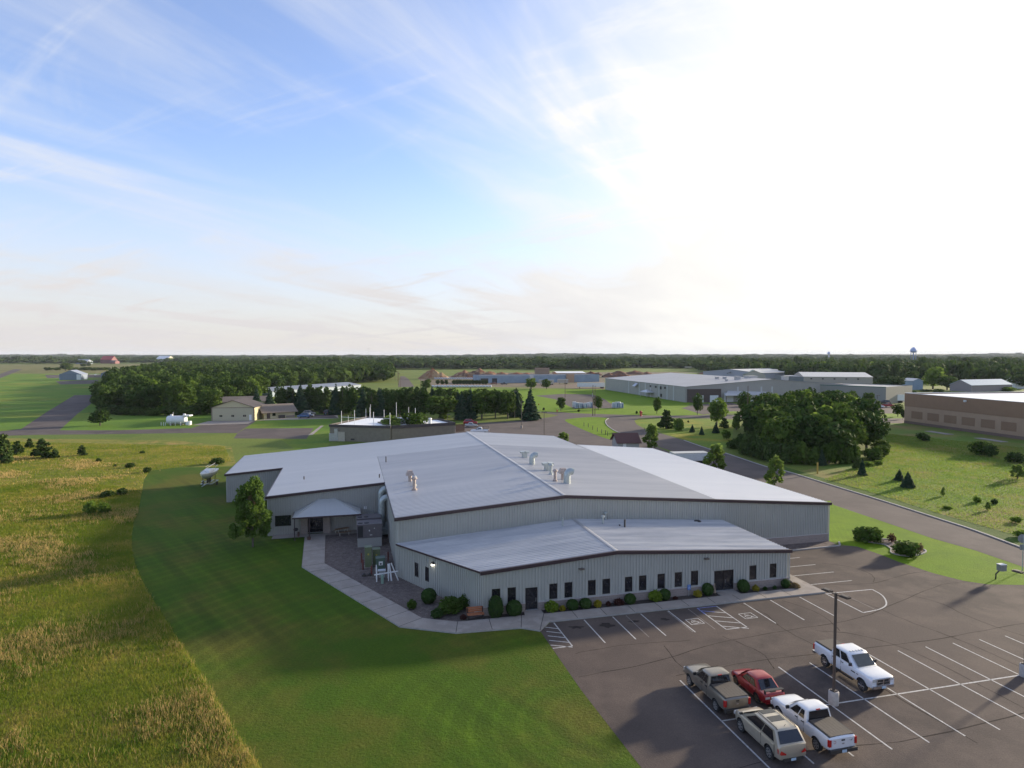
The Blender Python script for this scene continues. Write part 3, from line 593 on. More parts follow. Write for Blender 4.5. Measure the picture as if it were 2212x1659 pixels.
# ---------------------------------------------------------------- equipment beside the building
def L2(a, b, z=0): p = W(a, b); return (p.x, p.y, z)
unit_m = M('unit_grey', (.135,.12,.125), .5, .1); grille_m = M('fan_grille', (.025,.025,.027), .5)
for k, (b0, lab) in enumerate(((79.9,'grey rooftop style air conditioner on the nearer ribbed stand beside the gravel bed'),(83.0,'grey air conditioner half hidden behind the nearer one, by the round ducts'))):
    t = thing('air_conditioner', lab, 'air conditioner', L2(2.25, b0+1.1), TH, 'air conditioners on ribbed stands')
    s = MB(); s.box(-1.45,1.45,-1.05,1.05,0,1.12)
    for i in range(10): s.box(-1.4+i*.3,-1.34+i*.3,-1.09,-1.05,0,1.12)
    s.build('stand', wall_grey, t)
    c = MB(); c.box(-1.5,1.5,-1.1,1.1,1.13,2.75); c.box(-1.52,1.52,-1.12,1.12,2.75,2.82); c.build('cabinet', unit_m, t)
    gr = MB(); gr.box(-1.42,-.8,-1.125,-1.1,1.25,2.65)
    for x in (-1.1, -.35): gr.lathe([(.3,2.82),(.3,2.88),(.05,2.9)], (x,-.4,0), n=14)
    gr.build('fan_grille', grille_m, t)
    for q in ((-.1,.02,1.95,2.12),(.5,.62,2.25,2.33),(.0,.3,1.45,1.52)): lb = MB(); lb.box(q[0],q[1],-1.11,-1.1,q[2],q[3]); lb.build('notice_plate', white_m, t)
green_m = M('cabinet_green', (.135,.165,.085), .5, var=.08); green2 = M('transformer_green', (.07,.115,.085), .5, var=.08)
def cabinet(lab, a, b, w, d, h, mat, plate=False):
    t = thing('electrical_cabinet', lab, 'electrical cabinet', L2(a, b, .03), TH, 'green electrical cabinets')
    c = MB(); c.box(-w/2,w/2,-d/2,d/2,.08,h-.06); c.box(-w/2-.03,w/2+.03,-d/2-.03,d/2+.03,h-.06,h); c.build('body', mat, t)
    dr = MB(); dr.box(-w/2+.06,-.01,-d/2-.025,-d/2,.2,h-.2); dr.box(.01,w/2-.06,-d/2-.025,-d/2,.2,h-.2); dr.build('door', mat, t)
    ba = MB(); ba.box(-w/2-.1,w/2+.1,-d/2-.1,d/2+.1,0,.08); ba.build('base', conc_m, t)
    if plate:
        p = MB(); p.box(-w*.2,w*.25,-d/2-.035,-d/2-.026,h*.45,h*.75); p.build('notice_plate', white_m, t)
        p = MB(); p.box(-w*.08,w*.12,-d/2-.04,-d/2-.036,h*.5,h*.62); p.build('warning_sign', black_m, t)
    else:
        p = MB(); p.box(-.08,.08,-d/2-.035,-d/2-.026,h*.62,h*.70); p.build('notice_plate', M('yellow_label',(.45,.36,.05),.5), t)
cabinet('tall olive green electrical cabinet on the gravel, leftmost of the three', 1.85, 72.3, .75, .8, 2.3, green_m)
cabinet('shorter olive green electrical cabinet behind the dark green one with a white plate', 2.75, 73.0, .8, .9, 1.8, green_m)
cabinet('dark green transformer box with a white warning plate on the gravel', 3.1, 71.0, .95, .9, 1.4, green2, True)
t = thing('utility_pedestal', 'small pale green utility pedestal in front of the white timber rack', 'utility pedestal', L2(3.1, 66.6, .03))
m = MB(); m.box(-.13,.13,-.13,.13,0,.75); m.build('body', M('pedestal_green', (.20,.29,.23), .5), t); m = MB(); m.lathe([(.16,.75),(.15,.85),(.02,.95)], n=8); m.build('cap', M('pedestal_green', (.2,.29,.23)), t)
rk = thing('equipment_rack', 'white painted timber rack with leaning boards beside the green transformer', 'rack', L2(3.3, 67.6, .03), TH)
for x in (-.75, .45):
    m = MB(); m.beam((x,-.4,0),(x,-.4,1.55),.1,.1); m.build('leg', white_m, rk); m = MB(); m.beam((x,.45,0),(x,.45,1.5),.1,.1); m.build('leg', white_m, rk)
m = MB(); m.beam((-1.0,-.4,.75),(1.45,-.4,.95),.07,.11); m.beam((-.75,-.4,.4),(-.75,.45,.4),.08,.1); m.beam((.45,-.4,1.5),(.45,.45,1.5),.08,.1); m.build('crossbar', white_m, rk)
m = MB(); m.beam((.75,-.5,0),(.55,-.2,1.75),.16,.06); m.build('brace', white_m, rk); m = MB(); m.beam((1.45,-.5,0),(.75,-.2,1.8),.16,.06); m.build('brace', white_m, rk)
m = MB(); m.box(-.6,.2,-.2,.4,.95,1.05); m.box(-.5,.1,-.1,.3,.3,.9); m.build('meter_box', alum_m, rk)
bol_m = M('rusty_red_paint', (.13,.035,.025), .7, var=.3, sc=6)
bol = None
for i, (a, b, lab) in enumerate(((1.25,71.5,'rust red bollard at the near left of the tall olive cabinet'),(1.15,73.9,'rust red bollard at the far left of the tall olive cabinet'),(2.1,69.2,'rust red bollard just left of the white timber rack'),(4.1,73.7,'rust red bollard between the transformer and the workshop wall'))):
    if bol is None:
        m = MB(); m.lathe([(.09,0),(.09,1.05),(.07,1.1),(.02,1.12)], n=10); bol = tag(m.build('bollard', bol_m, smooth=True), lab, 'bollard', 'rust red bollards round the cabinets'); bol.location = L2(a, b, .03)
    else: dup(bol, L2(a, b, .03), label=lab)
m = MB()
for x, y in ((-.3,0),(.3,.1)): m.box(x-.22,x+.22,y-.14,y+.14,0,.2); m.lathe([(.13,.2),(.11,.3),(.02,.33)], (x,y,0), n=8)
o = m.build('flood_light', dark_m); tag(o, 'pair of small dark fittings lying on the gravel left of the rack', 'light'); o.location = L2(1.6, 69.2, .03)
# bench
wood = M('bench_wood', (.36,.13,.055), .6, var=.2, sc=5)
t = thing('bench', 'orange brown slatted bench on the planting bed by the front left corner', 'bench', L2(10.7, 55.5, .04), TH)
m = MB()
for k in range(4): m.box(-.75,.75,-.28+k*.15,-.15+k*.15,.42,.46)
m.build('seat', wood, t); m = MB()
for k in range(3): m.box(-.75,.75,.30+k*.03,.34+k*.03,.52+k*.15,.65+k*.15)
m.build('backrest', wood, t)
for x in (-.68, .68):
    for y in (-.25, .28): m = MB(); m.box(x-.04,x+.04,y-.04,y+.04,0,.42 if y < 0 else .9); m.build('leg', wood if False else bronze_m, t)
# picnic table and grill under the porch
t = thing('picnic_table', 'wooden picnic table on white pipe legs under the porch roof', 'table', L2(-1.1, 86.3, .1), TH+.35)
tan = M('weathered_wood', (.22,.14,.08), .7, var=.2, sc=4); pipe = M('pipe_white', (.6,.58,.52), .5)
m = MB()
for k in range(5): m.box(-.9,.9,-.37+k*.15,-.24+k*.15,.72,.76)
m.build('tabletop', tan, t)
for y in (-.75, .75): m = MB(); m.box(-.9,.9,y-.13,y+.13,.42,.46); m.build('seat', tan, t)
for x in (-.6, .6): m = MB(); m.path([(x,-.85,.02),(x,-.85,.38),(x,-.3,.42),(x,-.25,.7),(x,.25,.7),(x,.3,.42),(x,.85,.38),(x,.85,.02)], .035, 8); m.build('leg', pipe, t)
t = thing('grill', 'round black charcoal grill left of the porch door', 'grill', L2(-6.9, 86.9, .1))
m = MB(); m.lathe([(.05,.62),(.22,.66),(.3,.8),(.3,.84),(.22,.98),(.04,1.03)], n=16); m.build('bowl', black_m, t, smooth=True)
for k in range(3): a = k*2.1; m = MB(); m.tube((.1*math.cos(a),.1*math.sin(a),.66),(.3*math.cos(a),.3*math.sin(a),0),.02); m.build('leg', alum_m, t)
m = MB(); m.lathe([(.14,0),(.14,.55),(.1,.6),(.1,.02)], n=12); o = tag(m.build('ash_bin', M('terracotta', (.12,.07,.055), .8)), 'brown ash bin beside the porch pillar', 'bin'); o.location = L2(-6.55, 86.5, .1)
m = MB(); m.lathe([(.2,0),(.26,.34),(.22,.34),(.2,.2)], n=12); o = tag(m.build('flower_pot', M('terracotta', (.12,.07,.055), .8)), 'brown flower pot at the foot of the porch post on the walk', 'pot'); o.location = L2(-5.15, 84.5, .14)
m = MB(); m.lathe([(.14,0),(.16,.1),(.05,.7),(.05,.85),(.08,.9),(.02,.95)], n=12); o = tag(m.build('ash_urn', M('urn_tan', (.33,.25,.19), .7)), 'slim tan cigarette urn beside the front double door', 'urn'); o.location = L2(34.6, 55.6, .14)
# accessible parking sign in front of the block base
t = thing('parking_sign', 'small blue accessible parking sign against the block base', 'sign', L2(31.9, 55.75, .03), TH)
m = MB(); m.tube((0,0,0),(0,0,1.15),.025); m.build('post', galv_m, t)
m = MB(); m.box(-.17,.17,-.045,-.026,.62,1.12); m.build('panel', M('sign_blue', (.05,.16,.45), .5), t)
m = MB(); m.lathe([(.035,-.05),(.035,-.046)], (-.01,0,1.02), 'y', 8); m.beam((-.02,-.048,.98),(0,-.048,.85),.03,.004,(0,1,0)); m.path([(.09*math.cos(q)-.0,-.048,.80+.09*math.sin(q)) for q in np.linspace(2,6,8)], .012, 4); m.beam((0,-.048,.85),(.08,-.048,.84),.03,.004,(0,1,0)); m.beam((.08,-.048,.84),(.11,-.048,.74),.03,.004,(0,1,0)); m.build('symbol', white_m, t)
# ================================================================ vehicles
tyre_m = M('tyre_rubber', (.018,.018,.018), .85); rim_m = M('alloy_rim', (.42,.41,.40), .3, .7); chrome_m = M('chrome', (.6,.6,.62), .12, .95, var=.02)
well_m = M('wheel_well', (.012,.012,.012), .9); tail_m = M('tail_lens_red', (.42,.015,.012), .2, coat=.5); lens_m = M('clear_lens', (.55,.55,.54), .1, .2)
tint_m = M('tinted_glass', (.012,.012,.014), .05, var=.1, spec=.8); ws_m = M('windscreen_glass', (.045,.055,.052), .05, spec=.8); plate_m = M('licence_plate', (.42,.55,.66), .5)
cover_m = M('tonneau_vinyl', (.085,.070,.055), .75, sc=8); amber_m = M('amber_lens', (.5,.2,.03), .3)
def paint(name, c, met=.15): return M(name, c, .28, met, var=.03, coat=.6)
def body_ring(x, zb, zt, w, crown=.03):
    h = zt-zb
    hf = [(w*.80,zb),(w*.94,zb+.05*h),(w*.985,zb+.22*h),(w,zb+.5*h),(w*.985,zb+.74*h),(w*.955,zb+.90*h),(w*.90,zb+.975*h),(w*.78,zt),(w*.4,zt+crown*.8),(0,zt+crown)]
    return [(x, y, z) for y, z in hf]+[(x, -y, z) for y, z in hf[::-1][1:]]
def carve(o, cyls):
    me = bpy.data.meshes.new('cut'); m = MB()
    for (x, z, r, y0, y1) in cyls: m.lathe([(r,y0),(r,y1)], (x,0,z), 'y', 24)
    me.from_pydata(m.v, [], m.f); bm = bmesh.new(); bm.from_mesh(me); bmesh.ops.recalc_face_normals(bm, faces=bm.faces); bm.to_mesh(me); bm.free()
    me.materials.append(well_m); c = bpy.data.objects.new('cut', me); COL.objects.link(c); c.matrix_world = o.matrix_world
    md = o.modifiers.new('b', 'BOOLEAN'); md.operation = 'DIFFERENCE'; md.object = c; md.solver = 'EXACT'
    try: md.material_mode = 'TRANSFER'
    except Exception: pass
    par = o.parent; o.parent = None; bpy.context.view_layer.update()
    dg = bpy.context.evaluated_depsgraph_get(); new = bpy.data.meshes.new_from_object(o.evaluated_get(dg))
    o.modifiers.clear(); old = o.data; new.name = old.name; o.data = new; bpy.data.objects.remove(c); o.parent = par
    new.polygons.foreach_set('use_smooth', [True]*len(new.polygons)); new.set_sharp_from_angle(angle=R_(35))
def face_quad(m, c, u0, u1, v0, v1, off=.012, n=None):
    """A pane set just proud of one face of the cab; c = base-left, base-right, top-right, top-left."""
    c = [Vector(p) for p in c]; nn = (c[1]-c[0]).cross(c[3]-c[0]).normalized()
    f = lambda u, v: (c[0]*(1-u)+c[1]*u)*(1-v)+(c[3]*(1-u)+c[2]*u)*v+nn*off
    q = [f(u0,v0), f(u1,v0), f(u1,v1), f(u0,v1)]; m.quad(*q); return q
def wheel(t, x, y, r, rim, w=.24, spokes=6):
    o = bpy.data.objects.new('wheel', None); COL.objects.link(o); o.parent = t; o.location = (x, y, r); s = 1 if y > 0 else -1
    m = MB(); h = w/2; m.lathe([(r*.62,-h),(r*.92,-h),(r,-h*.7),(r,h*.7),(r*.92,h),(r*.62,h)], n=22, axis='y'); m.build('tyre', tyre_m, o, smooth=True)
    m = MB(); m.lathe([(r*.64,h*.2),(r*.64,h*.9)] if s > 0 else [(r*.64,-h*.9),(r*.64,-h*.2)], n=20, axis='y'); m.build('hub', well_m, o)
    m = MB(); yy = s*h*.98
    for k in range(spokes):
        a = 2*math.pi*k/spokes; m.beam((r*.08*math.cos(a),yy,r*.08*math.sin(a)), (r*.62*math.cos(a),yy,r*.62*math.sin(a)), r*.2, .03, (0,1,0))
    for k in range(20):
        a, b = 2*math.pi*k/20, 2*math.pi*(k+1)/20; m.beam((r*.62*math.cos(a),yy,r*.62*math.sin(a)), (r*.62*math.cos(b),yy,r*.62*math.sin(b)), r*.08, .03, (0,1,0))
    m.build('rim', rim, o)
def car(kind, pm, label, cat, loc, rz, group=None, name='parked_car', rim=None, lite=False, rear_dark=True, sc=.97):
    rim = rim or rim_m; t = thing(name, label, cat, loc, rz, group); t.scale = (sc*.965, sc, sc*1.03)
    P = dict(
     ext=dict(st=[(-2.98,.64,1.28,.91),(-2.90,.58,1.36,.965),(-1.0,.46,1.36,.985),(-.92,.46,1.28,.985),(1.15,.46,1.24,.985),(1.5,.46,1.22,.98),(2.3,.48,1.15,.955),(2.6,.52,1.09,.91),(2.76,.56,.98,.82)], ax=1.82, r=.39, cab=(-.93,1.3,-.78,.42,1.27,1.92,.96,.81), sw=[(.13,.40),(.45,.86)], bed=(-2.92,-.98,1.375)),
     crew=dict(st=[(-3.12,.68,1.34,.92),(-3.04,.62,1.43,.975),(-1.32,.5,1.43,1.0),(-1.24,.5,1.33,1.0),(1.2,.5,1.32,1.0),(1.55,.5,1.32,.99),(2.4,.52,1.29,.98),(2.68,.55,1.26,.965),(2.82,.6,1.20,.94)], ax=1.9, r=.42, cab=(-1.25,1.4,-1.1,.52,1.33,2.0,.97,.82), sw=[(.08,.42),(.48,.88)], bed=(-3.05,-1.3,1.445)),
     suv=dict(st=[(-2.50,.52,1.04,.80),(-2.44,.44,1.22,.92),(-1.9,.38,1.27,.985),(0,.34,1.22,.995),(1.2,.34,1.16,.99),(1.75,.38,1.10,.965),(2.15,.42,1.03,.91),(2.40,.48,.90,.76)], ax=1.5, r=.40, cab=(-2.42,1.78,-1.85,.35,1.22,1.90,.96,.80), sw=[(.10,.42),(.445,.88)], bed=None),
     sedan=dict(st=[(-2.2,.42,.84,.74),(-2.1,.32,.93,.85),(-1.3,.26,.95,.885),(0,.24,.90,.89),(1.0,.26,.87,.885),(1.6,.28,.80,.86),(2.0,.34,.70,.78),(2.14,.4,.60,.64)], ax=1.29, r=.315, cab=(-1.6,1.22,-.92,.36,.90,1.46,.83,.66), sw=[(.16,.46),(.49,.86)], bed=None))[kind]
    b = MB(); b.loft([body_ring(*s) for s in P['st']]); bo = b.build('body', pm, t, smooth=True)
    W_ = max(s[3] for s in P['st']); r = P['r']; ax = P['ax']
    if not lite: carve(bo, [(sx*ax, r, r*1.22, sy*(W_+.2) if sy < 0 else W_-.34, -(W_-.34) if sy < 0 else W_+.2) for sx in (-1,1) for sy in (-1,1)])
    x0, x1, rx0, rx1, z0, z1, wb, wr = P['cab']
    zf = min(z0, [s for s in P['st'] if s[0] >= x1][0][2])-.02
    def ring(a0, a1, w, z, zfr, cr=.12):
        return [(a0,-w+cr,z),(a0+cr*.4,-w,z),(a1-cr*2,-w,z),(a1-cr*.3,-w*.8,zfr),(a1,-w*.35,zfr),(a1,w*.35,zfr),(a1-cr*.3,w*.8,zfr),(a1-cr*2,w,z),(a0+cr*.4,w,z),(a0,w-cr,z)]
    c = MB(); zm = z1-.045
    c.loft([ring(x0,x1,wb,z0-.06,zf-.06), ring(rx0,rx1,wr,zm,zm-.01), ring(rx0+.1,rx1-.12,wr-.1,z1,z1-.01), ring(rx0+.4,rx1-.35,wr-.4,z1+.015,z1+.015)]); c.build('cab' if P['bed'] else 'roof', pm, t, smooth=True)
    RB = [(x0,wb-.05,z0),(x0,-wb+.05,z0),(rx0,-wr+.05,zm),(rx0,wr-.05,zm)]; FB = [(x1-.01,-wb+.2,zf),(x1-.01,wb-.2,zf),(rx1,wr-.1,zm),(rx1,-wr+.1,zm)]
    g_ = MB(); face_quad(g_, RB, .06, .94, {'sedan':.05,'suv':.14}.get(kind,.12), .92, .03); o = g_.build('rear_window', tint_m, t)
    g_ = MB(); face_quad(g_, FB, .02, .98, .10, .93, .035); g_.build('windscreen', ws_m if not rear_dark else ws_m, t)
    SL = [(x1-.3,wb,z0),(x0+.05,wb,z0),(rx0+.05,wr,zm),(rx1-.2,wr,zm)]; SR = [(x0+.05,-wb,z0),(x1-.3,-wb,z0),(rx1-.2,-wr,zm),(rx0+.05,-wr,zm)]
    for (u0, u1) in P['sw']:
        for Q, uu in ((SL, (1-u1,1-u0)), (SR, (u0,u1))):
            g_ = MB(); c_ = [Vector(p) for p in Q]; face_quad(g_, Q, *uu, .10, .88, .012); g_.build('side_window', tint_m, t)
    for sx in (-1,1):
        for sy in (-1,1): wheel(t, sx*ax, sy*(W_-.15), r, rim)
    xr = P['st'][0][0]; xf = P['st'][-1][0]; zr = P['st'][0][2]; zfb = P['st'][-1][2]
    mi = MB()
    for s in (-1,1):
        mi = MB(); y = s*(wb+.10); hh = .2 if kind in ('ext','crew') else .13; mi.loft([[(x1-.55+dx,y+dy,z0+.1+dz) for dy,dz in ((-.1,-hh*.5),(.1,-hh*.5),(.11,hh*.5),(-.1,hh*.5))] for dx in (0,.1)]); mi.build('mirror', black_m if kind != 'sedan' else pm, t)
    # lamps, bumpers, plates
    for s in (-1,1):
        m = MB()
        if P['bed']: m.box(xr-.03,xr+.12,s*.90-.085,s*.90+.085,.86,1.26); 
        elif kind == 'suv': m.add([(xr-.02,s*.86,.78),(xr+.16,s*.95,.80),(xr+.2,s*.955,1.06),(xr+.0,s*.80,1.0),(xr-.05,s*.52,.84),(xr-.05,s*.52,.76)], [(0,1,2,3),(0,3,4,5)])
        else: m.box(xr-.015,xr+.1,s*.58-.17,s*.58+.17,.62,.76)
        m.build('tail_light', tail_m if kind != 'sedan' else lens_m, t)
        m = MB(); hz = zfb-.10; hy = s*.66 if kind != 'sedan' else s*.5
        m.loft([[(xf-.14+dx, hy+dy, hz+dz) for dy, dz in ((-.2,-.11),(.2,-.09),(.2,.09),(-.2,.11))] for dx in (0,.16)]); m.build('headlight', lens_m, t)
    if P['bed']:
        m = MB(); m.box(xr-.16,xr+.06,-.95,.95,.50,.70); m.build('bumper', chrome_m if kind == 'crew' else dark_m, t)
        b0, b1, bz = P['bed']; m = MB(); m.box(b0+.04,b1-.02,-.80,.80,bz-.05,bz+.045)
        for k in range(7): m.box(b0+.1,b1-.06,-.70+k*.232,-.685+k*.232,bz+.045,bz+.049)
        m.build('bed_cover', cover_m, t)
        m = MB(); m.box(xr-.03,xr+.02,-.78,.78,.76,1.30); tg = m.build('tailgate', pm, t); m = MB(); m.box(xr-.04,xr-.031,-.12,.12,1.14,1.23); m.build('handle', black_m, tg)
        m = MB(); m.box(xr-.045,xr-.031,-.08,.08,.95,1.02); m.build('emblem', chrome_m if kind == 'crew' else rim_m, tg)
        if pm.name == 'paint_white_worn':
            m = MB(); m.path([(xr-.036,.6+.09*math.cos(q),1.12+.08*math.sin(q)) for q in np.linspace(.7,5.6,9)], .011, 4); m.build('sticker', M('sticker_red',(.4,.08,.07)), tg)
            m = MB(); m.beam((xr-.036,-.45,1.16),(xr-.036,-.55,1.10),.035,.01); m.beam((xr-.036,-.55,1.10),(xr-.036,-.65,1.17),.035,.01); m.build('sticker', black_m, tg)
        m = MB(); m.box(xr-.175,xr-.161,-.16,.16,.52,.68); m.build('licence_plate', plate_m, t)
        m = MB(); m.box(rx0-.03,rx0+.04,-.15,.15,zm-.03,zm+.02); m.build('brake_light', tail_m, t)
        for s in (-1,1):
            m = MB(); m.box(b0+.05,b1,s*.86-.035,s*.86+.035,bz-.02,bz+.022); m.build('bed_rail', black_m, t)
        m = MB(); m.box(xf-.06,xf+.10,-.86,.86,.55,.74); m.build('bumper', chrome_m if kind == 'crew' else pm, t)
        m = MB(); m.box(xf-.1,xf+.02,-.5,.5,(.78 if kind == 'crew' else .74),zfb-.05); gr = m.build('grille', black_m, t)
        if kind == 'crew':
            m = MB(); m.box(xf+.015,xf+.05,-.53,.53,.945,.985); m.box(xf+.015,xf+.055,-.05,.05,.78,1.15); m.box(xf+.015,xf+.05,-.55,.55,1.13,1.18); m.box(xf+.015,xf+.05,-.55,.55,.765,.805); m.box(xf+.015,xf+.05,-.56,-.5,.78,1.16); m.box(xf+.015,xf+.05,.5,.56,.78,1.16); m.build('grille_bar', chrome_m, gr)
            for y in (-.5,-.25,0,.25,.5): m = MB(); m.box(rx1-.35,rx1-.2,y-.05,y+.05,z1-.02,z1+.05); m.build('marker_light', amber_m if False else lens_m, t)
            for s in (-1,1): m = MB(); m.box(-1.1,1.1,s*.98-.07,s*.98+.07,.40,.46); m.build('running_board', black_m, t)
            m = MB(); m.box(xf+.10,xf+.115,-.16,.16,.56,.70); m.build('licence_plate', plate_m, t)
            m = MB(); m.box(.92,1.3,-1.012,-.99,.98,1.05); m.box(1.42,1.6,-1.0,-.985,1.0,1.04); m.build('badge', dark_m, t)
    else:
        m = MB(); zl = .40 if kind == 'suv' else .34
        m.box(xr-.03,xr+.10,-.68,.68,zl-.05,zl+.14); m.build('bumper', dark_m if kind == 'suv' else pm, t)
        m = MB(); m.box(xr-.045,xr-.031,-.16,.16,zl-.02,zl+.12); m.build('licence_plate', plate_m, t)
        m = MB(); m.box(xf-.08,xf+.012,-.35,.35,zfb-.2,zfb-.06); m.build('grille', black_m, t)
    if kind == 'suv':
        for a0, a1 in ((-.15,.28),(-1.05,-.5)): m = MB(); m.box(a0,a1,-.46,.46,z1-.005,z1+.028); m.build('sunroof', tint_m, t)
        for s in (-1,1): m = MB(); m.path([(-1.85,s*.64,z1-.01),(-1.7,s*.64,z1+.05),(.1,s*.64,z1+.05),(.3,s*.64,z1-.02)], .022, 6); m.build('roof_rail', black_m, t)
        m = MB(); m.tube((-1.6,0,z1),(-1.72,0,z1+.16),.012); m.build('antenna', black_m, t)
    if name == 'red_sedan':
        m = MB(); m.box(xr+.02,xr+.30,-.72,.72,1.12,1.16)
        for s in (-1,1): m.box(xr+.06,xr+.24,s*.70-.025,s*.70+.025,.92,1.15)
        m.build('spoiler', black_m, t); m = MB(); m.box(xr+.2,xr+.45,-.2,.2,.95,.99); m.build('badge', black_m, t)
    if not lite:
        for s in (-1,1):
            for (u0, u1) in P['sw']:
                xx = x0+.05+(x1-.3-x0-.05)*(u0+.05); m = MB(); m.box(xx-.09,xx+.09,s*W_*.985-.02,s*W_*.985+.025,z0-.16,z0-.12); m.build('door_handle', pm if kind in ('suv','sedan') else black_m, t)
                xx = x0+.05+(x1-.3-x0-.05)*u0-.04; m = MB(); m.box(xx-.008,xx+.008,s*W_*.985-.012,s*W_*.985+.012,.52,z0-.05); m.build('door_gap', well_m, t)
    return t
p_white = paint('paint_white', (.74,.75,.77)); p_white2 = paint('paint_white_worn', (.70,.71,.73)); p_pew = paint('paint_pewter', (.22,.195,.16), .5); p_red = paint('paint_red', (.30,.012,.018), .2)
p_gold = paint('paint_champagne', (.50,.44,.34), .45); p_silver = paint('paint_silver', (.42,.43,.44), .6); p_blue = paint('paint_blue', (.03,.08,.19), .3); p_black = paint('paint_black', (.02,.02,.022)); p_tan = paint('paint_tan', (.28,.25,.21), .4)
UP = TH+math.pi/2; Zl = .02
car('ext', p_pew, 'pewter grey pickup with covered bed parked left of the red sedan', 'pickup truck', L2(24.1,38.65,Zl), UP, name='pickup_truck')
car('sedan', p_red, 'red sedan with dark rear spoiler parked between the grey pickup and the lamp pole', 'car', L2(27.3,38.45,Zl), UP, name='red_sedan', rim=M('gold_rim',(.16,.12,.07),.4,.5))
car('suv', p_gold, 'champagne coloured crossover with sunroof and roof rails nearest the camera', 'car', L2(24.35,33.1,Zl), UP, name='crossover_car')
car('crew', p_white, 'white crew cab pickup facing the camera beyond the lamp pole', 'pickup truck', L2(35.45,38.55,Zl), UP+math.pi, name='pickup_truck', rim=chrome_m, sc=.99)
car('ext', p_white2, 'white extended cab pickup seen from behind, tailgate stickers and dark bed cover', 'pickup truck', L2(27.55,33.4,Zl), UP, name='pickup_truck')
# distant cars
for kind, pm, lab, cat, p, rz, nm in (
 ('suv', p_red, 'red and dark sport utility car behind the silver sedan by the timber fence', 'car', ('R3',725,687), .0, 'parked_car'),
 ('sedan', p_silver, 'silver sedan parked in front of the red car by the timber fence', 'car', ('R3',733,706), .03, 'parked_car'),
 ('suv', p_blue, 'small blue car on the drive of the cream hangar', 'car', ('R2',826,630), math.pi, 'parked_car'),
 ('sedan', p_silver, 'pale silver car half behind the small blue car', 'car', ('R2',865,619), math.pi, 'parked_car'),
 ('suv', p_tan, 'tan sport utility car behind the blue car by the cream house', 'car', ('R2',874,606), .1, 'parked_car'),
 ('suv', p_black, 'black car alone on the drive under the spruces', 'car', ('R2',1030,599), 1.5, 'parked_car'),
 ('sedan', p_black, 'dark car partly hidden by round trees beside the grey warehouse', 'car', ('R5',838,520), .2, 'parked_car'),
 ('sedan', p_white, 'white car beside the lamp post in the far right lot', 'car', ('R5',980,543), 2.9, 'parked_car'),
 ('suv', p_black, 'dark sport utility car behind the red pickup in the far right lot', 'car', ('R5',1032,512), 2.9, 'parked_car')):
    q = at(*p); car(kind, pm, lab, cat, (q.x,q.y,.02), rz, 'cars far from the building', nm, lite=True, sc=1.0)
q = at('R5',1065,538); car('ext', p_red, 'red pickup in the far right lot beside the white trailer', 'pickup truck', (q.x,q.y,.02), .1, 'pickups far from the building', 'pickup_truck', lite=True, sc=1.)
q = at('R3',925,345); car('ext', paint('paint_rust', (.2,.06,.04)), 'rusty red pickup in front of the pale blue factory', 'pickup truck', (q.x,q.y,.02), .0, 'pickups far from the building', 'pickup_truck', lite=True, sc=1.)
q = at('R3',1010,348); car('ext', p_black, 'dark pickup in front of the pale blue factory', 'pickup truck', (q.x,q.y,.02), .0, 'pickups far from the building', 'pickup_truck', lite=True, sc=1.)
q = at('R3',800,762); t = car('ext', p_white, 'white work pickup with a dark ladder rack just beyond the roof ridge', 'pickup truck', (q.x,q.y,.02), math.pi, name='pickup_truck', lite=True, sc=1.)
m = MB()
for x in (-2.8,-1.2,.3):
    for s in (-.85,.85): m.tube((x,s,1.3),(x,s,2.15),.03,n=6)
    m.tube((x,-.85,2.15),(x,.85,2.15),.03,n=6)
for s in (-.85,.85): m.tube((-2.9,s,2.15),(.8,s,2.15),.035,n=6)
m.build('ladder_rack', dark_m, t)
# ---------------------------------------------------------------- lamp poles in the near lot
pole_m = M('bronze_pole', (.065,.05,.042), .5); lampc_m = M('lamp_base_concrete', (.40,.37,.34), .9, sc=4, var=.15, bump=.3)
ph = 7.6
def lamp(a, b, lab, h=ph, rz=.2):
    t = thing('street_lamp', lab, 'street lamp', L2(a, b, .016), TH+rz, 'twin headed lamp poles in the near lot')
    m = MB(); m.lathe([(.33,0),(.33,.86),(.30,.90),(.02,.91)], n=20); m.build('base', lampc_m, t, smooth=True)
    m = MB(); m.box(-.18,.18,-.18,.18,.905,.98); m.box(-.065,.065,-.065,.065,.98,h); m.build('pole', pole_m, t)
    for s in (-1,1):
        m = MB(); m.beam((0,s*.05,h-.12),(0,s*.38,h-.06),.06,.06); ar = m.build('arm', pole_m, t)
        m = MB(); m.box(-.2,.2,min(s*.36,s*.98),max(s*.36,s*.98),h-.09,h+.02); m.box(-.15,.15,min(s*.45,s*.9),max(s*.45,s*.9),h+.02,h+.05); hd = m.build('lamp_head', pole_m, t)
        m = MB(); m.box(-.15,.15,min(s*.55,s*.9),max(s*.55,s*.9),h-.105,h-.091); m.build('lens', lens_m, hd)
    return t
lamp(31.4, 35.8, 'twin headed lamp pole on a round concrete base beside the white crew cab pickup')
lamp(47.7, 35.55, 'twin headed lamp pole cut off by the right edge of the picture')
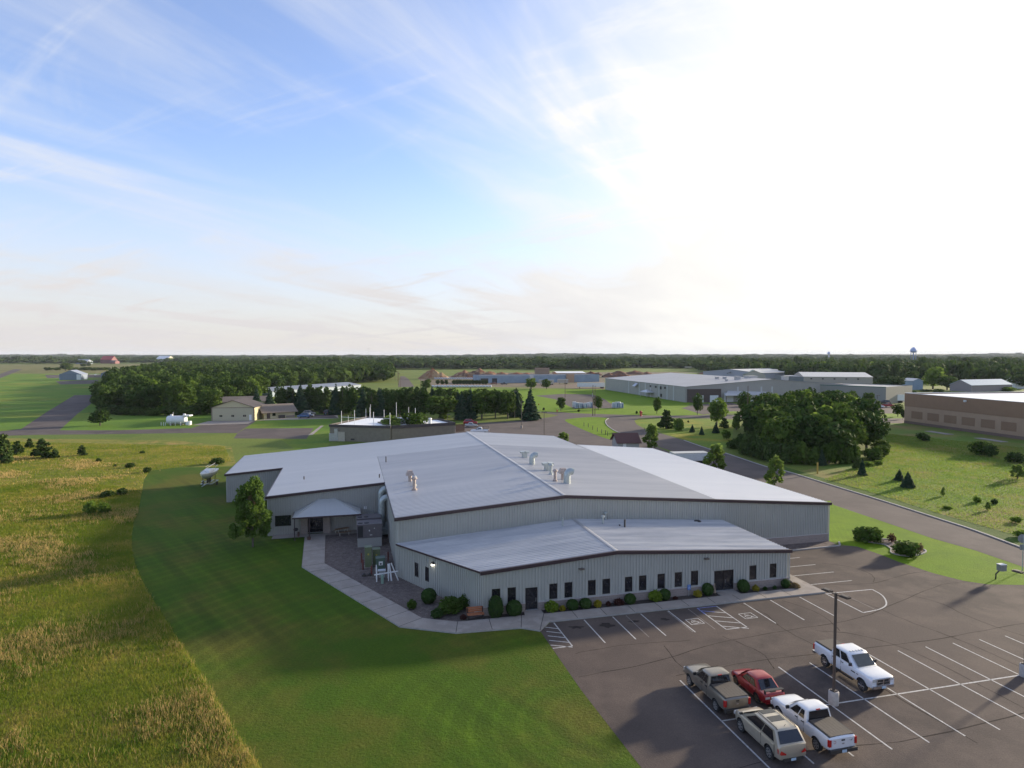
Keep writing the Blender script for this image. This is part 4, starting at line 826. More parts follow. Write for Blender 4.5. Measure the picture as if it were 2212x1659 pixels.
# mailbox and road sign
q = at('S4',1972,715); t = thing('mailbox', 'grey metal mailbox on a bent dark post on the lawn at the right', 'mailbox', (q.x,q.y,.02), .15)
m = MB(); m.beam((0,0,0),(0,0,.6),.09,.09); m.beam((0,0,.57),(.45,0,.95),.09,.09); m.build('post', black_m, t)
m = MB(); m.box(.3,.98,-.3,.25,.9,1.55); m.build('box', M('box_grey', (.24,.24,.235), .5, .2), t); m = MB(); m.box(.28,1.0,-.32,.27,1.55,1.59); m.build('lid', white_m, t)
q = at('S4',2197,642); t = thing('stop_sign', 'back of a grey octagonal road sign on a post at the right edge', 'sign', (q.x,q.y,.02), -.3)
m = MB(); m.tube((0,0,0),(0,0,3.9),.045); m.build('post', galv_m, t)
m = MB(); m.loft([[(.52*math.cos(R_(22.5+45*k)),y,3.5+.52*math.sin(R_(22.5+45*k))) for k in range(8)] for y in (.05,.065)]); m.build('sign_panel', M('sign_back', (.25,.255,.26), .5, .3), t)
m = MB(); m.box(-.3,.3,.05,.06,2.25,2.85); m.build('sign_panel', M('sign_back', (.25,.255,.26), .5, .3), t)
# boat on its trailer
q = at('R1',1768,1203); bx, by = q.x, q.y
tr_ = thing('boat_trailer', 'grey boat trailer with two wheels and uprights under the sailboat', 'trailer', (bx,by,.02), .12)
m = MB(); m.beam((0,-3.4,.55),(0,2.6,.55),.12,.12); m.beam((-.95,-1.2,.55),(-.95,2.4,.55),.1,.1); m.beam((.95,-1.2,.55),(.95,2.4,.55),.1,.1)
for y in (-1.2,.6,2.4): m.beam((-1.0,y,.55),(1.0,y,.55),.1,.1)
m.build('frame', galv_m, tr_)
for x in (-.55,.55):
    for y in (-1.1,1.6): m = MB(); m.beam((x,y,.55),(x*1.15,y,1.65),.08,.08); m.build('upright', dark_m, tr_)
for x in (-1.2,1.2):
    m = MB(); m.lathe([(.2,-.1),(.33,-.09),(.36,0),(.33,.09),(.2,.1)], (x,.6,.36), 'x', 16); m.build('wheel', tyre_m, tr_); m = MB(); m.box(x-.13,x+.13,.15,1.05,.72,.8); m.build('fender', galv_m, tr_)
bt = thing('sailboat', 'small cream sailboat with its mast lowered standing on a trailer left of the building', 'boat', (bx,by,.02), .12)
hull_m = M('hull_gelcoat', (.62,.58,.46), .35); deck_m = M('deck_white', (.66,.66,.64), .45)
m = MB(); rg = []
for y, w, zk in ((-3.1,.04,2.35),(-2.6,.45,1.85),(-1.6,.92,1.5),(0,1.2,1.35),(1.6,1.15,1.45),(2.9,.85,1.75)):
    zt = 2.55+.03*abs(y)**1.4*.6; rg.append([(-w,y,zt),(-w*.97,y,zt-.25),(-w*.75,y,(zk+zt)/2-.12),(-w*.3,y,zk+.08),(0,y,zk),(w*.3,y,zk+.08),(w*.75,y,(zk+zt)/2-.12),(w*.97,y,zt-.25),(w,y,zt),(0,y,zt+.06)])
m.loft(rg); m.build('hull', hull_m, bt, smooth=True)
m = MB(); m.box(-.09,.09,-.8,1.0,.62,1.42); m.build('keel', dark_m, bt)
m = MB(); m.loft([[(-.7,-1.7,2.62),(.7,-1.7,2.62),(.75,.9,2.62),(-.75,.9,2.62)],[(-.5,-1.3,2.98),(.5,-1.3,2.98),(.6,.8,3.0),(-.6,.8,3.0)]]); m.build('cabin', deck_m, bt)
m = MB(); m.tube((-.5,-1.6,2.98),(.45,2.2,3.75),.035); m.build('mast', M('mast_grey', (.3,.3,.3), .5), bt)
m = MB(); m.path([(.8,1.2,2.7),(.85,1.2,3.3),(.8,2.7,3.3),(-.8,2.7,3.3),(-.85,1.2,3.3),(-.8,1.2,2.7)], .025); m.path([(-.5,-2.3,2.75),(-.3,-2.9,3.2),(.3,-2.9,3.2),(.5,-2.3,2.75)], .025); m.build('guard_rail', alum_m, bt)
# ================================================================ vegetation
def leaf_quads(C, Rr, n, size, rng, out=.6, lo=.55, asp=1.25, flat=0., jit=.25):
    """n leaf-clump faces through the volume of blobs with centres C and radii Rr."""
    C, Rr = np.array(C, float), np.array(Rr, float); w = (Rr.prod(1))**(2/3); idx = rng.choice(len(C), n, p=w/w.sum())
    d = rng.normal(size=(n,3)); d /= np.linalg.norm(d, axis=1)[:,None]
    rad = lo+(1.06-lo)*rng.random(n)**.6
    P = C[idx]+d*Rr[idx]*rad[:,None]
    nm = d*out+rng.normal(size=(n,3))*(1-out)*.8; nm[:,2] += flat; nm /= np.linalg.norm(nm, axis=1)[:,None]
    return quads_at(P, nm, size*(.55+.9*rng.random(n)), rng, asp, jit)
def quads_at(P, nm, s, rng, asp=1.25, jit=.25):
    n = len(P); r = rng.normal(size=(n,3)); a = np.cross(nm, r); a /= np.linalg.norm(a, axis=1)[:,None]+1e-9; b = np.cross(nm, a)
    a *= (s*.5)[:,None]; b *= (s*.5*asp)[:,None]
    V_ = np.stack([P-a*(1+jit*rng.normal(size=(n,1)))-b, P+a-b*(1+jit*rng.normal(size=(n,1))), P+a*(1+jit*rng.normal(size=(n,1)))+b, P-a+b*(1+jit*rng.normal(size=(n,1)))], 1)
    return V_.reshape(-1,3), np.arange(4*n).reshape(-1,4)
def branches(mb, top, n, r, rng, z0, spread, hgt_, up=.55):
    mb.tube((0,0,-.1), (0,0,z0+.2), r*1.25, r, 8); mb.tube((0,0,z0), (rng.normal()*.1,rng.normal()*.1,top), r, r*.2, 6)
    for k in range(n):
        a = k*2.4+rng.random(); z = z0+(top-z0)*(.05+.75*k/max(1,n)); L_ = spread*(1-.5*k/n)*(.7+.3*rng.random())
        mid = (L_*.5*math.cos(a), L_*.5*math.sin(a), z+L_*up*.45); mb.tube((0,0,z), mid, r*.45, r*.28, 5); mb.tube(mid, (L_*math.cos(a), L_*math.sin(a), z+L_*up), r*.28, r*.06, 5)
leafs = dict(
 broad=M_leaf('leaf_broad', (0.038,0.073,0.012), (0.062,0.107,0.018), (0.105,0.156,0.029), .22),
 bright=M_leaf('leaf_bright', (.085,.145,.022), (.135,.21,.034), (.19,.27,.05), .45),
 dark=M_leaf('leaf_dark', (0.025,0.050,0.011), (0.040,0.075,0.016), (0.066,0.104,0.023), .15),
 spruce=M_leaf('needle_spruce', (0.023,0.048,0.024), (0.037,0.069,0.036), (0.057,0.097,0.053), .12),
 pine=M_leaf('needle_pine', (0.034,0.060,0.016), (0.055,0.091,0.023), (0.086,0.126,0.034), .18),
 ash=M_leaf('leaf_ash', (.11,.17,.035), (.16,.235,.05), (.22,.30,.075), .5),
 lime=M_leaf('leaf_lime', (.12,.19,.02), (.16,.235,.025), (.20,.27,.04), .35),
 gold=M_leaf('leaf_gold', (.26,.22,.02), (.34,.29,.03), (.40,.33,.06), .3),
 red=M_leaf('leaf_maroon', (.05,.02,.02), (.075,.03,.025), (.10,.045,.03), .3),
 box=M_leaf('leaf_box', (.026,.056,.014), (.042,.08,.02), (.062,.108,.028), .18),
 dead=M_leaf('leaf_dry', (.16,.12,.06), (.2,.15,.08), (.13,.13,.05), .3))
bark_m = M('bark', (.10,.08,.065), .9, sc=8, var=.3); birch_m = M('bark_pale', (.36,.33,.29), .9, sc=5, var=.35)
LIB = {}
def tree_mesh(kind, k):
    if (kind, k) in LIB: return LIB[kind, k]
    rng = np.random.default_rng(hash_(kind)+k*17); t = MB(); lf = leafs['broad']; bk = bark_m
    if kind in ('broad','bright','dark'):
        lf = leafs[kind]; C, Rr = [], []; nb = 11
        for i in range(nb):
            z = .30+.56*(i+.3)/nb; e = math.sin(min(1,(z-.12)/.5)*math.pi*.5)*(1-.55*max(0,(z-.55)/.45)); a = i*2.4+rng.random()*1.2; r = .27*e*(.35+.75*rng.random())
            C.append((r*math.cos(a), r*math.sin(a), z)); q = .13+.09*rng.random(); Rr.append((q*1.1,q*1.1,q*.85))
        C.append((0,0,.5)); Rr.append((.22,.22,.3)); v, f = leaf_quads(C, Rr, 1500, .046, rng, out=.5, lo=.5); branches(t, .75, 6, .022, rng, .16, .28, 1)
    elif kind == 'poplar':
        lf = leafs['bright']; C, Rr = [], []
        for i in range(12):
            z = .22+.72*i/12; a = i*2.1+rng.random(); r = .11*(1-.5*i/12); C.append((r*math.cos(a), r*math.sin(a), z)); q = (.13-.06*i/12)*(.8+.4*rng.random()); Rr.append((q,q,q*1.3))
        v, f = leaf_quads(C, Rr, 1300, .042, rng, out=.5); branches(t, .85, 6, .018, rng, .14, .2, 1, 1.2)
    elif kind == 'ash':             # airy young street tree with pointed ragged crown
        lf = leafs['ash']; C, Rr = [], []
        for i in range(16):
            z = .18+.74*i/16; a = i*2.4+rng.random(); r = .20*math.sin(min(1,(z-.05)/.35)*1.57)*(1-.75*max(0,(z-.4)/.6))*(.6+.6*rng.random()); C.append((r*math.cos(a), r*math.sin(a), z)); q = .05+.05*rng.random(); Rr.append((q,q,q*1.5))
        v, f = leaf_quads(C, Rr, 1500, .036, rng, out=.3, lo=.2); branches(t, .9, 9, .016, rng, .14, .22, 1, .9)
    elif kind == 'spruce':
        lf = leafs['spruce']; n = 1100; z = 1-np.sqrt(rng.random(n)); z = .05+.95*z; th = rng.random(n)*6.283; tiers = 13
        ph_ = (z*tiers) % 1.; r = .24*(1-z)**.9*(.62+.38*(1-ph_))*(.55+.5*rng.random(n)**.5)*(1+.12*np.sin(th*3+k)); P = np.stack([r*np.cos(th), r*np.sin(th), z-.06*r], 1)
        nm = np.stack([np.cos(th)*.5, np.sin(th)*.5, np.full(n,.75)], 1)+rng.normal(size=(n,3))*.35; nm /= np.linalg.norm(nm, axis=1)[:,None]
        v, f = quads_at(P, nm, (.05*(1-z)+.022)*(.7+.6*rng.random(n)), rng, 1.7); t.tube((0,0,-.02),(0,0,.95),.016,.002,6)
    elif kind == 'pine':
        lf = leafs['pine']; C, Rr = [], []
        for i in range(12):
            z = .12+.80*i/12; a = i*2.4+rng.random(); r = .22*(1-.75*i/12)*(.5+.7*rng.random()); C.append((r*math.cos(a), r*math.sin(a), z)); q = (.14-.07*i/12)*(.8+.5*rng.random()); Rr.append((q,q,q*.8))
        v, f = leaf_quads(C, Rr, 800, .055, rng, out=.35, asp=1.6); branches(t, .9, 6, .02, rng, .08, .25, 1, .3)
    elif kind in ('shrub','shrub_dark','shrub_bright'):
        lf = leafs[{'shrub':'broad','shrub_dark':'pine','shrub_bright':'bright'}[kind]]; C, Rr = [], []
        for i in range(8):
            a = i*2.4; r = .3*rng.random()**.5; C.append((r*math.cos(a), r*math.sin(a), .20+.45*rng.random()*(1-r))); q = .18+.14*rng.random(); Rr.append((q,q,q*1.15))
        v, f = leaf_quads(C, Rr, 650, .085, rng, out=.4); v[:,2] = np.abs(v[:,2]); t.tube((0,0,-.03),(0,0,.4),.03,.015,5)
        for a in (0.5,2.6,4.4): t.tube((0,0,.05),(.25*math.cos(a),.25*math.sin(a),.5),.018,.006,5)
    cm = np_mesh('crown', v, f, lf); tm = bpy.data.meshes.new('trunk'); tm.from_pydata(t.v, [], t.f); tm.materials.append(bk)
    LIB[kind, k] = (cm, tm); return LIB[kind, k]
def hash_(s): return sum(ord(c)*(i+3) for i, c in enumerate(s)) % 9973
cnt = {}
def tree(kind, p, h, w, label, group=None, name='tree', cat='tree', rz=None, k=None, z=0.):
    cnt[kind] = cnt.get(kind, -1)+1; cm, tm = tree_mesh(kind, cnt[kind] % 5 if k is None else k)
    base = {'spruce':.48,'poplar':.42,'ash':.5,'pine':.62,'shrub':.95,'shrub_dark':.95,'shrub_bright':.95}.get(kind, .76)
    t = thing(name, label, cat, (p[0], p[1], z), random.uniform(0,6.28) if rz is None else rz, group); s = w/base; t.scale = (s, s, h)
    link('crown', cm, t); link('trunk', tm, t); return t
def T(kind, r, x, yb, yt, w, label, group=None, name='tree', cat='tree', k=None):
    p = at(r, x, yb); sc = REG[r][2]*p.y/F
    return tree(kind, p, max(.3, hgt(r, x, yb, yt)), w*sc, label, group, name, cat, k=k)
# --- the tree on the near lawn: its own fuller mesh
rng = np.random.default_rng(5); C, Rr = [], []
for i in range(46):
    z = 1.45+6.0*i/46; a = i*2.4+rng.random(); r = (2.35*math.sin(min(1,(z-.7)/1.8)*1.57)*(1-.74*max(0,(z-2.8)/4.9)))*(.3+.65*rng.random()**.6); C.append((r*math.cos(a), r*math.sin(a), z)); q = .34+.30*rng.random(); Rr.append((q,q,q*1.25))
v, f = leaf_quads(C, Rr, 8500, .15, rng, out=.3, lo=.25)
p = at('S1',395,905); lt = thing('tree', 'airy green tree with some dry twigs on the mown lawn left of the porch', 'tree', (p.x,p.y,0))
link('crown', np_mesh('crown', v, f, M_leaf('leaf_lawn_tree', (.06,.11,.02), (.095,.16,.03), (.14,.215,.045), .4)), lt); m = MB(); branches(m, 7.6, 12, .10, rng, 1.1, 1.7, 1, 1.0); m.build('trunk', bark_m, lt)
v, f = leaf_quads([(.1,-.5,5.2),(-.2,-.6,4.0),(.2,-.4,6.1)], [(.4,.3,.9),(.5,.3,.7),(.3,.25,.6)], 420, .15, rng, out=.3, lo=.3); o = link('dry_twigs', np_mesh('dry_twigs', v, f, leafs['dead']), lt)
s_ = hgt('S1',395,905,315)/8.0; lt.scale = (s_,)*3
# --- trees close behind / right of the building
g_ = 'young street trees by the building'
T('ash','R4',625,905,680,150,'young ash tree beside the brown roofed shed, behind the white roof',g_)
T('ash','R4',1165,1095,845,190,'young ash tree in front of the white box trailer, at the roof edge',g_)
T('ash','R4',1665,1228,945,165,'young ash tree standing alone by the road right of the white roof',g_)
T('ash','R3',1510,862,742,115,'small ash tree peeping over the roof beside the neighbouring lot',g_)
T('broad','R3',255,800,565,255,'round dark green tree in front of the flat roofed brown building')
T('ash','R3',60,810,600,240,'thin feathery tree left of the round dark tree by the flat roofed building')
# --- roadside and field trees
for k_, r, x, yb, yt, w, lab in (
 ('broad','R4',672,592,450,78,'small round tree on the roadside lawn before the long grey warehouse'),('broad','R4',1015,600,420,90,'upright street tree beside the brown dock of the grey warehouse'),
 ('bright','R4',1180,700,455,170,'tall light green tree on the yellow meadow with a small spruce at its foot'),('pine','R4',752,720,545,135,'bushy dark pine at the road bend on the yellow meadow'),
 ('shrub_bright','R4',860,735,590,90,'leafy young tree right of the bushy pine at the bend'),('pine','R4',1242,715,618,80,'round dark pine right of the tall light green tree'),
 ('poplar','R4',1345,730,600,70,'slim light green tree at the left edge of the dark grove'),('broad','R4',1415,592,405,125,'round dark street tree beside the wooden utility pole by the grove'),
 ('broad','R4',1595,520,410,120,'round tree top showing above the grove before the brown wall'),('broad','R3',1490,567,442,78,'small round tree on the lawn left of the double utility pole'),
 ('broad','R3',1806,560,440,86,'small round tree right of the double utility pole'),('bright','R3',1240,385,285,110,'round bright green tree before the pale blue factory'),
 ('broad','R3',1368,385,298,85,'round tree right of the bright green one before the factory'),('broad','R3',352,395,300,90,'leafy tree at the end of the row of white sacks'),
 ('broad','R5',760,545,398,105,'round street tree hiding the dark car at the grey warehouse'),('broad','R5',897,548,400,108,'round street tree between the dark car and the lamp post'),
 ('broad','R5',885,628,500,88,'smaller round tree nearest the road left of the lamp post'),('broad','R5',1143,618,508,88,'small round tree at the corner of the long brown building'),
 ('dark','R5',1186,640,550,40,'dark narrow shrub against the corner of the brown building'),
 ('shrub_dark','R5',1360,822,738,105,'dark round bush near the wall of the brown building'),('shrub','R5',1835,940,800,150,'large leafy bush left one of the pair before the brown wall'),
 ('shrub_dark','R5',1925,955,835,110,'dark bush right one of the pair before the brown wall'),('shrub_dark','R5',2130,1005,905,140,'wide dark bush at the right edge before the brown wall'),
 ('ash','R5',2155,1150,1020,125,'sparse young tree in the right meadow near the picture edge'),('pine','R5',805,1060,945,75,'left pine of the pair in front of the dark grove'),
 ('spruce','R5',842,1115,965,72,'right pine of the pair in front of the dark grove'),('spruce','R5',497,1030,885,85,'blue green spruce at the foot of the dark grove by the road'),
 ('spruce','R5',1155,1160,1058,85,'left spruce of the pair standing in the open right meadow'),('spruce','R5',1226,1218,1080,115,'right and larger spruce of the pair in the open right meadow'),
 ('ash','R5',1525,1293,1212,40,'thin sapling in the right meadow'),('ash','R5',1908,1412,1338,52,'sapling in the rusty weeds nearest the road'),('shrub_dark','R5',1965,1358,1300,58,'small dark bush behind the sapling in the rusty weeds'),
 ('shrub_bright','R5',1565,1398,1365,75,'low bright green bush in the rusty weeds'),('shrub_bright','R5',2140,1515,1460,85,'low green bush at the right edge by the road'),('shrub_bright','R5',2185,1640,1560,110,'green weeds at the road edge at the far right'),
 ('shrub_bright','R5',1815,1345,1285,70,'pale green weed clump in the middle of the right meadow'),('shrub_bright','R5',900,1035,980,80,'pale green bush at the right foot of the grove'),('shrub_bright','R5',980,1025,975,65,'small pale bush just right of the one at the foot of the grove'),
 ('spruce','R4',972,750,680,50,'left little spruce of the two in the yellow meadow'),('spruce','R4',1052,772,695,45,'right little spruce of the two in the yellow meadow'),('spruce','R4',1170,757,662,65,'little spruce at the foot of the tall light green tree'),
 ('shrub_bright','R4',1262,812,715,75,'pale willow like shrub on the yellow meadow by the grove'),('shrub_dark','R4',937,668,648,22,'tiny dark bush on the yellow meadow'),
 ('pine','R1',15,1010,745,170,'big dark pine cut by the left edge of the picture'),('pine','R1',150,938,812,110,'dark pine between the big pines at the left edge'),('pine','R1',250,882,795,70,'small pine behind the others at the left edge'),
 ('pine','R1',362,965,795,160,'broad dark pine right of the group at the left edge'),('pine','R1',465,968,880,68,'small pine at the right foot of the broad dark pine'),('pine','R1',692,948,853,75,'lone small pine in the left meadow'),
 ('shrub_dark','R1',1206,928,900,38,'tiny dark bush highest in the left meadow'),('shrub_dark','R1',832,1003,962,48,'small dark bush below the lone small pine'),('shrub_dark','R1',1105,1050,1000,78,'low dark bush in the middle of the left meadow'),
 ('shrub_dark','R1',1246,1090,1028,72,'low dark bush nearest the sailboat'),('shrub_dark','R1',976,1042,1016,28,'tiny bush in the middle of the left meadow'),('shrub_dark','R1',905,1300,1228,115,'dark bush left one of the pair at the lawn edge'),
 ('shrub_dark','R1',1028,1278,1212,95,'dark bush right one of the pair at the lawn edge'),('shrub_bright','R1',770,1440,1295,110,'bright green sapling bush left of the pair in the left meadow'),('shrub_bright','R1',886,1438,1332,115,'bright green round bush right of the pair in the left meadow'),
 ('shrub_dark','R1',1835,1018,958,120,'dark weedy bush behind the rear wing of the building'),('dark','R1',848,692,555,185,'lone round dark green tree beside the taxiway'),('broad','R1',556,232,162,105,'bushy tree beyond the small grey hangar'),
 ('shrub_dark','R1',705,192,158,50,'dark round tree in front of the far red barn'),('shrub_dark','R1',752,190,160,40,'second dark round tree in front of the far red barn')):
    nm = 'bush' if 'shrub' in k_ else ('conifer' if k_ in ('spruce','pine') else 'tree'); T(k_, r, x, yb, yt, w, lab, None, nm, {'bush':'bush'}.get(nm,'tree'))
for i, x in enumerate((395,432,480,600,640,690,722,760,795,830,870,910)):
    T('shrub' if i % 3 else 'shrub_dark','R1',x,226-(i%2)*3,192,40+8*(i%3),'small bush in the line along the far field beyond the grey hangar','bushes in the line along the far field','bush','bush')
for i, x in enumerate((445,484,518,585,612,640,668,694,720,746,772,800,828,855)):
    T('dark','R3',x,352,303,38,'dark clipped conifer in the row beside the white sacks','row of clipped conifers by the white sacks','conifer','tree')
for i,(x, y) in enumerate(((1345,565),(1640,578),(500,592),(2165,590))): T('shrub_dark','R3' if i != 2 else 'R4',x,y,y-28,22,'tiny dark bush on the roadside lawn','tiny bushes on the roadside lawn','bush','bush')
# --- conifer belt behind the flat roofed building
belt = [('R2',430,590,350,80,'spruce'),('R2',540,600,365,95,'spruce'),('R2',640,560,385,85,'broad'),('R2',720,560,345,90,'spruce'),('R2',800,570,330,95,'spruce'),('R2',830,600,440,120,'spruce'),('R2',880,565,320,100,'pine'),('R2',950,570,345,110,'pine'),
 ('R2',1020,590,350,110,'pine'),('R2',1100,600,330,105,'spruce'),('R2',1160,600,345,120,'pine'),('R2',1230,610,345,110,'dark'),('R2',1300,610,440,110,'poplar'),('R2',1330,615,360,115,'spruce'),('R2',1410,620,375,120,'pine'),('R2',1480,620,370,110,'spruce'),
 ('R2',1560,620,400,130,'pine'),('R2',1560,560,470,90,'poplar'),('R2',1640,625,370,130,'dark'),('R2',1720,625,345,130,'pine'),('R2',1790,630,350,110,'pine'),('R2',1850,630,380,120,'dark'),('R2',1980,640,420,250,'broad'),('R2',2010,640,580,80,'poplar'),
 ('R3',560,560,375,120,'broad'),('R3',650,645,400,105,'spruce'),('R3',725,640,365,95,'spruce'),('R3',820,640,385,170,'broad'),('R3',845,600,370,100,'dark'),('R3',935,630,375,110,'dark'),('R3',1005,600,385,90,'pine'),('R3',1040,635,395,130,'broad'),('R3',1112,620,365,100,'spruce'),('R3',1230,648,368,130,'spruce')]
belt += [('R2', x, 560, 350+(x*7)%40, 105, ('pine','spruce','dark')[(x//75) % 3]) for x in range(640, 2130, 75)] + [('R3', x, 575, 385+(x*7)%30, 100, ('dark','pine','spruce')[(x//70) % 3]) for x in range(480, 1120, 70)]
for r, x, yb, yt, w, k_ in belt:
    T(k_, r, x, yb, yt, w*1.3, {'spruce':'dark spruce in the belt of conifers behind the flat roofed building','pine':'dark bushy pine in the belt behind the flat roofed building','broad':'leafy green tree among the conifers behind the flat roofed building','dark':'dark leafy tree in the belt behind the flat roofed building','poplar':'light green young tree before the dark conifer belt'}[k_] if (r, x, w) != ('R3',1230,130) else 'large symmetrical blue spruce at the right end of the conifer belt',
      None if (r, x) == ('R3',1230) else 'trees of the belt behind the flat roofed building', 'conifer' if k_ in ('spruce','pine') else 'tree')
# --- dark grove at the right
def scatter(poly, step, rng, jit=.42):
    P = np.array([(p[0],p[1]) for p in poly]); x0, y0 = P.min(0); x1, y1 = P.max(0)
    g1, g2 = np.meshgrid(np.arange(x0, x1, step), np.arange(y0, y1, step)); Q = np.stack([g1.ravel(), g2.ravel()], 1); Q += rng.uniform(-jit, jit, Q.shape)*step
    return Q[in_poly(Q, P)]
rng = np.random.default_rng(11)
grove = [at('R4',1420,890), at('R4',1640,985), at('R5',250,1000), at('R5',560,1010), at('R5',820,985), at('R5',960,925), at('R5',930,800), at('R5',820,690), at('R5',600,640), at('R4',1600,680), at('R4',1480,740)]
for i, q in enumerate(scatter(grove, 6.6, rng)):
    k_ = ('dark','broad','dark','poplar','broad','dark')[i % 6]; h = rng.uniform(8.5,12.8)
    tree(k_, q, h, rng.uniform(7.5,10.5) if k_ != 'poplar' else 6.5, 'leafy tree packed into the dark grove right of the road', 'trees of the dark grove right of the road')
for x, y, yt in ((1340,890,780),(1400,915,740),(1450,940,690),(1520,965,760),(1580,985,800),(1640,1000,780),(1700,1010,820),(1770,1015,800)): T('shrub_dark','R4',x,y,yt,150,'low dark tree on the road side edge of the grove','low trees at the edge of the grove')
for x, y, yt in ((250,1015,820),(330,1020,790),(410,1022,830),(560,1020,800),(620,1018,760),(700,1015,800),(760,1008,780),(930,985,840),(990,955,830),(1000,900,790)): T('shrub','R5',x,y,yt,150,'leafy low tree along the front edge of the grove','low trees at the front of the grove')
# --- the large wood on the left
wood_p = [at('R1',845,500), at('R1',935,600), at('R1',1300,612), at('R1',1800,600), at('R2',60,560), at('R2',380,520), at('R2',430,470), at('R2',560,420), at('R2',1320,330), at('R2',1560,325), at('R2',1555,258), at('R2',1300,205), at('R1',2000,205), at('R1',1450,222), at('R1',1000,330)]
Q = scatter(wood_p, 9.5, rng); bl = [at('R2',540,470), at('R2',1330,392), at('R2',1330,345), at('R2',540,420)]; bx0 = [p for p in bl]
Q = Q[~in_poly(Q, bl)]; Q = Q[np.argsort(Q[:,1])]
NW = 190
for i, q in enumerate(Q[:NW]):
    k_ = ('broad','dark','broad','dark','broad','poplar','dark','pine')[i % 8]; h = rng.uniform(10,14.5)
    tree(k_, q, h, rng.uniform(8,12) if k_ not in ('poplar','pine') else 7, {'pine':'pine among the broadleaf trees of the large left wood','poplar':'slim light tree among the large left wood'}.get(k_, 'broadleaf tree of the large wood left of the cream hangar'), 'trees of the large wood on the left', 'conifer' if k_ == 'pine' else 'tree')
for i, u in enumerate(np.linspace(0, 1, 34)):
    pp_ = [at('R1',838,470), at('R1',850,520), at('R1',930,600), at('R1',1300,613), at('R1',1800,602)]; L4 = u*4; k = min(3, int(L4)); q = pp_[k]+(pp_[k+1]-pp_[k])*(L4-k)
    tree('shrub_dark' if i % 2 else 'shrub', (q.x+rng.uniform(-2,2), q.y+rng.uniform(0,3)), rng.uniform(2.5,5.5), rng.uniform(5,8), 'low bush of the undergrowth along the front edge of the large left wood', 'undergrowth along the front edge of the large left wood', 'bush', 'bush')
def forest(name, P, Hh, Wd, quads, leaf, label=None, qs=1., zb=None):
    """One mass of tree crowns too far or too many to count."""
    rng = np.random.default_rng(hash_(name)+len(P)); n = len(P); V_, Q_ = [], []
    base = []
    for k in range(8):
        C = [(0,0,.55)]+[(.26*math.cos(a+k), .26*math.sin(a+k), z) for a, z in zip(np.arange(6)*1.05, (.45,.62,.5,.7,.55,.66))]+[(.05,.03,.8)]
        Rr = [(.36,.36,.4)]+[(.2+.06*rng.random(),)*2+(.2,) for _ in range(6)]+[(.17,.17,.18)]
        v, f = leaf_quads(C, Rr, quads, .17*qs, rng, out=.75, lo=.75); base.append(v)
    out = np.empty((n, quads*4, 3), np.float32)
    for i in range(n):
        b = base[i % 8]; a = rng.random()*6.28; c, s = math.cos(a), math.sin(a); w = Wd[i]
        out[i,:,0] = P[i,0]+(b[:,0]*c-b[:,1]*s)*w; out[i,:,1] = P[i,1]+(b[:,0]*s+b[:,1]*c)*w; out[i,:,2] = (0 if zb is None else zb[i])+b[:,2]*Hh[i]
    v = out.reshape(-1,3); me = np_mesh(name, v, np.arange(len(v)).reshape(-1,4), leaf); o = link(name, me); o['kind'] = 'stuff'
    if label: o['label'] = label
    return o
far_leaf = M_leaf('leaf_far', (.03,.058,.013), (.05,.086,.018), (.085,.125,.027), .25, world_sc=.02)
R2_ = Q[NW:]; n = len(R2_)
if n: forest('wood_canopy', R2_, rng.uniform(10,15,n), rng.uniform(10,14,n), 130, far_leaf, 'far part of the large left wood')
# mid and far woods
def ringwood(y0, y1, step, xr, rng, wmin, keep=None):
    P, Hh, Wd = [], [], []; y = y0
    while y < y1:
        wd = max(wmin, .017*y); xs = np.arange(xr[0]*y, xr[1]*y, wd*.62); xs = xs+rng.uniform(-.4,.4,len(xs))*wd
        P.append(np.stack([xs, y+rng.uniform(-.5,.5,len(xs))*step*y], 1)); Hh.append(np.where(rng.random(len(xs)) < .12, 1.3, 1)*rng.uniform(8,15.5,len(xs))+2.5*np.sin(xs*.013+y)); Wd.append(wd*rng.uniform(.8,1.5,len(xs))); y *= 1+step
    P, Hh, Wd = np.concatenate(P), np.concatenate(Hh), np.concatenate(Wd)
    if keep is not None: k = keep(P); P, Hh, Wd = P[k], Hh[k], Wd[k]
    return P, Hh, Wd
rng = np.random.default_rng(21)
uu = lambda P: CX+F*P[:,0]/P[:,1]                  # bearing of each tree from the viewpoint
fields = [[at('R4',420,262), at('R4',1010,262), at('R4',1000,212), at('R4',430,204)],[at('R1',600,178), at('R1',900,166), at('R1',1900,166), at('R1',1900,175)], [at('R1',-300,180), at('R1',300,176), at('R1',300,172), at('R1',-300,172)]]
def keepf(P):
    u = uu(P); ylim = np.interp(u, [-900,330,380,620,830,1060,1250,1420,1600,1700,1900,2300,3200], [1700,1650,1500,1000,1020,1080,980,1080,760,640,540,500,480])
    k = P[:,1] > ylim
    for fp in fields: k &= ~in_poly(P, fp)
    return k
P_, H_, W_d = ringwood(480, 1300, .03, (-1.0,1.0), rng, 9, keepf); forest('woodland', P_, H_, W_d, 90, far_leaf)
P_, H_, W_d = ringwood(1300, 6300, .04, (-.95,.95), rng, 20, keepf)
hz = lambda x, y: np.clip((y-3000)/4200, 0, 1)*(16+9*np.sin(x*.0011+1.2)+6*np.sin(x*.0029+.4)+np.clip((x+400)/2500, 0, 1)*12)
forest('forest', P_, H_, W_d, 64, far_leaf, zb=hz(P_[:,0], P_[:,1]))
gx = np.linspace(-9500, 9500, 120); gy = np.linspace(3000, 12000, 14); m = MB()
m.v = [(x, y, float(hz(x, min(y, 7200)))-.5) for y in gy for x in gx]
m.f = [(j*120+i, j*120+i+1, (j+1)*120+i+1, (j+1)*120+i) for j in range(13) for i in range(119)]
